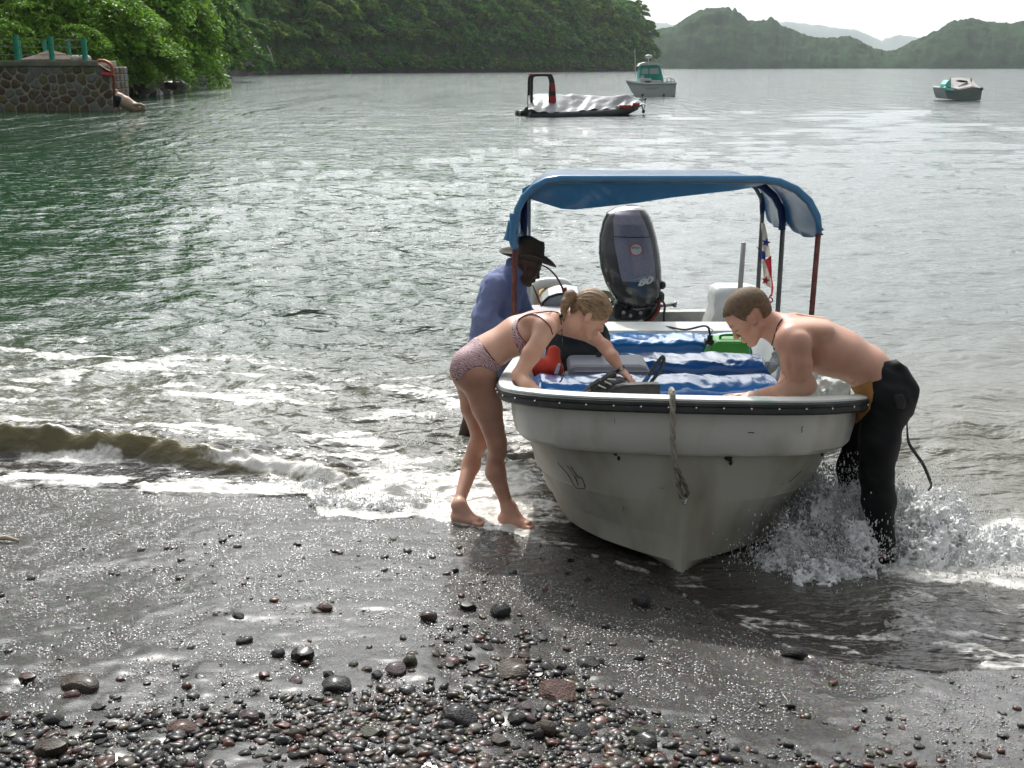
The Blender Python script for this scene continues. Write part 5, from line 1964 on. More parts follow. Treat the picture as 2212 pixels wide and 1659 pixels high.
# hair: cap following the skull plus the tied bunch at the back
h = Field(b.ho - .20, b.ho + .20, .0045)
Lh, ax = b.L_, np.array([b.hf, b.hs, b.hu])
h.ell(Lh(-.014, 0, .034), np.array((.106, .084, .093)) * 1.00, ax, .01)
h.ell(Lh(.040, 0, .044), np.array((.060, .071, .052)) * 1.00, ax, .03)
h.ell(Lh(-.052, 0, -.02), np.array((.054, .064, .060)), ax, .03)
X, Y, Z = h.coords()
PX, PY = proj(X + 0 * Y + 0 * Z, Y + 0 * X + 0 * Z, Z + 0 * X + 0 * Y)
hp = [(1207, 712), (1222, 712), (1230, 700), (1234, 686), (1240, 672), (1250, 668), (1258, 674), (1262, 684), (1268, 692), (1288, 696), (1305, 692), (1314, 684), (1330, 668), (1310, 610), (1230, 610), (1195, 660)]
h.F = np.maximum(h.F, (poly_sd(PX, PY, hp) / 420 + .012 * (vnoise3(X * 130 + 0 * Y, Y * 130 + 0 * Z, Z * 130 + 0 * X, 3) - .5)).astype(np.float32))
q = [(X - b.ho[0]), (Y - b.ho[1]), (Z - b.ho[2])]
la = q[0] * b.hf[0] + q[1] * b.hf[1] + q[2] * b.hf[2]
ls = q[0] * b.hs[0] + q[1] * b.hs[1] + q[2] * b.hs[2]
lu = q[0] * b.hu[0] + q[1] * b.hu[1] + q[2] * b.hu[2]
# combed strands run from the brow back to the tie
rad_ = np.arctan2(ls * 1.0, lu + .03)
h.F = h.F + (.0016 * np.sin(rad_ * 34 + la * 26) * np.clip(1 - np.abs(h.F) / .02, 0, 1)).astype(np.float32)
h.cone(A3(1240, 650, 5.93), A3(1232, 639, 5.91), .020, .032, .012)
h.cone(A3(1232, 639, 5.91), A3(1222, 653, 5.89), .030, .025, .012)
h.cone(A3(1222, 653, 5.89), A3(1216, 678, 5.88), .024, .016, .010)
h.cone(A3(1216, 678, 5.88), A3(1218, 702, 5.87), .015, .004, .006)
_, hV, hQ = emit(h, 'hair', HAIR_W, W, tone=lambda V: .75 + .5 * vnoise3(V[:, 0] * 60, V[:, 1] * 60, V[:, 2] * 200, 5))
HS = Surf(hV, hQ)
STR = [mat('hair strand light', (.42, .29, .16), .4), mat('hair strand dark', (.14, .085, .05), .5)]
rh = random.Random(6)
for si in range(2):
    mb = MB()
    for q in range(45):
        t_ = rh.random()
        sx, sy = 1312 - 62 * t_ + rh.uniform(-2, 2), (686 + 5 * math.sin(t_ * 3.1)) - 44 * rh.random() * (1 - .3 * t_)
        ex, ey = 1243 + rh.uniform(-3, 3), 648 + rh.uniform(-4, 6)
        mx_, my_ = (sx + ex) / 2, (sy + ey) / 2 - rh.uniform(2, 12)
        P = []
        for k in range(6):
            u = k / 5
            x = (1 - u) ** 2 * sx + 2 * u * (1 - u) * mx_ + u * u * ex
            y = (1 - u) ** 2 * sy + 2 * u * (1 - u) * my_ + u * u * ey
            P.append(HS.hit(x, y, .0012))
        if max((P[k + 1] - P[k]).length for k in range(5)) < .05:
            mb.tube(P, [.0008, .0014, .0016, .0015, .0012, .0008], 4)
    for q in range(10):        # loose wisps at the nape and bunch
        a = A3(1226 + rh.uniform(-6, 8), 650 + rh.uniform(-6, 20), 5.89)
        b2 = a + np.array([rh.uniform(-.03, .02), rh.uniform(-.01, .02), -rh.uniform(.03, .09)])
        mb.tube([a, (a + b2) / 2 + np.array([rh.uniform(-.012, .012), 0, 0]), b2], [.0012, .001, .0005], 4)
    mb.build('hair_strands', STR[si], [o for o in W.children if o.name.startswith('hair')][0], smooth_=True)
mb = MB()
cc = A3(1240, 650, 5.93)
mb.tube([cc + (nv(np.cross([.5, 0, .6], [0, 1, 0])) * math.cos(a) + np.array([0, 1, 0]) * math.sin(a)) * .021 for a in np.linspace(0, 2 * math.pi, 13)], .0045, 6)
mb.build('hair_tie', mat('pale hair tie', (.6, .55, .5), .6), W, smooth_=True)

# ------------------------------------------------------------------ shirtless man leaning over the bow from the right
M = thing('person', 'shirtless man in a black wetsuit rolled to the waist leaning over the bow', 'person', tuple(onground(1893, 1238)))
m_ = Body((.78, 4.82, -.06), (2.12, 5.98, 1.40), .0060)
f = m_.f
C((1690, 716, 5.33), (1716, 722, 5.34), .070, .088, .04, (YA, 1.6))
C((1716, 726, 5.34), (1762, 740, 5.33), .098, .112, .05, (YA, 1.62))
C((1762, 740, 5.33), (1815, 762, 5.32), .112, .108, .05, (YA, 1.50))
C((1815, 762, 5.32), (1868, 792, 5.31), .106, .098, .05, (YA, 1.45))
C((1868, 792, 5.31), (1904, 822, 5.31), .096, .100, .05, (YA, 1.5))
f.ell(A3(1745, 712, 5.20), (.11, .08, .045), None, .05)      # shoulder blades
f.ell(A3(1748, 712, 5.47), (.11, .08, .045), None, .05)
f.ell(A3(1790, 775, 5.26), (.10, .09, .07), None, .05)        # chest wall
f.ell(A3(1711, 736, 5.150), (.078, .068, .075), None, .045)
f.ell(A3(1706, 730, 5.52), (.074, .066, .07), None, .045)
C((1712, 742, 5.14), (1722, 785, 5.11), .070, .064, .04)
f.ell(A3(1716, 786, 5.10), (.055, .050, .075), None, .03)
C((1722, 785, 5.11), (1738, 832, 5.13), .062, .046, .03)
C((1739, 833, 5.13), (1700, 846, 5.13), .049, .047, .03)
C((1700, 846, 5.13), (1634, 855, 5.15), .045, .028, .02)
m_.hand(A3(1634, 856, 5.15), A3(1590, 858, 5.18) - A3(1634, 856, 5.15), (0, .1, -1), 1.05, .18, .22, -1)
C((1703, 738, 5.55), (1712, 800, 5.58), .062, .050, .04)
C((1712, 800, 5.58), (1690, 850, 5.55), .048, .040, .03)
C((1690, 850, 5.55), (1650, 880, 5.52), .040, .028, .03)
m_.hand(A3(1650, 880, 5.52), (-.1, 0, -.06), (0, 0, -1), 1.0, .5)
C((1688, 716, 5.34), (1650, 704, 5.36), .062, .055, .03)
C((1700, 700, 5.30), (1662, 690, 5.35), .040, .035, .04)
# anatomy: spine furrow, armpit, ribs, arm muscles
sub = lambda p, q, r1, r2, k: f.cone(A3(*p), A3(*q), r1, r2, k, sub=True)
sub((1728, 682, 5.34), (1800, 694, 5.34), .012, .012, .03)
sub((1800, 694, 5.34), (1880, 733, 5.33), .013, .012, .03)
sub((1748, 760, 5.13), (1758, 795, 5.12), .010, .014, .03)
for q_ in range(3):
    sub((1775 + 17 * q_, 780 + 4 * q_, 5.12), (1790 + 17 * q_, 806 + 5 * q_, 5.14), .006, .006, .022)
sub((1704, 765, 5.055), (1712, 815, 5.04), .005, .005, .02)
f.ell(A3(1728, 748, 5.085), (.05, .035, .06), None, .03)
f.ell(A3(1700, 838, 5.10), (.055, .035, .035), None, .03)
sub((1842, 828, 5.22), (1866, 800, 5.18), .006, .005, .02)
# legs inside the suit, so the body stays whole
C((1902, 830, 5.22), (1893, 1030, 5.14), .085, .05, .03)
C((1893, 1030, 5.14), (1903, 1190, 5.10), .05, .03, .03)
C((1895, 835, 5.42), (1840, 1000, 5.46), .085, .05, .03)
C((1840, 1000, 5.46), (1832, 1120, 5.50), .05, .03, .03)
al = math.radians(36)
al = math.radians(45)
m_.head(A3(1618, 681, 5.36), (-math.cos(al) * math.cos(.14), math.sin(.14), -math.sin(al)), 1.06)
fm = f.F.copy()
_, MV_, MQ_ = emit(f, 'body', SKIN_M, M, tone=lambda V: m_.lip_tone(V))
MS = Surf(MV_, MQ_)
h = Field(m_.ho - .20, m_.ho + .20, .0045)
Lh, ax = m_.L_, np.array([m_.hf, m_.hs, m_.hu])
h.ell(Lh(-.013, 0, .031), np.array((.103, .081, .091)) * 1.085, ax, .01)
h.ell(Lh(.040, 0, .035), np.array((.056, .068, .055)) * 1.085, ax, .03)
h.ell(Lh(-.050, 0, -.015), np.array((.052, .062, .055)), ax, .03)
X, Y, Z = h.coords()
PX, PY = proj(X + 0 * Y + 0 * Z, Y + 0 * X + 0 * Z, Z + 0 * X + 0 * Y)
hp = [(1560, 686), (1583, 680), (1598, 690), (1612, 694), (1620, 688), (1622, 674), (1630, 665), (1642, 665), (1647, 680), (1652, 696), (1664, 692), (1672, 684), (1680, 650), (1640, 600), (1560, 620), (1545, 670)]
h.F = np.maximum(h.F, (poly_sd(PX, PY, hp) / 450 + .012 * (vnoise3(X * 150 + 0 * Y, Y * 150 + 0 * Z, Z * 150 + 0 * X, 3) - .5)).astype(np.float32))
emit(h, 'hair', HAIR_M, M)
laid(MS, [(1690, 690), (1683, 700), (1678, 712), (1674, 726), (1670, 738), (1668, 745)], .0028, 'neck_cord', CORD, M)
# wetsuit
NEO = mat('black neoprene', (.004, .0046, .005), .62, color2=(.008, .009, .010), spec=.25, nscale=5, bump=(25, .35, .004))
ORG = mat('tan orange suit lining', (.40, .20, .055), .65, color2=(.30, .15, .045), nscale=10)
g = Field((1.30, 4.78, -.06), (2.16, 5.80, 1.16), .0070)
Cg = lambda p, q, ra, rb, k=.04, flat=None: g.cone(A3(*p), A3(*q), ra, rb, k, flat)
Cg((1873, 792, 5.31), (1903, 822, 5.31), .104, .116, .05, (YA, 1.50))
Cg((1903, 822, 5.31), (1912, 862, 5.31), .118, .112, .05, (YA, 1.50))
g.ell(A3(1936, 862, 5.24), (.085, .10, .12), None, .05)
g.ell(A3(1934, 858, 5.40), (.085, .10, .12), None, .05)
Cg((1908, 865, 5.20), (1900, 950, 5.16), .104, .092, .05)
Cg((1900, 950, 5.16), (1893, 1030, 5.14), .090, .076, .04)
Cg((1893, 1030, 5.14), (1899, 1080, 5.13), .072, .074, .04)
Cg((1899, 1080, 5.13), (1906, 1165, 5.10), .074, .052, .04)
ha = np.array(onground(1898, 1240))
hb = ha + np.array([-.10, -.10, .0])
g.cone(A3(1906, 1165, 5.10), ha + np.array([.02, .04, .06]), .056, .062, .03)
g.cone(ha + np.array([.01, .04, .06]), hb + np.array([0, 0, .04]), .052, .036, .03)
Cg((1892, 865, 5.42), (1862, 940, 5.45), .100, .085, .05)
Cg((1862, 940, 5.45), (1840, 1010, 5.47), .083, .068, .04)
Cg((1840, 1010, 5.47), (1834, 1130, 5.50), .066, .050, .04)
g.cone(A3(1834, 1130, 5.50), A3(1828, 1175, 5.50), .052, .045, .03)
# rolled top bunched round the hips, folds across the thigh
Cg((1940, 792, 5.20), (1955, 845, 5.22), .022, .045, .04)
Cg((1955, 845, 5.22), (1950, 880, 5.25), .045, .03, .04)
X, Y, Z = g.coords()
wr = fbm3(X * 9 + 0 * Y, Y * 9 + 0 * Z, Z * 22 + X * 8, 2, 5) - .5
g.F = g.F + (.016 * wr * np.clip(1 - np.abs(g.F) / .03, 0, 1)).astype(np.float32)
cut = region(g, [(1822, 838), (1850, 818), (1880, 795), (1912, 780), (1936, 776), (1955, 790), (1990, 800), (2040, 900), (2020, 1300), (1780, 1300), (1790, 1000), (1815, 900)], 1 / 450)
# legs at other depths sit inside the same outline, so only the waist is trimmed
g.F = np.where((Z > .62) & (np.ones_like(g.F) > 0), np.maximum(g.F, cut), g.F).astype(np.float32)
_, GV_, GQ_ = emit(g, 'wetsuit', NEO, M)
GS = Surf(GV_, GQ_)
lin = region(g, [(1836, 838), (1852, 820), (1872, 813), (1884, 822), (1888, 850), (1880, 885), (1862, 905), (1846, 918), (1842, 900), (1850, 870), (1840, 850)], 1 / 450)
Lf = np.maximum(g.F - .0045, lin)
Lf = np.where(Y + 0 * Lf > 5.40, .05, Lf)
emit(g, 'suit_lining', ORG, M, Lf)
# pull strap of the zip
mb = MB()
P = [at(1958, 800, 5.30), at(1964, 828, 5.27), at(1966, 860, 5.25), at(1960, 900, 5.27), at(1960, 935, 5.30), at(1964, 958, 5.32), at(1978, 980, 5.34), at(1994, 1003, 5.36), at(2006, 1030, 5.37), at(2011, 1044, 5.37), at(2011, 1052, 5.37), at(2005, 1060, 5.37)]
Pc = catmull(P, 6)
mb.tube(Pc, [.0035 + .0045 * min(1, max(0, (i - 18) / 14)) * (1 if i < len(Pc) - 12 else .55) for i in range(len(Pc))], 6, flat=.4)
mb.build('zip_strap', CORD, M, smooth_=True)
PATCH = mat('rubber knee patch', (.012, .013, .013), .7, bump=(180, .6, .003))
pz = region(g, [(1929, 852), (1950, 850), (1958, 870), (1953, 885), (1934, 882)], 1 / 450)
Pf = np.where(Y + 0 * g.F < 5.3, np.maximum(g.F - .003, pz), .05)
emit(g, 'patch', PATCH, M, Pf)
p0, p1 = A3(1645, 854, 5.147), A3(1634, 855, 5.15)
bracelet(p1, p1 - p0, .029, .012, .0035, mat('pale bracelet', (.4, .42, .42), .4, metal=.3), 'bracelet', M)

# ------------------------------------------------------------------ man in blue shirt and hat standing in the water
H = thing('person', 'man in a blue shirt and brown hat standing in the water beside the boat', 'person', tuple(at(1000, 925, 7.45)))
k_ = Body((-.52, 6.95, -.45), (.52, 7.95, 1.50), .0075)
f = k_.f
C((1120, 598, 7.42), (1130, 578, 7.42), .062, .055, .03)
C((1080, 640, 7.42), (1060, 780, 7.42), .10, .10, .04, (YA, 1.3))
C((1072, 625, 7.23), (1046, 690, 7.18), .050, .042, .03)
C((1046, 690, 7.18), (1110, 722, 7.12), .040, .028, .03)
k_.hand(A3(1110, 722, 7.12), (.1, -.02, -.04), (0, 0, -1), 1.0, .5)
C((1106, 612, 7.62), (1130, 680, 7.68), .050, .042, .03)
C((1130, 680, 7.68), (1185, 700, 7.66), .040, .028, .03)
k_.hand(A3(1185, 700, 7.66), (.1, -.02, -.03), (0, 0, -1), 1.0, .5)
C((1040, 800, 7.34), (1022, 885, 7.36), .085, .055, .03)
C((1022, 885, 7.36), (996, 960, 7.42), .052, .036, .03)
C((1050, 800, 7.52), (1055, 890, 7.56), .085, .055, .03)
C((1055, 890, 7.56), (1040, 970, 7.6), .052, .036, .03)
k_.foot(A3(996, 960, 7.42), A3(990, 985, 7.42), A3(1030, 990, 7.36), bare=False)
k_.foot(A3(1040, 970, 7.6), A3(1034, 992, 7.6), A3(1074, 998, 7.55), bare=False)
al = math.radians(27)
k_.head(A3(1136, 573, 7.42), (math.cos(al) * math.cos(.1), .1, -math.sin(al)), 1.0)
emit(f, 'body', SKIN_D, H, tone=lambda V: k_.lip_tone(V, 1.0, (1.3, .8, .8)))
SHIRT = mat('blue cotton shirt', (.15, .19, .37), .8, color2=(.20, .245, .44), nscale=4, bump=(14, .5, .012), translucent=.12)
s_ = Field((-.48, 6.95, .25), (.40, 7.95, 1.38), .0075)
Cs = lambda p, q, ra, rb, k=.05, flat=None: s_.cone(A3(*p), A3(*q), ra, rb, k, flat)
Cs((1098, 602, 7.42), (1082, 630, 7.42), .088, .125, .06, (YA, 1.55))
Cs((1082, 630, 7.42), (1070, 690, 7.42), .138, .142, .06, (YA, 1.4))
Cs((1070, 690, 7.42), (1058, 765, 7.42), .142, .155, .06, (YA, 1.32))
Cs((1073, 618, 7.22), (1048, 684, 7.17), .078, .068, .05)
Cs((1047, 684, 7.17), (1090, 712, 7.11), .064, .048, .03)
Cs((1107, 606, 7.62), (1130, 675, 7.68), .074, .060, .05)
Cs((1130, 675, 7.68), (1160, 692, 7.67), .056, .048, .03)
s_.cone(A3(1108, 578, 7.34), A3(1136, 598, 7.38), .022, .016, .02)      # collar
s_.cone(A3(1108, 574, 7.46), A3(1136, 596, 7.48), .022, .016, .02)
s_.cone(A3(1104, 568, 7.40), A3(1116, 570, 7.42), .030, .028, .02)
X, Y, Z = s_.coords()
wr = 1 - 2 * np.abs(fbm3(X * 7 - Z * 5, Y * 5 + 0 * X, Z * 7 + X * 6, 3, 8) - .5) * 2
s_.F = s_.F + (-.018 * (wr - .55) * np.clip(1 - np.abs(s_.F) / .035, 0, 1)).astype(np.float32)
emit(s_, 'shirt', SHIRT, H)
SHO = mat('dark wet shorts', (.018, .019, .024), .6)
t_ = Field((-.55, 6.95, .0), (.35, 7.95, .75), .0085)
for dd in (7.33, 7.53):
    t_.cone(A3(1044, 775, dd), A3(1027 if dd < 7.4 else 1050, 862, dd), .125, .098, .05)
emit(t_, 'shorts', SHO, H)
HATM = mat('brown felt hat', (.055, .044, .032), .85, color2=(.09, .075, .055), nscale=8, bump=(60, .5, .004))
fo, uo = k_.hf, k_.hu
so = k_.hs
uh = nv(uo * 1.0 - fo * .28)
fh = nv(fo - uh * (fo @ uh))
hc = k_.ho + uh * .050 + fh * .004
mb = MB()
rings = []
NB = 40
for rr, zz, fl in ((.0, .145, 0), (.035, .143, .0), (.060, .137, .0), (.078, .118, .0), (.086, .085, .0), (.090, .045, .0), (.094, .012, .0), (.100, .002, .0), (.125, .004, 1), (.150, .010, 1), (.166, .018, 1), (.168, .014, 1), (.150, .004, 1), (.120, -.004, 1), (.095, -.006, 0), (.088, .01, 0)):
    ring = []
    for q in range(NB):
        a = 2 * math.pi * q / NB
        ex = rr * (1.16 if fl else 1.10) * math.cos(a)
        ey = rr * (.98 if fl else .88) * math.sin(a)
        z = zz
        if fl: z += .24 * (rr - .10) * abs(math.sin(a)) ** 2 * 1.6 - .55 * (rr - .10) * max(0, math.cos(a)) ** 2 - .10 * (rr - .1) * max(0, -math.cos(a)) + .004 * math.sin(3 * a)
        if rr < .07 and not fl and zz > .12: z -= .022 * math.exp(-(ey / .022) ** 2) + .018 * max(0, math.cos(a)) * rr / .06
        ring.append(Vector(hc + fh * ex + so * ey + uh * z))
    rings.append(ring)
mb.loft(rings, caps=False)
mb.build('hat', HATM, H, smooth_=True)
hat = [o for o in H.children if o.name.startswith('hat')][0]
mb = MB()
rings = []
for rr, zz in ((.0985, .006), (.0965, .030), (.0925, .030), (.0935, .006)):
    rings.append([Vector(hc + fh * rr * 1.11 * math.cos(a) + so * rr * .90 * math.sin(a) + uh * zz) for a in np.linspace(0, 2 * math.pi, 32, endpoint=False)])
mb.loft(rings + [rings[0]], caps=False)
mb.build('hat_band', mat('dark hat band', (.02, .017, .014), .7), hat, smooth_=True)

# ------------------------------------------------------------------ bather bending from the wall into the water
S_ = thing('person', 'bare backed bather in dark trunks bending down into the water at the wall corner', 'person', tuple(at(255, 236, 65.6)))
z_ = Body((-24.2, 64.8, -.5), (-20.2, 66.6, 1.9), .03)
f = z_.f
D0 = 65.6
C((258, 212, D0), (272, 222, D0), .30, .33, .1)
C((272, 222, D0), (290, 232, D0), .33, .30, .1)
C((290, 232, D0), (303, 236, D0), .20, .14, .08)
f.ell(A3(306, 236, D0), (.17, .15, .18), None, .05)
C((290, 226, D0 - .2), (304, 226, D0 - .25), .10, .08, .05)
C((304, 226, D0 - .25), (313, 229, D0 - .25), .075, .06, .05)
C((256, 212, D0 + .1), (251, 196, D0 + .1), .14, .09, .08)
C((256, 214, D0), (251, 236, D0), .17, .10, .08)
C((251, 236, D0), (251, 250, D0), .10, .08, .08)
mb_, sV, sQ = emit(f, 'body', mat('weathered tan skin', (.50, .34, .25), .5, color2=(.42, .29, .21), nscale=3), S_)
reg = region(f, [(246, 205), (262, 209), (262, 217), (256, 232), (244, 232)], 1 / 38)
emit(f, 'trunks', mat('dark navy trunks', (.02, .022, .035), .7), S_, np.maximum(f.F - .02, reg))
hh = Field(A3(306, 236, D0) - .5, A3(306, 236, D0) + .5, .03)
hh.ell(A3(308, 235, D0), (.20, .18, .19), None, .04)
hh.F = np.maximum(hh.F, region(hh, [(303, 226), (322, 226), (322, 250), (309, 250)], 1 / 38))
emit(hh, 'hair', mat('sandy hair', (.30, .24, .15), .7), S_)
# ================================================================== outboard motor, tilted up
OD = 9.55
MOT = thing('outboard_motor', 'big dark grey outboard motor marked 80 tilted up on the stern', 'outboard motor', tuple(at(1375, 690, OD)))
COWL = mat('glossy charcoal cowl', (.030, .032, .036), .16, color2=(.040, .042, .046), nscale=3, coat=.7)
COWL2 = mat('metallic blue grey cowl panel', (.17, .175, .23), .28, color2=(.20, .205, .26), nscale=40, metal=.35, coat=.5)
BLK = mat('black motor parts', (.016, .016, .017), .45, color2=(.05, .05, .05), nscale=20)
prof = [(447, 1352, 1384, .10), (452, 1330, 1394, .14), (462, 1312, 1402, .17), (480, 1303, 1410, .195), (510, 1295, 1418, .21), (545, 1293, 1424, .215), (580, 1297, 1427, .21), (610, 1307, 1427, .20), (632, 1319, 1425, .185), (648, 1332, 1420, .16), (655, 1345, 1412, .13)]
def cowl_ring(py, xl, xr, dep, grow=0.0, lean=0.0):
    ring = []
    cxp, hw = (xl + xr) / 2, (xr - xl) / 2
    ctr = at(cxp, py, OD)
    w = at(xr, py, OD).x - ctr.x + grow
    for k in range(32):
        a = 2 * math.pi * k / 32
        e = .72
        c, s = math.cos(a), math.sin(a)
        x = math.copysign(abs(c) ** e, c) * w
        y = math.copysign(abs(s) ** e, s) * (dep + grow)
        if y < 0 and x < 0: y *= 1 + .35 * x / w          # turned a little: left flank recedes
        ring.append(Vector((ctr.x + x, OD + y + .10 * (py - 550) / 100 * -.6, ctr.z)))
    return ring
pr = []
for i in range(len(prof) - 1):
    for q in range(4):
        f_ = q / 4
        pr.append([prof[i][j] * (1 - f_) + prof[i + 1][j] * f_ for j in range(4)])
pr.append(list(prof[-1]))
mb = MB()
mb.loft([cowl_ring(*p) for p in pr])
shade_auto(mb.build('cowl', COWL, MOT), 50)
# raised front panel: upper plate and lower plate with a dark seam
def panel(y0, y1, name, m):
    mb = MB()
    rings = []
    for py in np.linspace(y0, y1, 26):
        xl, xr, dp = [float(np.interp(py, [p[0] for p in prof], [p[j] for p in prof])) for j in (1, 2, 3)]
        L0 = float(np.interp(py, [452, 470, 520, 580, 640], [1336, 1326, 1327, 1338, 1356]))
        R0 = float(np.interp(py, [452, 480, 520, 560, 600, 640], [1382, 1395, 1408, 1414, 1415, 1412]))
        R = cowl_ring(py, xl, xr, dp, .007)
        row = []
        front = sorted([p for p in R if p.y <= OD + .10 * (py - 550) / 100 * -.6 + .02], key=lambda p: p.x)
        xs, ys = [p.x for p in front], [p.y for p in front]
        a, b_ = at(L0, py, OD - .15).x, at(R0, py, OD - .15).x
        for t_ in np.linspace(0, 1, 14):
            x = a + (b_ - a) * t_
            row.append(Vector((x, float(np.interp(x, xs, ys)), at(1370, py, OD).z)))
        rings.append(row)
    mb.loft(rings, close=False)
    o = mb.build(name, m, MOT, smooth_=True)
    return o
up_ = panel(453, 505, 'cowl_panel', COWL2)
lo_ = panel(507, 598, 'cowl_panel', COWL2)
pn = Surf(np.array([v.co for v in lo_.data.vertices]) + np.array(MOT.location), [tuple(p.vertices) for p in lo_.data.polygons])
cs = Surf(np.array([v.co for v in MOT.children[0].data.vertices]) + np.array(MOT.location), [tuple(p.vertices) for p in MOT.children[0].data.polygons])
def disc(c, r, m, name, parent, nrm=(0, -1, .1)):
    n = Vector(nrm).normalized()
    a = n.orthogonal().normalized()
    b2 = n.cross(a)
    mb = MB()
    mb.loft([[Vector(c) + (a * math.cos(t) + b2 * math.sin(t)) * r for t in np.linspace(0, 2 * math.pi, 28, endpoint=False)],
             [Vector(c) + n * .003 + (a * math.cos(t) + b2 * math.sin(t)) * r for t in np.linspace(0, 2 * math.pi, 28, endpoint=False)]])
    return mb.build(name, m, parent)
c = pn.hit(1374, 539, .006)
disc(c, .052, mat('red sticker ring', (.45, .05, .05), .4), 'sticker', MOT)
disc(c + Vector((0, -.004, 0)), .044, mat('pale sticker', (.42, .43, .42), .4), 'sticker', MOT)
def text(s, size, c, m, name, parent, rot=0.0, shear=0.0, ext=.001, extra=(0, 0, 0), off=.0):
    cu = bpy.data.curves.new(name, 'FONT')
    cu.body = s
    cu.size = size
    cu.align_x, cu.align_y = 'CENTER', 'CENTER'
    cu.extrude = ext
    cu.shear = shear
    cu.offset = off
    cu.materials.append(m)
    o = bpy.data.objects.new(name, cu)
    COL.objects.link(o)
    o.parent = parent
    o.location = Vector(c) - parent.location
    o.rotation_euler = (math.pi / 2 + extra[0], extra[1] + rot, extra[2])
    bpy.context.view_layer.update()
    me = bpy.data.meshes.new_from_object(o)
    n = bpy.data.objects.new(name, me)
    COL.objects.link(n)
    n.parent, n.location, n.rotation_euler = parent, o.location, o.rotation_euler
    bpy.data.objects.remove(o)
    n.name = name
    return n
LET = mat('silver lettering', (.55, .55, .53), .35, metal=.3)
o = text('80', .070, cs.hit(1391, 609, .014), LET, 'number_lettering', MOT, rot=-.24, shear=.35, off=.003, extra=(-.1, 0, .12))
o.scale = (1.75, 1, 1)
def strokes(c, dx, n, w, h, m, name, parent, slope=0.0, seed=1):
    """a row of small worn letter strokes too faint to read"""
    q = random.Random(seed)
    mb = MB()
    for i in range(n):
        p = Vector(c) + Vector(((i - n / 2) * dx, 0, (i - n / 2) * dx * slope + q.uniform(-.1, .1) * h))
        mb.box(p, (w * q.uniform(.6, 1.2), .003, h * q.uniform(.6, 1.1)))
        if q.random() < .6: mb.box(p + Vector((dx * .3, .0005, q.uniform(-.3, .3) * h)), (dx * .5, .003, w * .7))
    return mb.build(name, m, parent)
strokes(cs.hit(1389, 599, .020), .016, 9, .005, .014, LET, 'small_lettering', MOT, .24, 3)
strokes(c + Vector((0, -.010, .014)), .012, 5, .006, .013, mat('sticker ink', (.05, .06, .05), .6), 'sticker_lettering', MOT, 0, 5)
# mid section, clamp, steering arm, hoses
mb = MB()
mb.box(at(1366, 672, OD - .02), (.26, .22, .12), bevel=.03)
mb.box(at(1340, 668, OD - .03), (.10, .16, .16), bevel=.02)
mb.box(at(1398, 664, OD - .03), (.12, .14, .10), bevel=.02)
for px in (1330, 1352, 1372, 1392, 1404):
    mb.tube([at(px, 658, OD - .1), at(px + 3, 684, OD - .12)], .018, 7)
mb.build('clamp_bracket', BLK, MOT)
for k, (px, py) in enumerate(((1347, 675), (1384, 676), (1362, 682))):
    mb = MB()
    mb.tube([at(px, py, OD - .17), at(px, py, OD - .22)], .016, 8)
    mb.build('bolt', mat('dull steel', (.30, .30, .29), .4, metal=.7), MOT)
mb = MB()
mb.tube([at(1318, 664, OD - .05), at(1375, 668, OD - .12), at(1420, 662, OD - .12), at(1458, 657, OD - .1)], .014, 8)
mb.tube([at(1455, 657, OD - .1), at(1461, 658, OD - .1)], .026, 8)
mb.build('steering_arm', mat('dull steel', (.30, .30, .29), .4, metal=.7), MOT, smooth_=True)
mb = MB()
mb.box(at(1421, 640, OD - .1), (.10, .12, .09), bevel=.02)
mb.tube([at(1424, 628, OD - .1), at(1430, 612, OD - .12), at(1424, 600, OD - .1)], .009, 6)
mb.ell(at(1431, 616, OD - .12), (.030, .03, .035), 8, 6)
mb.build('tilt_lever', BLK, MOT)
for i, (mm, pts) in enumerate(((BLK, [(1424, 645), (1420, 665), (1408, 682), (1388, 698), (1370, 708)]), (BLK, [(1428, 645), (1436, 660), (1434, 680), (1436, 700), (1444, 708)]), (mat('red fuel hose', (.22, .03, .025), .5), [(1424, 648), (1424, 668), (1412, 686), (1392, 702), (1365, 710)]),
                               (BLK, [(1420, 648), (1412, 662), (1398, 664)]), (mat('red fuel hose', (.22, .03, .025), .5), [(1426, 650), (1420, 672), (1404, 692), (1380, 706)]), (BLK, [(1392, 652), (1402, 658), (1414, 655)]), (BLK, [(1396, 670), (1402, 662), (1410, 668)]))):
    mb = MB()
    mb.tube(catmull([at(px, py, OD - .16 - .01 * i) for px, py in pts], 5), .0105, 6)
    mb.build('control_hose', mm, MOT, smooth_=True)
mb = MB()
mb.tube([at(1390, 694, OD - .22), at(1376, 702, OD - .22)], .022, 8)
mb.build('fuel_filter', mat('cream plastic', (.5, .48, .42), .5), MOT)
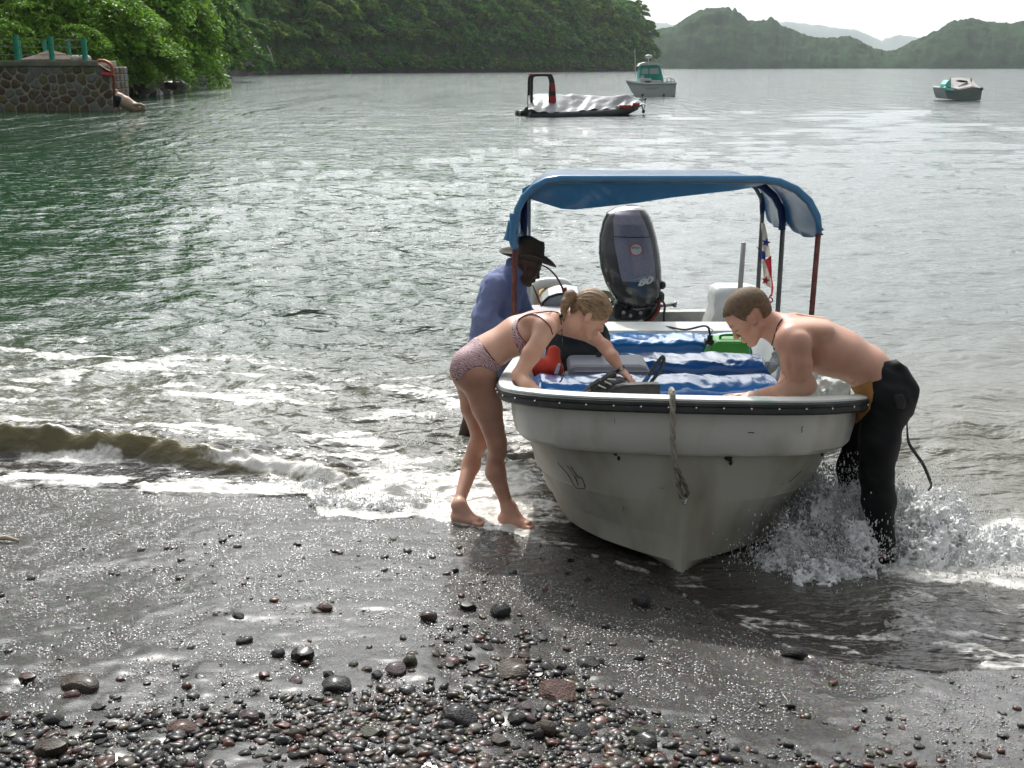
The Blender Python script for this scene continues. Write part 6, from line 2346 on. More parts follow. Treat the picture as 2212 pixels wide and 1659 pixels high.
# lower unit and propeller trail behind, tilted clear of the water
mb = MB()
mb.tube([at(1345, 640, OD + .25), at(1335, 668, OD + .75)], .07, 10)
mb.ell(at(1335, 655, OD + .9), (.05, .30, .06), 10, 8)
mb.build('lower_unit', COWL, MOT, smooth_=True)
mb = MB()
for a0 in (0.5, 2.6, 4.7):
    pc_ = at(1326, 643, OD + .55)
    rings = []
    for r_ in np.linspace(.02, .13, 6):
        wv = .055 * math.sin(math.pi * min(1, (r_ + .02) / .15)) + .01
        rings.append([Vector((pc_.x + r_ * math.cos(a0 + s_ * wv / r_ * .5), pc_.y + s_ * .02, pc_.z + r_ * math.sin(a0 + s_ * wv / r_ * .5))) for s_ in (-1, -.5, 0, .5, 1)])
    mb.loft(rings, close=False)
mb.ell(at(1326, 643, OD + .55), (.035, .05, .035), 8, 6)
mb.build('propeller', mat('worn bronze propeller', (.26, .25, .17), .45, metal=.5), MOT, smooth_=True)

# ================================================================== things in and on the boat
BH = MOT
# green jerry can with black cap and hose
JG = mat('green plastic can', (.045, .26, .030), .42, color2=(.06, .31, .04), nscale=6)
jd = 7.95
JC = thing('fuel_can', 'bright green plastic fuel can lying behind the middle blue cushion', 'fuel can', tuple(at(1570, 765, jd)))
x0, x1 = at(1521, 750, jd).x, at(1615, 750, jd).x
zb, zt_ = at(1570, 768, jd).z, at(1570, 731, jd).z
mb = MB()
rings = []
for y_ in (-.11, -.095, .095, .11):
    k = .012 if abs(y_) > .1 else 0
    pts = [(x0 + k, zb), (x0 + k, zb + .035), (x0 + .012 + k, zb + .055), (x0 + .055, zt_ - .014), (x0 + .075, zt_ - k), (x1 - .02, zt_ - k), (x1 - k, zt_ - .03), (x1 - k, zb)]
    rings.append([Vector((px_, jd + y_, pz_)) for px_, pz_ in pts])
mb.loft(rings)
mb.build('can_body', JG, JC)
mb = MB()
mb.tube(catmull([(x0 + .11, jd, zt_ - .004), (x0 + .12, jd, zt_ + .022), (x0 + .20, jd, zt_ + .026), (x1 - .05, jd, zt_ + .020), (x1 - .03, jd, zt_ - .01)], 5), .012, 8, flat=.8)
mb.build('handle', JG, JC, smooth_=True)
mb = MB()
mb.box((x0 + .03, jd - .02, zt_ - .018), (.065, .08, .035), bevel=.008)
mb.tube([(x0 + .035, jd - .02, zt_), (x0 + .035, jd - .02, zt_ + .03)], .020, 10)
mb.build('cap', BLK, JC)
mb = MB()
cxy = Vector((x0 + .035, jd - .02, zt_ + .03))
mb.tube(catmull([cxy, cxy + Vector((.015, 0, .035)), cxy + Vector((-.012, 0, .045)), cxy + Vector((-.01, 0, .01))], 5), .004, 5)
mb.build('fuel_coupling', mat('bright metal', (.7, .7, .7), .3, metal=.9), JC)
mb = MB()
P = catmull([cxy, cxy + Vector((-.03, .02, .06)), at(1480, 712, 8.5), at(1440, 706, 8.8), at(1400, 706, 9.1), at(1372, 704, 9.3)], 6)
mb.tube(P, .0085, 6)
tag(mb.build('fuel_line', BLK, smooth_=True, origin=tuple(P[0])), 'black fuel line running over the white thwart to the green can', 'hose')
# grey PVC pole
mb = MB()
p0, p1 = at(1595, 640, 9.2), at(1606, 526, 9.2)
p0 = at(1593, 700, 9.2)
mb.tube([p0, p1], .021, 10)
mb.ell(p1, (.021, .021, .012), 10, 5)
tag(mb.build('pole', mat('grey plastic pipe', (.33, .31, .30), .5, color2=(.40, .38, .37), nscale=9), smooth_=True, origin=tuple(p0)), 'upright grey plastic pole behind the white stern hood', 'pole')
# worn flag on the rear canopy post
FD = 8.56
FL = thing('flag', 'tattered red white and blue flag with two stars on the rear canopy post', 'flag', tuple(at(1645, 480, FD)))
FW, FR_, FB_ = mat('flag white cloth', (.60, .56, .47), .8, color2=(.50, .46, .38), nscale=9, translucent=.3), mat('flag red cloth', (.50, .04, .06), .8, translucent=.3), mat('flag blue cloth', (.04, .06, .30), .8, translucent=.3)
def flagpiece(poly, m, name, dy=0.0):
    n = 7
    mb = MB()
    L1, R1 = poly
    rings = []
    for i in range(n):
        t_ = i / (n - 1)
        a = [L1[k] for k in range(2)] if False else None
        yl = L1[0][1] + (L1[-1][1] - L1[0][1]) * t_
        xl = float(np.interp(yl, [p[1] for p in L1], [p[0] for p in L1]))
        yr = R1[0][1] + (R1[-1][1] - R1[0][1]) * t_
        xr = float(np.interp(yr, [p[1] for p in R1], [p[0] for p in R1]))
        row = []
        for j in range(7):
            u = j / 6
            px, py = xl + (xr - xl) * u, yl + (yr - yl) * u
            row.append(at(px, py, FD - .02 + .025 * math.sin(px * .32 + py * .03) + dy))
        rings.append(row)
    mb.loft(rings, close=False)
    mb.build(name, m, FL, smooth_=True)
flagpiece(([(1644, 482), (1646, 510), (1648, 535), (1650, 556)], [(1652, 482), (1660, 520), (1663, 538), (1664, 556)]), FW, 'white_quarter')
flagpiece(([(1644, 540), (1646, 560)], [(1653, 545), (1654, 563)]), FB_, 'blue_quarter', -.012)
flagpiece(([(1633, 556), (1640, 532)], [(1643, 560), (1644, 545)]), FB_, 'blue_quarter', .04)
flagpiece(([(1645, 556), (1649, 580), (1649, 600)], [(1664, 550), (1664, 580), (1662, 602)]), FB_, 'blue_quarter', .03) if False else None
flagpiece(([(1652, 562), (1666, 605)], [(1666, 552), (1668, 612)]), FR_, 'red_quarter', -.015)
flagpiece(([(1646, 562), (1649, 590), (1650, 614)], [(1655, 562), (1664, 600), (1668, 624)]), FW, 'white_quarter', -.004)
flagpiece(([(1666, 600), (1666, 628), (1665, 640)], [(1669, 606), (1671, 624), (1668, 640)]), FR_, 'torn_strip', 0)
mb = MB()
mb.tube(catmull([at(1665, 636, FD), at(1660, 648, FD), at(1666, 653, FD), at(1669, 647, FD), at(1664, 642, FD)], 4), .005, 5)
mb.build('torn_thread', FR_, FL)
def star(px, py, r, m, name):
    c_ = at(px, py, FD - .06)
    mb = MB()
    V = [c_ + Vector((math.sin(2 * math.pi * k / 10 + .2) * (r if k % 2 == 0 else r * .42), 0, math.cos(2 * math.pi * k / 10 + .2) * (r if k % 2 == 0 else r * .42))) for k in range(10)]
    mb.loft([V, [v + Vector((0, .004, 0)) for v in V]])
    mb.build(name, m, FL)
star(1655, 524, .036, FB_, 'blue_star')
star(1654, 606, .036, FR_, 'red_star')

# orange hooped framework with tan lid and grey buoy at the port stern corner
SB = thing('bait_box', 'round tan lidded box in the port stern corner of the boat', 'box', tuple(at(1190, 665, 9.3)))
TAN = mat('tan lid', (.62, .45, .22), .6, color2=(.55, .40, .20), nscale=5)
mb = MB()
ring0 = [at(px, py, 9.32) for px, py in [(1160, 664), (1163, 645), (1172, 633), (1185, 626), (1200, 626), (1214, 632), (1224, 642), (1226, 664)]]
mb.loft([ring0, [p + Vector((0, .25, .03)) for p in ring0]])
mb.build('lid', TAN, SB)
mb = MB()
mb.tube([at(1198, 628, 9.31), at(1186, 640, 9.31), at(1180, 650, 9.31)], .004, 5)
mb.build('lid_seam', mat('brown seam', (.3, .2, .1), .7), SB)
GB = mat('light grey moulded plastic', (.42, .44, .44), .4, color2=(.36, .38, .38), nscale=4)
mb = MB()
ring0 = [at(px, py, 9.0) for px, py in [(1166, 668), (1172, 655), (1186, 642), (1204, 636), (1226, 634), (1250, 638), (1262, 650), (1264, 668)]]
mb.loft([ring0, [p + Vector((0, .28, .02)) for p in ring0]])
tag(mb.build('grey_tub', GB, origin=tuple(ring0[0])), 'upturned light grey tub with dark rim behind the blond woman', 'tub')
mb = MB()
mb.tube([p + Vector((0, -.01, .004)) for p in ring0[:7]], .012, 6)
o = mb.build('dark_rim', BLK, smooth_=True, parent=[x for x in S.objects if x.name == 'grey_tub'][0])
mb = MB()
mb.box(at(1210, 673, 8.9), (.46, .25, .06), bevel=.01)
mb.build('stern_shelf', mat('grey painted shelf', (.30, .30, .33), .6), boat)
# red and black fishing rod bent over the tub
RODR = mat('dark red rod', (.16, .03, .03), .4)
mb = MB()
P = catmull([at(1170, 572, 8.7), at(1186, 581, 8.7), at(1202, 598, 8.7), at(1214, 620, 8.7), at(1218, 630, 8.7)], 6)
mb.tube(P, [.006 + .004 * i / len(P) for i in range(len(P))], 6)
mb.tube([P[-1] + Vector((0, 0, .03)), P[-1] + Vector((.02, 0, -.05))], .020, 8)
tag(mb.build('fishing_rod', RODR, smooth_=True, origin=tuple(P[-1])), 'dark red rod arching from the hat brim to the grey tub', 'fishing rod')
mb = MB()
P = [at(1150, 615, 8.6), at(1170, 662, 8.6)]
mb.tube([P[0], P[1]], [.005, .009], 6)
tag(mb.build('fishing_rod', RODR, smooth_=True, origin=tuple(P[1])), 'thin straight dark rod slanting down beside the blue shirt', 'fishing rod')

# cool box, life jacket, black bag, flippers, dive boot
LG = mat('pale grey cool box', (.36, .37, .41), .45, color2=(.42, .43, .46), nscale=3)
cb = thing('cool_box', 'long pale grey cool box lying on the cushions', 'cool box', tuple(at(1310, 808, 6.85)))
xa, xb = at(1226, 800, 6.85).x, at(1402, 800, 6.85).x
zl, zh = at(1300, 810, 6.75).z, at(1300, 777, 6.85).z
mb = MB()
rings = []
for y_, k in ((6.72, .012), (6.735, 0), (6.97, 0), (6.99, .012)):
    rings.append([Vector((xa, y_, zl)), Vector((xa, y_, zh - .03)), Vector((xa + .012, y_, zh - .008 - k)), Vector((xa + .04, y_, zh - k)), Vector((xb - .07, y_, zh - k)), Vector((xb - .03, y_, zh - .012 - k)), Vector((xb - .006, y_, zh - .05)), Vector((xb, y_, zl))])
mb.loft(rings)
mb.build('box_body', LG, cb)
mb = MB()
mb.tube([(xa + .03, 6.715, zh - .040), (xb - .03, 6.715, zh - .040)], .006, 6)
mb.build('lid_lip', LG, cb)
LJ = mat('orange red life jacket', (.62, .05, .02), .6, color2=(.50, .035, .015), nscale=7, bump=(18, .4, .008))
lj = thing('life_jacket', 'orange red life jacket with a white clip wedged beside the black bag', 'life jacket', tuple(at(1182, 808, 6.7)))
q_ = Field(A3(1182, 785, 6.75) - .25, A3(1182, 785, 6.75) + .25, .008)
q_.cone(A3(1168, 796, 6.7), A3(1200, 798, 6.7), .065, .050, .03)
q_.cone(A3(1196, 760, 6.75), A3(1192, 795, 6.7), .040, .055, .03)
emit(q_, 'vest', LJ, lj)
mb = MB()
mb.box(at(1205, 797, 6.60), (.022, .01, .07), rot=Matrix.Rotation(.35, 3, 'Y'), bevel=.004)
mb.build('clip', mat('white webbing clip', (.6, .6, .58), .5), lj)
bg = thing('black_bag', 'bulky black dive bag behind the blond woman', 'bag', tuple(at(1240, 780, 7.2)))
q_ = Field(A3(1250, 740, 7.2) - .40, A3(1250, 740, 7.2) + .40, .010)
q_.cone(A3(1215, 735, 7.2), A3(1278, 735, 7.25), .11, .12, .05)
q_.cone(A3(1215, 765, 7.1), A3(1290, 755, 7.2), .11, .08, .05)
q_.cone(A3(1250, 715, 7.2), A3(1280, 712, 7.25), .07, .07, .05)
X, Y, Z = q_.coords()
q_.F = q_.F + (.03 * (fbm3(X * 10 + 0 * Y, Y * 10 + 0 * Z, Z * 10 + 0 * X, 2, 4) - .5)).astype(np.float32)
BAGM = mat('black nylon', (.010, .014, .016), .6, color2=(.02, .024, .026), nscale=8, bump=(30, .5, .006))
emit(q_, 'bag_body', BAGM, bg)
mb = MB()
mb.tube([at(1303, 728, 7.0), at(1296, 760, 6.95), at(1290, 778, 6.9)], .016, 6, flat=.4)
mb.build('strap', BLK, bg)
# flippers: open heel strap with buckles, dark blade
FIN = mat('black rubber fin', (.014, .015, .017), .45, color2=(.03, .03, .033), nscale=12, bump=(40, .3, .003))
fn = thing('dive_fin', 'black rubber swim fin whose broad blade rises behind the bow rail', 'swim fin', tuple(at(1370, 858, 5.55)))
mb = MB()
pp = [(1316, 858), (1322, 848), (1333, 839), (1350, 834), (1390, 832), (1426, 832), (1427, 858)]
f0 = [at(px, py, 5.60) for px, py in pp]
mb.loft([f0, [p + Vector((0, .012, .001)) for p in f0], [p + Vector((0, .10, -.01)) for p in f0]])
mb.build('blade', FIN, fn)
mb = MB()
mb.tube([p + Vector((0, -.006, .002)) for p in f0[:-1]], .006, 6)
mb.build('blade_rib', FIN, fn)
bt = thing('dive_boot', 'black laced dive boot with white buckles resting on the front cushion', 'boot', tuple(at(1300, 856, 5.95)))
q_ = Field(A3(1300, 830, 5.95) - .34, A3(1300, 830, 5.95) + .34, .006)
q_.cone(A3(1240, 862, 5.9), A3(1290, 845, 5.95), .012, .045, .03)
q_.cone(A3(1290, 845, 5.95), A3(1335, 838, 6.0), .045, .060, .03)
q_.cone(A3(1335, 838, 6.0), A3(1362, 834, 6.0), .050, .030, .03)
X, Y, Z = q_.coords()
q_.F = q_.F + (.010 * (fbm3(X * 20 + 0 * Y, Y * 20 + 0 * Z, Z * 20 + 0 * X, 2, 4) - .5)).astype(np.float32)
_, bV, bQ = emit(q_, 'boot_upper', mat('worn black rubber', (.022, .025, .032), .5, color2=(.07, .075, .085), nscale=16, lo=.45, hi=.75, bump=(40, .5, .004)), bt)
bS = Surf(bV, bQ)
mb = MB()
mb.tube([bS.hit(1244, 856, .004), bS.hit(1262, 849, .004), bS.hit(1280, 840, .004), bS.hit(1292, 834, .004)], .004, 5)
mb.build('toe_welt', mat('grey rubber welt', (.25, .25, .23), .6), bt)
for k, ((xa_, ya_), (xb_, yb_)) in enumerate((((1292, 830), (1308, 837)), ((1306, 822), (1320, 829)), ((1312, 817), (1330, 818)), ((1352, 822), (1362, 833)))):
    mb = MB()
    a, b2 = at(xa_, ya_, 5.90), at(xb_, yb_, 5.90)
    a.y = b2.y = 5.885
    mb.tube([a, b2], .0042, 6)
    mb.build('lace_hook', mat('off white plastic', (.60, .58, .52), .5), bt)
mb = MB()
for (pa, pb) in (((1276, 838), (1300, 822)), ((1298, 826), (1318, 812)), ((1312, 815), (1330, 806))):
    a, b2 = at(*pa, 5.93), at(*pb, 5.93)
    mb.box((a + b2) / 2, ((b2 - a).length, .07, .028), rot=Matrix.Rotation(-math.atan2(b2.z - a.z, b2.x - a.x), 3, 'Y'), bevel=.006)
mb.build('strap_keeper', FIN, bt)
# bent snorkel with blue joint
sn = thing('snorkel', 'looped dark snorkel with a blue joint standing on the front cushion', 'snorkel', tuple(at(1390, 842, 6.2)))
mb = MB()
P = catmull([at(px, py, 6.2) for px, py in [(1402, 812), (1412, 795), (1424, 778), (1431, 771), (1434, 776), (1431, 790), (1420, 808), (1406, 826), (1400, 836)]], 6)
mb.tube(P, .0105, 8)
mb.build('tube', mat('dark grey rubber tube', (.035, .042, .045), .35), sn, smooth_=True)
mb = MB()
mb.tube([at(1384, 836, 6.2), at(1392, 826, 6.2), at(1402, 811, 6.2)], [.010, .014, .013], 8)
mb.build('blue_joint', mat('blue plastic joint', (.02, .13, .26), .4), sn, smooth_=True)
# clear plastic and white bags
PB = mat('crumpled white plastic', (.62, .65, .64), .3, color2=(.45, .50, .50), nscale=12, bump=(26, 1.0, .02), translucent=.3)
def bag(name, pts, label, seed, h=.007):
    ctr = A3(*pts[0][:3])
    q_ = Field(np.min([A3(*p[:3]) for p in pts], 0) - .14, np.max([A3(*p[:3]) for p in pts], 0) + .14, h)
    for i in range(len(pts) - 1):
        q_.cone(A3(*pts[i][:3]), A3(*pts[i + 1][:3]), pts[i][3], pts[i + 1][3], .02)
    X, Y, Z = q_.coords()
    r_ = 1 - 2 * np.abs(fbm3(X * 16 + 0 * Y, Y * 16 + 0 * Z, Z * 16 + 0 * X, 2, seed) - .5) * 2
    q_.F = q_.F + (.028 * (r_ - .5)).astype(np.float32)
    V, Q = q_.mesh()
    tag(mesh_obj(name, V, Q, PB, None, True, origin=tuple(ctr)), label, 'plastic bag', 'plastic bags in the boat')
bag('plastic_bag', [(1712, 835, 5.75, .06), (1735, 820, 5.8, .07), (1728, 812, 5.8, .03)], 'crumpled white plastic bag under the shirtless man\'s arm', 3)
bag('plastic_bag', [(1780, 838, 5.65, .06), (1810, 838, 5.6, .06), (1830, 848, 5.55, .03)], 'white plastic bundle in the corner of the bow by the wetsuit', 5)
bag('plastic_bag', [(1112, 830, 5.72, .025), (1122, 845, 5.7, .03)], 'small white plastic bag beside the blond woman\'s elbow', 9)
bag('plastic_bag', [(1675, 768, 7.0, .035), (1690, 760, 7.0, .035), (1668, 790, 6.9, .035)], 'white crumpled plastic bag against the inner side beside the middle cushion', 12)

# ================================================================== boats moored in the bay
def hull_loft(mbd, P0, ax, side, stations, name, m, parent):
    """stations: list of (t, halfwidth_top, z_top, halfwidth_bottom, z_bottom)"""
    rings = []
    for t_, wt, ztp, wb, zbm in stations:
        c_ = P0 + ax * t_
        r = []
        for s_ in (-1, 1):
            seq = [(wt, ztp), (wt * .98, ztp * .6 + zbm * .4), (wb, zbm)] if s_ < 0 else [(wb, zbm), (wt * .98, ztp * .6 + zbm * .4), (wt, ztp)]
            r += [c_ + side * (w * s_) + Vector((0, 0, z)) for w, z in seq]
        rings.append(r)
    mb = MB()
    mb.loft(rings)
    return mb.build(name, m, parent)
# --- rigid inflatable with its cover
R_D = 60.0
rib = thing('inflatable_boat', 'dark rigid inflatable with roll bar under a wrinkled silver grey cover', 'boat', tuple(at(1260, 250, R_D)))
TUBE = mat('dark inflatable tube', (.030, .036, .042), .5, color2=(.05, .055, .06), nscale=2)
p_st, p_bw = at(1150, 246, R_D - .6), at(1385, 236, R_D + 1.5)
p_st.z = p_bw.z = 0
axr = (p_bw - p_st).normalized()
sdr = Vector((axr.y, -axr.x, 0))
Lr = (p_bw - p_st).length
mb = MB()
ptsL = [p_st + sdr * .95 + Vector((0, 0, .03)) - axr * .5, p_st + sdr * .95 + axr * Lr * .4 + Vector((0, 0, .05)), p_st + sdr * .85 + axr * Lr * .75 + Vector((0, 0, .20)), p_st + axr * (Lr * .98) + Vector((0, 0, .62))]
ptsR = [p_st + axr * (Lr * .98) + Vector((0, 0, .62)), p_st - sdr * .85 + axr * Lr * .75 + Vector((0, 0, .20)), p_st - sdr * .95 + axr * Lr * .4 + Vector((0, 0, .05)), p_st - sdr * .95 + Vector((0, 0, .03)) - axr * .5]
mb.tube(catmull(ptsL, 8), .23, 12)
mb.tube(catmull(ptsR, 8), .23, 12)
mb.build('tube', TUBE, rib, smooth_=True)
hull_loft(mb, p_st, axr, sdr, [(-.2, .8, .2, .5, -.3), (Lr * .5, .8, .3, .4, -.3), (Lr * .8, .6, .5, .2, -.15), (Lr * .97, .12, .72, .02, .25)], 'hull', TUBE, rib)
REDM = mat('red boat panel', (.42, .03, .03), .5)
for (t0_, t1_, z0_) in ((.72, .82, .30), (.84, .90, .40)):
    mb = MB()
    c_ = p_st + sdr * .98 + axr * Lr * (t0_ + t1_) / 2 + Vector((0, 0, z0_ + .08))
    mb.box(c_ + Vector((0, -.10, .06)), (Lr * (t1_ - t0_), .1, .16), bevel=.02)
    mb.build('red_panel', REDM, rib)
# cover: ridge tent with draped folds
COV = mat('silver grey tarpaulin', (.24, .25, .265), .5, color2=(.18, .19, .20), nscale=1.5, coat=.05, bump=(1.6, .6, .15))
ridge_px = [(1143, 204), (1165, 200), (1190, 201), (1224, 203), (1236, 199), (1260, 203), (1300, 207), (1330, 205), (1352, 201), (1372, 208), (1390, 222), (1396, 228)]
hem_px = [(1140, 236), (1170, 242), (1200, 243), (1236, 243), (1258, 239), (1278, 236), (1300, 236), (1330, 234), (1360, 231), (1385, 226), (1398, 228)]
nU, nVv = 90, 22
rings = []
for i in range(nU):
    t_ = i / (nU - 1)
    px = 1141 + (1397 - 1141) * t_
    yt, yb = interp(ridge_px, px), interp(hem_px, px)
    A0 = at(px, yt, R_D + .4 + 1.0 * t_)
    row = []
    for j in range(nVv):
        v = j / (nVv - 1) * 2 - 1                    # -1 near hem .. 0 ridge .. 1 far hem
        hemp = at(px, yb, R_D - 1.95 + 2.5 * t_)
        a = abs(v)
        near_p = A0.lerp(hemp, a)
        sag = -.20 * math.sin(math.pi * a) * (0.5 + .5 * math.sin(t_ * 17 + 1))
        fold = .10 * (1 - abs(2 * float(vnoise2(t_ * 9 + a * 2.4, a * 1.5, 3)) - 1)) * math.sin(math.pi * min(a, .98)) + .04 * math.sin(t_ * 60 + a * 6) * a
        p = Vector((near_p.x, near_p.y, near_p.z + sag + fold))
        if v > 0: p.y = A0.y + (A0.y - near_p.y)
        row.append(p)
    rings.append(row)
mb = MB()
mb.loft(rings, close=False)
mb.build('cover', COV, rib, smooth_=True)
mb = MB()
for (xa_, x1_, D_) in ((1143, 1186, R_D + .5), (1149, 1192, R_D - .4)):
    pl, prr = (xa_, 238), (x1_ + 2, 240)
    P = [at(xa_ - 1, 240, D_), at(xa_, 175, D_), at(xa_ + 3, 165, D_), at(xa_ + 10, 162, D_), at(x1_ - 8, 162, D_), at(x1_, 166, D_), at(x1_ + 5, 190, D_), at(x1_ + 7, 240, D_)]
    mb.tube(catmull(P, 4), .07, 8)
mb.build('roll_bar', BLK, rib, smooth_=True)
mb = MB()
mb.box(at(1166, 160, R_D), (1.2, .9, .07), bevel=.02)
mb.build('roll_bar_top', mat('pale red cushion', (.50, .12, .12), .6), rib)
mb = MB()
P_ = [at(px, py, R_D - .52) for px, py in [(1184, 240), (1185, 205), (1187, 172), (1194, 172), (1198, 190), (1198, 240)]]
mb.loft([P_, [p + Vector((0, .05, 0)) for p in P_]])
mb.build('side_screen', BLK, rib)
for (xc, yc, w_, h_) in ((1194, 188, .20, .40), (1193, 218, .26, .50), (1189, 238, .55, .30), (1176, 240, .25, .28)):
    mb = MB()
    mb.box(at(xc, yc, R_D - .60), (w_, .05, h_), bevel=.01)
    mb.build('red_panel', REDM, rib)
mb = MB()
mb.tube([at(1138, 232, R_D - .3), at(1150, 240, R_D - .3)], .20, 8)
mb.tube([at(1124, 246, R_D - .3), at(1146, 236, R_D - .3)], .12, 8)
mb.ell(at(1146, 240, R_D - .3), (.35, .25, .30), 10, 7)
mb.build('outboard', mat('dark grey outboard', (.05, .055, .06), .5), rib, smooth_=True)
mb = MB()
mb.ell(at(1124, 244, R_D - .3), (.08, .12, .14), 8, 6)
mb.build('propeller', mat('pale brass', (.5, .47, .3), .4, metal=.4), rib)
mb = MB()
mb.tube([at(1166, 250, R_D - .9), at(1170, 242, R_D - .9)], .07, 6)
mb.build('fender', mat('pink fender', (.6, .25, .24), .6), rib)
mb = MB()
mb.tube(catmull([at(1388, 214, R_D + 1.2), at(1394, 216, R_D + 1.2), at(1396, 212, R_D + 1.2)], 4), .03, 5)
mb.tube(catmull([at(1386, 226, R_D + 1.2), at(1389, 238, R_D + 1.2), at(1390, 244, R_D + 1.2)], 4), .03, 5)
mb.tube(catmull([at(1394, 214, R_D + 1.2), at(1393, 228, R_D + 1.2), at(1390, 240, R_D + 1.2)], 4), .02, 5)
mb.ell(at(1390, 241, R_D + 1.2), (.09, .09, .10), 7, 5)
mb.build('mooring_line', mat('weedy mooring line', (.12, .11, .09), .9), rib)
# --- teal cabin boat
T_D = 100.0
cb2 = thing('cabin_boat', 'white hulled launch with a teal wheelhouse and tall aerial', 'boat', tuple(at(1407, 206, T_D)))
WH = mat('white boat paint', (.55, .57, .56), .5, color2=(.48, .50, .49), nscale=1)
HG = mat('white boat hull', (.52, .55, .54), .5, color2=(.46, .49, .49), nscale=1)
TEAL = mat('teal cabin paint', (.03, .30, .25), .5, color2=(.05, .36, .30), nscale=1)
DGL = mat('boat window glass', (.35, .42, .42), .15, spec=.8)
def poly_prism(px_pts, D, depth, name, m, parent, taper=(0, 0, 0)):
    A_ = [at(px, py, D) for px, py in px_pts]
    mb = MB()
    mb.loft([A_, [p + Vector((0, depth, 0)) + Vector(taper) for p in A_]])
    return mb.build(name, m, parent)
poly_prism([(1372, 208), (1364, 198), (1355, 182), (1353, 176), (1372, 179), (1390, 181), (1461, 180), (1459, 206), (1440, 208)], T_D, 5.0, 'hull', HG, cb2, (.6, 0, 0))
mb = MB()
mb.tube([at(1352, 175, T_D - .05), at(1372, 179, T_D - .05), at(1392, 181, T_D - .05), at(1462, 180, T_D - .05)], .10, 6)
mb.build('rubbing_strake', WH, cb2)
poly_prism([(1380, 179), (1381, 160), (1384, 146), (1388, 142), (1424, 141), (1428, 150), (1432, 166), (1434, 179)], T_D + .8, 1.6, 'wheelhouse', TEAL, cb2)
poly_prism([(1403, 160), (1403, 148), (1422, 147), (1423, 160)], T_D + .74, .05, 'window', DGL, cb2)
poly_prism([(1386, 160), (1388, 148), (1400, 148), (1400, 160)], T_D + .74, .05, 'window', DGL, cb2)
poly_prism([(1384, 178), (1384, 164), (1391, 163), (1393, 178)], T_D + .74, .05, 'door', WH, cb2)
poly_prism([(1380, 143), (1384, 137), (1396, 134), (1420, 134), (1428, 137), (1429, 141), (1424, 140), (1390, 141)], T_D + .6, 2.0, 'roof', WH, cb2)
mb = MB()
mb.tube([at(1373, 166, T_D + 1), at(1371, 105, T_D + 1)], .045, 5)
mb.build('aerial', WH, cb2)
mb = MB()
mb.tube([at(1401, 134, T_D + 1), at(1401, 126, T_D + 1)], .04, 5)
mb.ell(at(1401, 122, T_D + 1), (.32, .3, .17), 9, 5)
mb.build('radar_dome', WH, cb2)
mb = MB()
for pts in ([(1430, 176), (1434, 168), (1446, 167), (1456, 172), (1458, 180)], [(1440, 178), (1442, 169)], [(1450, 179), (1449, 170)], [(1432, 178), (1458, 175)]):
    mb.tube([at(px, py, T_D + .1) for px, py in pts], .04, 5)
mb.build('deck_rail', mat('steel rail', (.4, .4, .4), .4, metal=.5), cb2)
mb = MB()
mb.box(at(1394, 176, T_D + .3), (1.0, .3, .5), bevel=.05)
mb.box(at(1410, 177, T_D + .3), (1.4, .3, .25), bevel=.05)
mb.build('deck_gear', WH, cb2)
strokes(at(1409, 191, T_D - .02), .13, 8, .04, .16, mat('faded name paint', (.18, .20, .20), .7), 'name_lettering', cb2, 0, 8)
for px in (1388, 1434):
    mb = MB()
    mb.tube([at(px, 205, T_D), at(px, 205, T_D - .06)], .09, 7)
    mb.build('scupper', BLK, cb2)
# --- small covered boat on the right
K_D = 86.0
kb = thing('covered_boat', 'small turquoise and grey boat under a sagging canvas cover', 'boat', tuple(at(2082, 216, K_D)))
poly_prism([(2048, 214), (2044, 204), (2041, 190), (2044, 187), (2070, 192), (2100, 186), (2122, 190), (2121, 200), (2118, 217), (2090, 217)], K_D, 3.6, 'hull', mat('grey green hull', (.15, .20, .19), .5, color2=(.24, .27, .27), nscale=.7), kb, (.4, 0, 0))
mb = MB()
mb.tube(catmull([at(2041, 188, K_D - .04), at(2046, 193, K_D - .04), at(2060, 194, K_D - .04)], 4), .11, 6)
mb.build('rail', mat('turquoise paint', (.20, .58, .52), .5), kb)
poly_prism([(2041, 190), (2042, 182), (2047, 176), (2050, 173), (2054, 176), (2055, 194), (2046, 193)], K_D + .1, 1.0, 'fore_screen', mat('turquoise paint', (.20, .58, .52), .5), kb)
CVR = mat('faded canvas cover', (.42, .39, .38), .7, color2=(.34, .32, .31), nscale=1.5)
V = []
rowsk = [[(2053, 169), (2062, 168), (2074, 167), (2086, 168), (2098, 170)],
         [(2052, 174), (2060, 172), (2074, 171), (2088, 172), (2103, 175)],
         [(2054, 184), (2060, 186), (2074, 182), (2092, 176), (2108, 181)],
         [(2056, 192), (2062, 192), (2078, 188), (2098, 184), (2114, 187)],
         [(2058, 196), (2066, 195), (2082, 192), (2100, 188), (2118, 190)]]
depk = [2.6, 2.2, 1.2, .3, -.1]
mb = MB()
mb.loft([[at(px, py, K_D + dk) for px, py in r] for r, dk in zip(rowsk, depk)], close=False)
mb.build('cover', CVR, kb, smooth_=False)
poly_prism([(2066, 175), (2074, 172.5), (2088, 174), (2092, 177), (2080, 178.5)], K_D + .9, .3, 'gap_shade', mat('painted opening shade', (.02, .02, .02), .9), kb)  # dark plate painted for the shade in the cover's gap
mb = MB()
for px in (2053, 2098):
    mb.tube([at(px, 192, K_D + 1.5), at(px, 169, K_D + 1.5)], .05, 5)
mb.build('cover_pole', mat('grey pole', (.2, .2, .2), .6), kb)
mb = MB()
mb.ell(at(2121, 192, K_D - .05), (.12, .1, .12), 8, 6)
mb.build('fender', mat('dark fender', (.05, .06, .06), .6), kb)
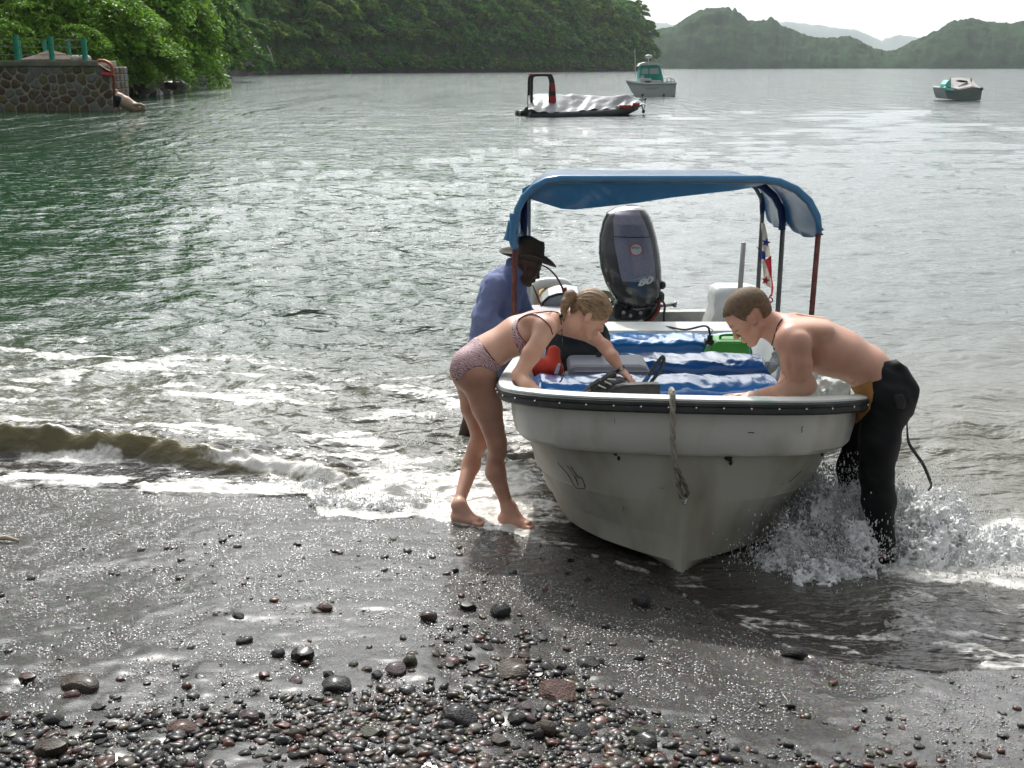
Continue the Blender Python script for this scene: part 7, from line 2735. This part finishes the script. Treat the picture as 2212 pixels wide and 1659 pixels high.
# ================================================================== stones and pebbles on the beach
PEB = [('dark grey', (.022, .022, .023), (.050, .050, .052)), ('black', (.007, .007, .008), (.018, .018, .018)), ('reddish brown', (.075, .030, .022), (.12, .055, .04)), ('brown', (.055, .038, .026), (.095, .07, .05)),
       ('olive', (.055, .055, .030), (.10, .10, .06)), ('purplish', (.065, .040, .042), (.105, .07, .072)), ('pale', (.12, .105, .085), (.21, .19, .155))]
PM = [mat('wet %s pebble' % n, a, .48, color2=b, nscale=2.2, lo=.4, hi=.7, bump=(7, .6, .12), coat=.22, spec=.35) for n, a, b in PEB]
def ico(sub):
    t = (1 + 5 ** .5) / 2
    V = [Vector(v).normalized() for v in [(-1, t, 0), (1, t, 0), (-1, -t, 0), (1, -t, 0), (0, -1, t), (0, 1, t), (0, -1, -t), (0, 1, -t), (t, 0, -1), (t, 0, 1), (-t, 0, -1), (-t, 0, 1)]]
    F = [(0, 11, 5), (0, 5, 1), (0, 1, 7), (0, 7, 10), (0, 10, 11), (1, 5, 9), (5, 11, 4), (11, 10, 2), (10, 7, 6), (7, 1, 8), (3, 9, 4), (3, 4, 2), (3, 2, 6), (3, 6, 8), (3, 8, 9), (4, 9, 5), (2, 4, 11), (6, 2, 10), (8, 6, 7), (9, 8, 1)]
    for _ in range(sub):
        c, F2 = {}, []
        def mid(a, b):
            k = (min(a, b), max(a, b))
            if k not in c:
                V.append(((V[a] + V[b]) / 2).normalized())
                c[k] = len(V) - 1
            return c[k]
        for a, b_, d in F:
            x, y, z = mid(a, b_), mid(b_, d), mid(d, a)
            F2 += [(a, x, z), (b_, y, x), (d, z, y), (x, y, z)]
        F = F2
    return np.array([tuple(v) for v in V]), np.array(F)
def stone_shape(seed, sub, angular):
    V, F = ico(sub)
    V = V * (.8 + .4 * fbm3(V[:, 0] * 1.3 + seed * 3.1, V[:, 1] * 1.3, V[:, 2] * 1.3, 2, seed))[:, None]
    r = np.random.RandomState(seed)
    for _ in range(int(3 + 6 * angular)):
        n = r.randn(3)
        n /= np.linalg.norm(n)
        lim = r.uniform(.58, .85) * (V @ n).max()
        V = V - np.clip(V @ n - lim, 0, None)[:, None] * n * (.95 if angular > .4 else .75)
    return V, F
shapes = [stone_shape(40 + i, 2, (i % 4) / 3) for i in range(14)]
peb_mesh = {}
def get_peb(si, mi):
    if (si, mi) not in peb_mesh:
        V, F = shapes[si]
        me = bpy.data.meshes.new('pebble')
        me.from_pydata([tuple(v) for v in V], [], [tuple(int(i) for i in f) for f in F])
        me.materials.append(PM[mi])
        me.update()
        me.polygons.foreach_set('use_smooth', np.ones(len(me.polygons), dtype=bool))
        try: me.set_sharp_from_angle(angle=math.radians(32))
        except Exception: pass
        peb_mesh[(si, mi)] = me
    return peb_mesh[(si, mi)]
rp_ = random.Random(21)
# the stones one can name: frame x, y of the base, width and height in frame units, material, shape, label
NS = [(650, 1425, 52, 38, 1, 3, 'black rounded boulder standing alone on the open wet sand'), (598, 1415, 30, 20, 0, 1, 'small dark stone just left of the lone black boulder'), (700, 1325, 32, 18, 2, 0, 'reddish stone furthest up the open sand beside a pale flat chip'),
      (682, 1329, 24, 8, 6, 2, 'pale flat chip lying beside the furthest reddish stone'), (512, 1336, 28, 11, 1, 2, 'flat black stone on the sand below the foam edge'), (526, 1386, 34, 15, 0, 4, 'dark oval stone halfway between foam and pebbles'),
      (925, 1345, 38, 22, 3, 5, 'brown grey rounded stone left of the two shiny ones'), (1010, 1322, 34, 24, 1, 6, 'black upright stone left of the shiny dark cobble'), (1081, 1336, 44, 34, 1, 9, 'shiny black cobble with a bright wet top near the boat shadow'),
      (1388, 1308, 52, 24, 1, 10, 'submerged dark rock in the boat shadow ahead of the keel'), (983, 1240, 15, 11, 1, 1, 'tiny black stone on the sand near the woman\'s feet'), (886, 1438, 34, 32, 4, 7, 'pointed grey green stone standing beside a small puddle'),
      (855, 1455, 46, 22, 5, 8, 'round purplish stone right beside the pointed one'), (1110, 1458, 78, 34, 3, 11, 'wide humped brown stone at the top of the pebbles'), (1270, 1438, 50, 14, 0, 2, 'long low grey stone at the edge of the boat shadow'),
      (165, 1500, 84, 28, 3, 12, 'long flat grey brown stone at the left of the sand'), (150, 1512, 34, 18, 2, 1, 'small reddish stone leaning on the long flat stone'), (55, 1478, 38, 18, 2, 3, 'brown stone near the left edge above the long flat stone'),
      (990, 1565, 76, 44, 0, 13, 'big smooth grey cobble in the middle of the pebbles'), (962, 1576, 40, 26, 0, 5, 'wet glinting grey stone tucked against the big smooth cobble'), (1200, 1510, 86, 34, 2, 2, 'large angular dark red stone among the upper pebbles'),
      (1180, 1585, 56, 42, 3, 7, 'tall brown stone below the large dark red one'), (1255, 1590, 46, 28, 0, 8, 'oval dark grey stone right of the tall brown one'), (1165, 1590, 24, 26, 0, 9, 'small egg shaped blue grey stone before the tall brown one'),
      (1375, 1592, 44, 20, 4, 10, 'flat olive stone resting on a dark block at the right'), (1400, 1618, 60, 34, 1, 11, 'dark wedge shaped block under the flat olive stone'), (100, 1645, 78, 48, 3, 3, 'large pyramid shaped brown rock in the bottom left corner'),
      (535, 1560, 44, 24, 5, 12, 'mauve rounded stone in the middle left of the pebbles'), (390, 1585, 60, 22, 2, 0, 'long reddish cobble lying left of the mauve stone'), (640, 1590, 36, 24, 3, 4, 'rounded brown stone among the central pebbles'),
      (725, 1490, 60, 26, 0, 5, 'broad pale grey cobble at the upper edge of the pebbles'), (800, 1590, 48, 22, 4, 6, 'sandy coloured oval stone right of centre among the pebbles'), (1720, 1425, 60, 30, 1, 7, 'black rock awash under the thin sheet of water at the right')]
taken = []
def place_stone(px, py, w, h, mi, si, label, group, cat='stone', name='stone'):
    p = onground(px, py)
    ad = p.y * CP + (CAM_H - p.z) * SP
    wm, hm = w / FPX * ad, h / FPX * ad
    o = bpy.data.objects.new(name, get_peb(si, mi))
    COL.objects.link(o)
    rz = rp_.uniform(-.5, .5)
    zz = float(gz_fine(p.x, p.y))
    o.location = (p.x, p.y + wm * .3, zz + hm * .22)
    o.scale = (wm * .55, wm * rp_.uniform(.38, .55), hm * .55)
    o.rotation_euler = (rp_.uniform(-.15, .15), rp_.uniform(-.12, .12), rz)
    tag(o, label, cat, group)
    taken.append((p.x, p.y + wm * .3, wm * .5))
for s_ in NS:
    place_stone(*s_, 'named stones on the beach')
def peb_density(px, py):
    """how thickly pebbles lie, 0..1, in frame position of the beach"""
    top = interp([(-200, 1560), (0, 1540), (200, 1520), (450, 1490), (620, 1450), (760, 1420), (900, 1390), (1010, 1350), (1120, 1340), (1230, 1400), (1300, 1470), (1400, 1540), (1480, 1600), (1560, 1680), (2300, 1800)], px)
    return min(1, max(0, (py - top) / 60))
GP = 'medium pebbles at the foot of the beach'
n_ = 0
tries = 0
col_words = [p[0] for p in PEB]
while n_ < 268 and tries < 9000:
    tries += 1
    px, py = rp_.uniform(-30, 1560), rp_.uniform(1330, 1668)
    if rp_.random() > peb_density(px, py) * (.35 + .65 * (py - 1330) / 330) + .004: continue
    p = onground(px, py)
    w = rp_.uniform(14, 31) * (1 if rp_.random() < .8 else 1.35)
    ad = p.y * CP + (CAM_H - p.z) * SP
    wm = w / FPX * ad
    if any((p.x - a) ** 2 + (p.y - b_) ** 2 < ((wm * .45 + r * .8)) ** 2 for a, b_, r in taken): continue
    mi = rp_.choices(range(7), weights=[30, 22, 16, 16, 9, 12, 2])[0]
    place_stone(px, py, w, w * rp_.uniform(.34, .60), mi, rp_.randrange(14), 'medium %s pebble in the pebble bank at the bottom of the photo' % col_words[mi], GP + ', ' + col_words[mi], 'pebble', 'pebble')
    n_ += 1
# finer pebbles, one mass
r = np.random.RandomState(12)
ver = [stone_shape(70 + i, 0, 1.0) for i in range(6)]
ver1 = [stone_shape(80 + i, 1, 1.0) for i in range(5)]
Vs, Fs, Cs_ = [], [], []
nv_ = 0
PC = np.array([(.050, .050, .052), (.020, .020, .021), (.13, .055, .040), (.095, .070, .048), (.09, .09, .055), (.11, .075, .075), (.12, .11, .095)])
cand = 0
xs = r.uniform(-2.6, 2.6, 90000)
ys = r.uniform(2.75, 5.4, 90000)
zs = gz_fine(xs, ys)
pxs_, pys_ = proj(xs, ys, zs)
top_a = np.interp(pxs_, [-200, 0, 200, 450, 620, 760, 900, 1010, 1120, 1230, 1300, 1400, 1480, 1560, 2300], [1560, 1530, 1510, 1470, 1430, 1400, 1370, 1330, 1310, 1370, 1440, 1500, 1540, 1580, 1640])
dens = np.clip((pys_ - top_a) / 130, 0, 1) ** 1.1 * smooth(.22, .5, fbm2(xs * 4, ys * 4, 3, 97))
fl = smooth(.42, .60, fbm2(xs * 2.2, ys * 2.2, 3, 91))
dens = np.maximum(dens, .010 + .022 * fl)
dens = np.maximum(dens, .16 * smooth(1480, 1640, pys_) * smooth(1300, 1500, pxs_))
dens *= (pxs_ > -120) & (pxs_ < 2330) & (ys < edge_y(xs) + .0)
keep = r.rand(len(xs)) < dens * .33
xs, ys, zs = xs[keep], ys[keep], zs[keep]
size = .0055 + .0150 * r.rand(len(xs)) ** 2.6 + .004 * np.clip(dens[keep], 0, 1)
for i in range(len(xs)):
    big = size[i] > .0120
    V, F = (ver1 if big else ver)[r.randint(5)]
    a = r.rand() * 6.28
    c, s = math.cos(a), math.sin(a)
    q = V * np.array([1.35, .85 + .3 * r.rand(), .38 + .30 * r.rand()]) * size[i]
    tx = r.randn() * .25
    q = np.stack([q[:, 0], q[:, 1] - tx * q[:, 2], q[:, 2] + tx * q[:, 1]], 1)
    q = np.stack([q[:, 0] * c - q[:, 1] * s, q[:, 0] * s + q[:, 1] * c, q[:, 2]], 1) + np.array([xs[i], ys[i], zs[i] + size[i] * .25])
    Vs.append(q)
    Fs.append(F + nv_)
    nv_ += len(V)
    k = r.choice(7, p=[.30, .22, .14, .14, .09, .09, .02])
    Cs_.append(np.repeat(PC[k][None] * r.uniform(.7, 1.4), len(V), 0))
GRAV = mat('wet mixed gravel', (.70, .70, .70), .36, color2=(.5, .5, .5), attr='stone_tone', coat=.18, spec=.3, bump=(70, .8, .004))
go = mesh_obj('gravel', np.concatenate(Vs), np.concatenate(Fs), GRAV, colors={'stone_tone': np.concatenate(Cs_)})
tag(go, 'small wet mixed pebbles and gravel strewn over the lower beach', kind='stuff')
# coarse sand grains that glint all over the wet sand
n = 95000
gx_, gy_ = r.uniform(-3.2, 2.9, n), 2.8 + (6.6 - 2.8) * r.rand(n) ** 1.25
ok = gy_ < edge_y(gx_) + .02
ppx, ppy = proj(gx_, gy_, gz_fine(gx_, gy_))
ok &= (ppx > -60) & (ppx < 2270)
pat = fbm2(gx_ * 2.6, gy_ * 2.6, 4, 93)
ok &= r.rand(n) < smooth(.22, .50, pat) * .8 + .2
gx_, gy_ = gx_[ok], gy_[ok]
gz_ = gz_fine(gx_, gy_)
n = len(gx_)
sz = (.0026 + .0032 * r.rand(n) ** 1.5) * (.75 + .09 * gy_)
oct_ = np.array([(1, 0, 0), (0, 1, 0), (-1, 0, 0), (0, -1, 0), (0, 0, 1.0)])
R_ = r.uniform(.6, 1.3, (n, 5, 1)) * oct_[None]
an_ = r.rand(n) * 6.28
ca, sa = np.cos(an_)[:, None], np.sin(an_)[:, None]
VX = R_[:, :, 0] * ca - R_[:, :, 1] * sa + .35 * r.randn(n, 1) * (R_[:, :, 2] > .3)
VY = R_[:, :, 0] * sa + R_[:, :, 1] * ca + .35 * r.randn(n, 1) * (R_[:, :, 2] > .3)
VZ = R_[:, :, 2] * .62
V = np.stack([gx_[:, None] + VX * sz[:, None], gy_[:, None] + VY * sz[:, None], gz_[:, None] + VZ * sz[:, None]], -1).reshape(-1, 3)
base_f = np.array([(0, 1, 4), (1, 2, 4), (2, 3, 4), (3, 0, 4)])
F = (base_f[None] + (np.arange(n) * 5)[:, None, None]).reshape(-1, 3)
GRAIN = mat('glinting wet grit', (.055, .052, .050), .16, color2=(.10, .092, .085), nscale=30, coat=.6, spec=.6)
so_ = mesh_obj('sand_grit', V, F, GRAIN)
tag(so_, 'coarse wet grit glinting over the black sand', kind='stuff')
# driftwood sliver at the left edge
mb = MB()
a, b2 = onground(-10, 1168), onground(42, 1172)
mb.tube([a + Vector((0, 0, .012)), (a + b2) / 2 + Vector((0, 0, .022)), b2 + Vector((0, 0, .010))], [.012, .014, .006], 7)
tag(mb.build('driftwood', mat('pale driftwood', (.42, .36, .28), .8), origin=tuple(a)), 'pale sliver of driftwood on the sand at the left edge', 'driftwood')
mb = MB()
P = [onground(px, py) + Vector((0, 0, .012)) for px, py in [(60, 1632), (75, 1626), (88, 1618)]]
mb.tube(catmull(P, 5), .004, 6)
tag(mb.build('twig', mat('pale driftwood', (.42, .36, .28), .8), origin=tuple(P[0])), 'white curled twig against the pyramid shaped rock', 'twig')

# ================================================================== splash round the man's legs
SPL = bpy.data.materials.new('white spray')
SPL.use_nodes = True
_b = SPL.node_tree.nodes['Principled BSDF']
_b.inputs['Base Color'].default_value = (.86, .87, .87, 1)
_b.inputs['Roughness'].default_value = .22
_b.inputs['Transmission Weight'].default_value = .12
_b.inputs['IOR'].default_value = 1.25
def spray_field(lo, hi, h, blobs, thr, seed, freq, stretch):
    q = Field(lo, hi, h)
    X, Y, Z = q.coords()
    one = np.zeros(tuple(q.n))
    D_ = one.copy()
    for (c, rad, wgt) in blobs:
        d2 = ((X - c[0]) / rad[0]) ** 2 + ((Y - c[1]) / rad[1]) ** 2 + ((Z - c[2]) / rad[2]) ** 2
        D_ = np.maximum(D_, wgt * np.exp(-d2 * .85))
    # streaky noise drawn out along the throw
    n1 = fbm3((X + stretch[0] * Z) * freq + one, Y * freq + one, Z * freq * stretch[2] + one, 3, seed)
    n2 = 1 - 2 * np.abs(vnoise3(X * freq * 1.9 + one, Y * freq * 1.9 + one, (Z - .4 * X) * freq * 1.3 + one, seed + 5) - .5)
    n3 = vnoise3(X * freq * 5 + one, Y * freq * 5 + one, Z * freq * 5 + one, seed + 9)
    dens_ = D_ * 1.0 + (n1 - .5) * 1.0 + (n2 - .6) * .55 + (n3 - .5) * .45
    q.F = ((thr - dens_) * .05).astype(np.float32)
    q.F[D_ < .10] = .05
    return q
c1 = [np.array(at(px, py, d)) for px, py, d in ((1800, 1130, 5.35), (1740, 1200, 5.2), (1690, 1240, 5.1), (1790, 1245, 4.98), (1760, 1090, 5.5), (1850, 1190, 5.1), (1720, 1060, 5.6), (1840, 1090, 5.32))]
bl1 = [(c1[0], (.17, .16, .17), .95), (c1[1], (.16, .16, .16), .92), (c1[2], (.15, .14, .12), .9), (c1[3], (.22, .14, .09), 1.0), (c1[4], (.13, .14, .15), .80), (c1[5], (.12, .12, .14), .85), (c1[6], (.10, .12, .12), .70), (c1[7], (.08, .08, .12), .75)]
q1 = spray_field((1.10, 4.72, .0), (1.95, 5.85, .72), .0085, bl1, .62, 3, 19, (.5, 0, .55))
V, Q = q1.mesh()
spl = mesh_obj('splash', V, Q, SPL, None, True, origin=tuple(c1[3]))
tag(spl, 'burst of white spray thrown up between the hull and the man\'s legs', kind='stuff')
c2 = [np.array(at(px, py, d)) for px, py, d in ((2000, 1150, 5.35), (2080, 1220, 5.2), (2030, 1280, 5.0), (2150, 1270, 5.05), (1985, 1220, 5.15), (2200, 1230, 5.2), (1975, 1100, 5.5), (2110, 1320, 4.85), (2280, 1290, 5.0), (2040, 1110, 5.55), (2150, 1200, 5.3), (2180, 1310, 4.9))]
bl2 = [(c2[0], (.15, .16, .14), .92), (c2[1], (.18, .16, .11), .95), (c2[2], (.18, .15, .09), 1.0), (c2[3], (.20, .14, .08), .95), (c2[4], (.12, .12, .14), .9), (c2[5], (.18, .14, .09), .9), (c2[6], (.11, .12, .10), .72), (c2[7], (.18, .10, .05), .85), (c2[8], (.2, .14, .08), .9), (c2[9], (.12, .12, .10), .8), (c2[10], (.2, .15, .10), .95), (c2[11], (.22, .12, .06), .9)]
q2 = spray_field((1.80, 4.55, .0), (2.85, 5.85, .52), .0085, bl2, .54, 8, 18, (-.3, 0, .6))
V, Q = q2.mesh()
spl2 = mesh_obj('splash', V, Q, SPL, None, True, origin=tuple(c2[2]))
tag(spl2, 'boiling white surf heaped up behind the wetsuited man\'s legs', kind='stuff')
# churned foam ridge before the woman's feet on the left
c3 = [np.array(onground(px, py)) for px, py in ((700, 1095), (760, 1105), (830, 1108), (900, 1100), (680, 1062), (740, 1050), (820, 1030), (900, 990), (960, 950))]
bl3 = [(c + np.array([0, .05, .01]), (.13, .10, .035), .9) for c in c3]
q3 = spray_field((-1.25, 5.70, -.02), (-.05, 7.5, .22), .0100, bl3, .68, 13, 20, (.2, 0, .9))
V, Q = q3.mesh()
spl3 = mesh_obj('surf_foam', V, Q, SPL, None, True, origin=tuple(c3[0]))
tag(spl3, 'frothy tongue of surf running up the sand before the blond woman', kind='stuff')
# drops flung out of the spray
def drops(n, centers, spread, seed, vmax=.5, rmin=.0014, rmax=.0042):
    r = np.random.RandomState(seed)
    k = r.randint(len(centers), size=n)
    C_ = np.array(centers)[k]
    d = r.randn(n, 3) * np.array([1, .8, .8])
    d[:, 2] = np.abs(d[:, 2])
    P = C_ + d * spread * r.rand(n, 1) ** .7 * (.6 + .8 * vnoise3(d[:, 0] * 2.5, d[:, 1] * 2.5, d[:, 2] * 2.5, seed))[:, None]
    P[:, 2] = np.maximum(P[:, 2], .02)
    R = rmin + (rmax - rmin) * r.rand(n) ** 2.5
    tet = np.array([(1, 1, 1), (-1, -1, 1), (-1, 1, -1), (1, -1, -1), (0, 0, 0)])[:4] * .8
    st = 1 + 4.0 * r.rand(n) ** 2
    V = P[:, None, :] + tet[None] * R[:, None, None] * np.stack([np.ones(n), np.ones(n), st], 1)[:, None, :]
    F = np.array([(0, 1, 2), (0, 3, 1), (0, 2, 3), (1, 3, 2)])
    return V.reshape(-1, 3), (F[None] + (np.arange(n) * 4)[:, None, None]).reshape(-1, 3)
V1_, F1_ = drops(26000, c1, .15, 5)
V2_, F2_ = drops(20000, c2, .14, 6)
V3_, F3_ = drops(3500, [c + np.array([0, 0, .03]) for c in c3], .09, 7, rmax=.0034)
V = np.concatenate([V1_, V2_, V3_])
F = np.concatenate([F1_, F2_ + len(V1_), F3_ + len(V1_) + len(V2_)])
dr = mesh_obj('water_drops', V, F, SPL, None, True, origin=tuple(c1[0]))
tag(dr, 'loose drops of water flying round the splashes', kind='stuff')
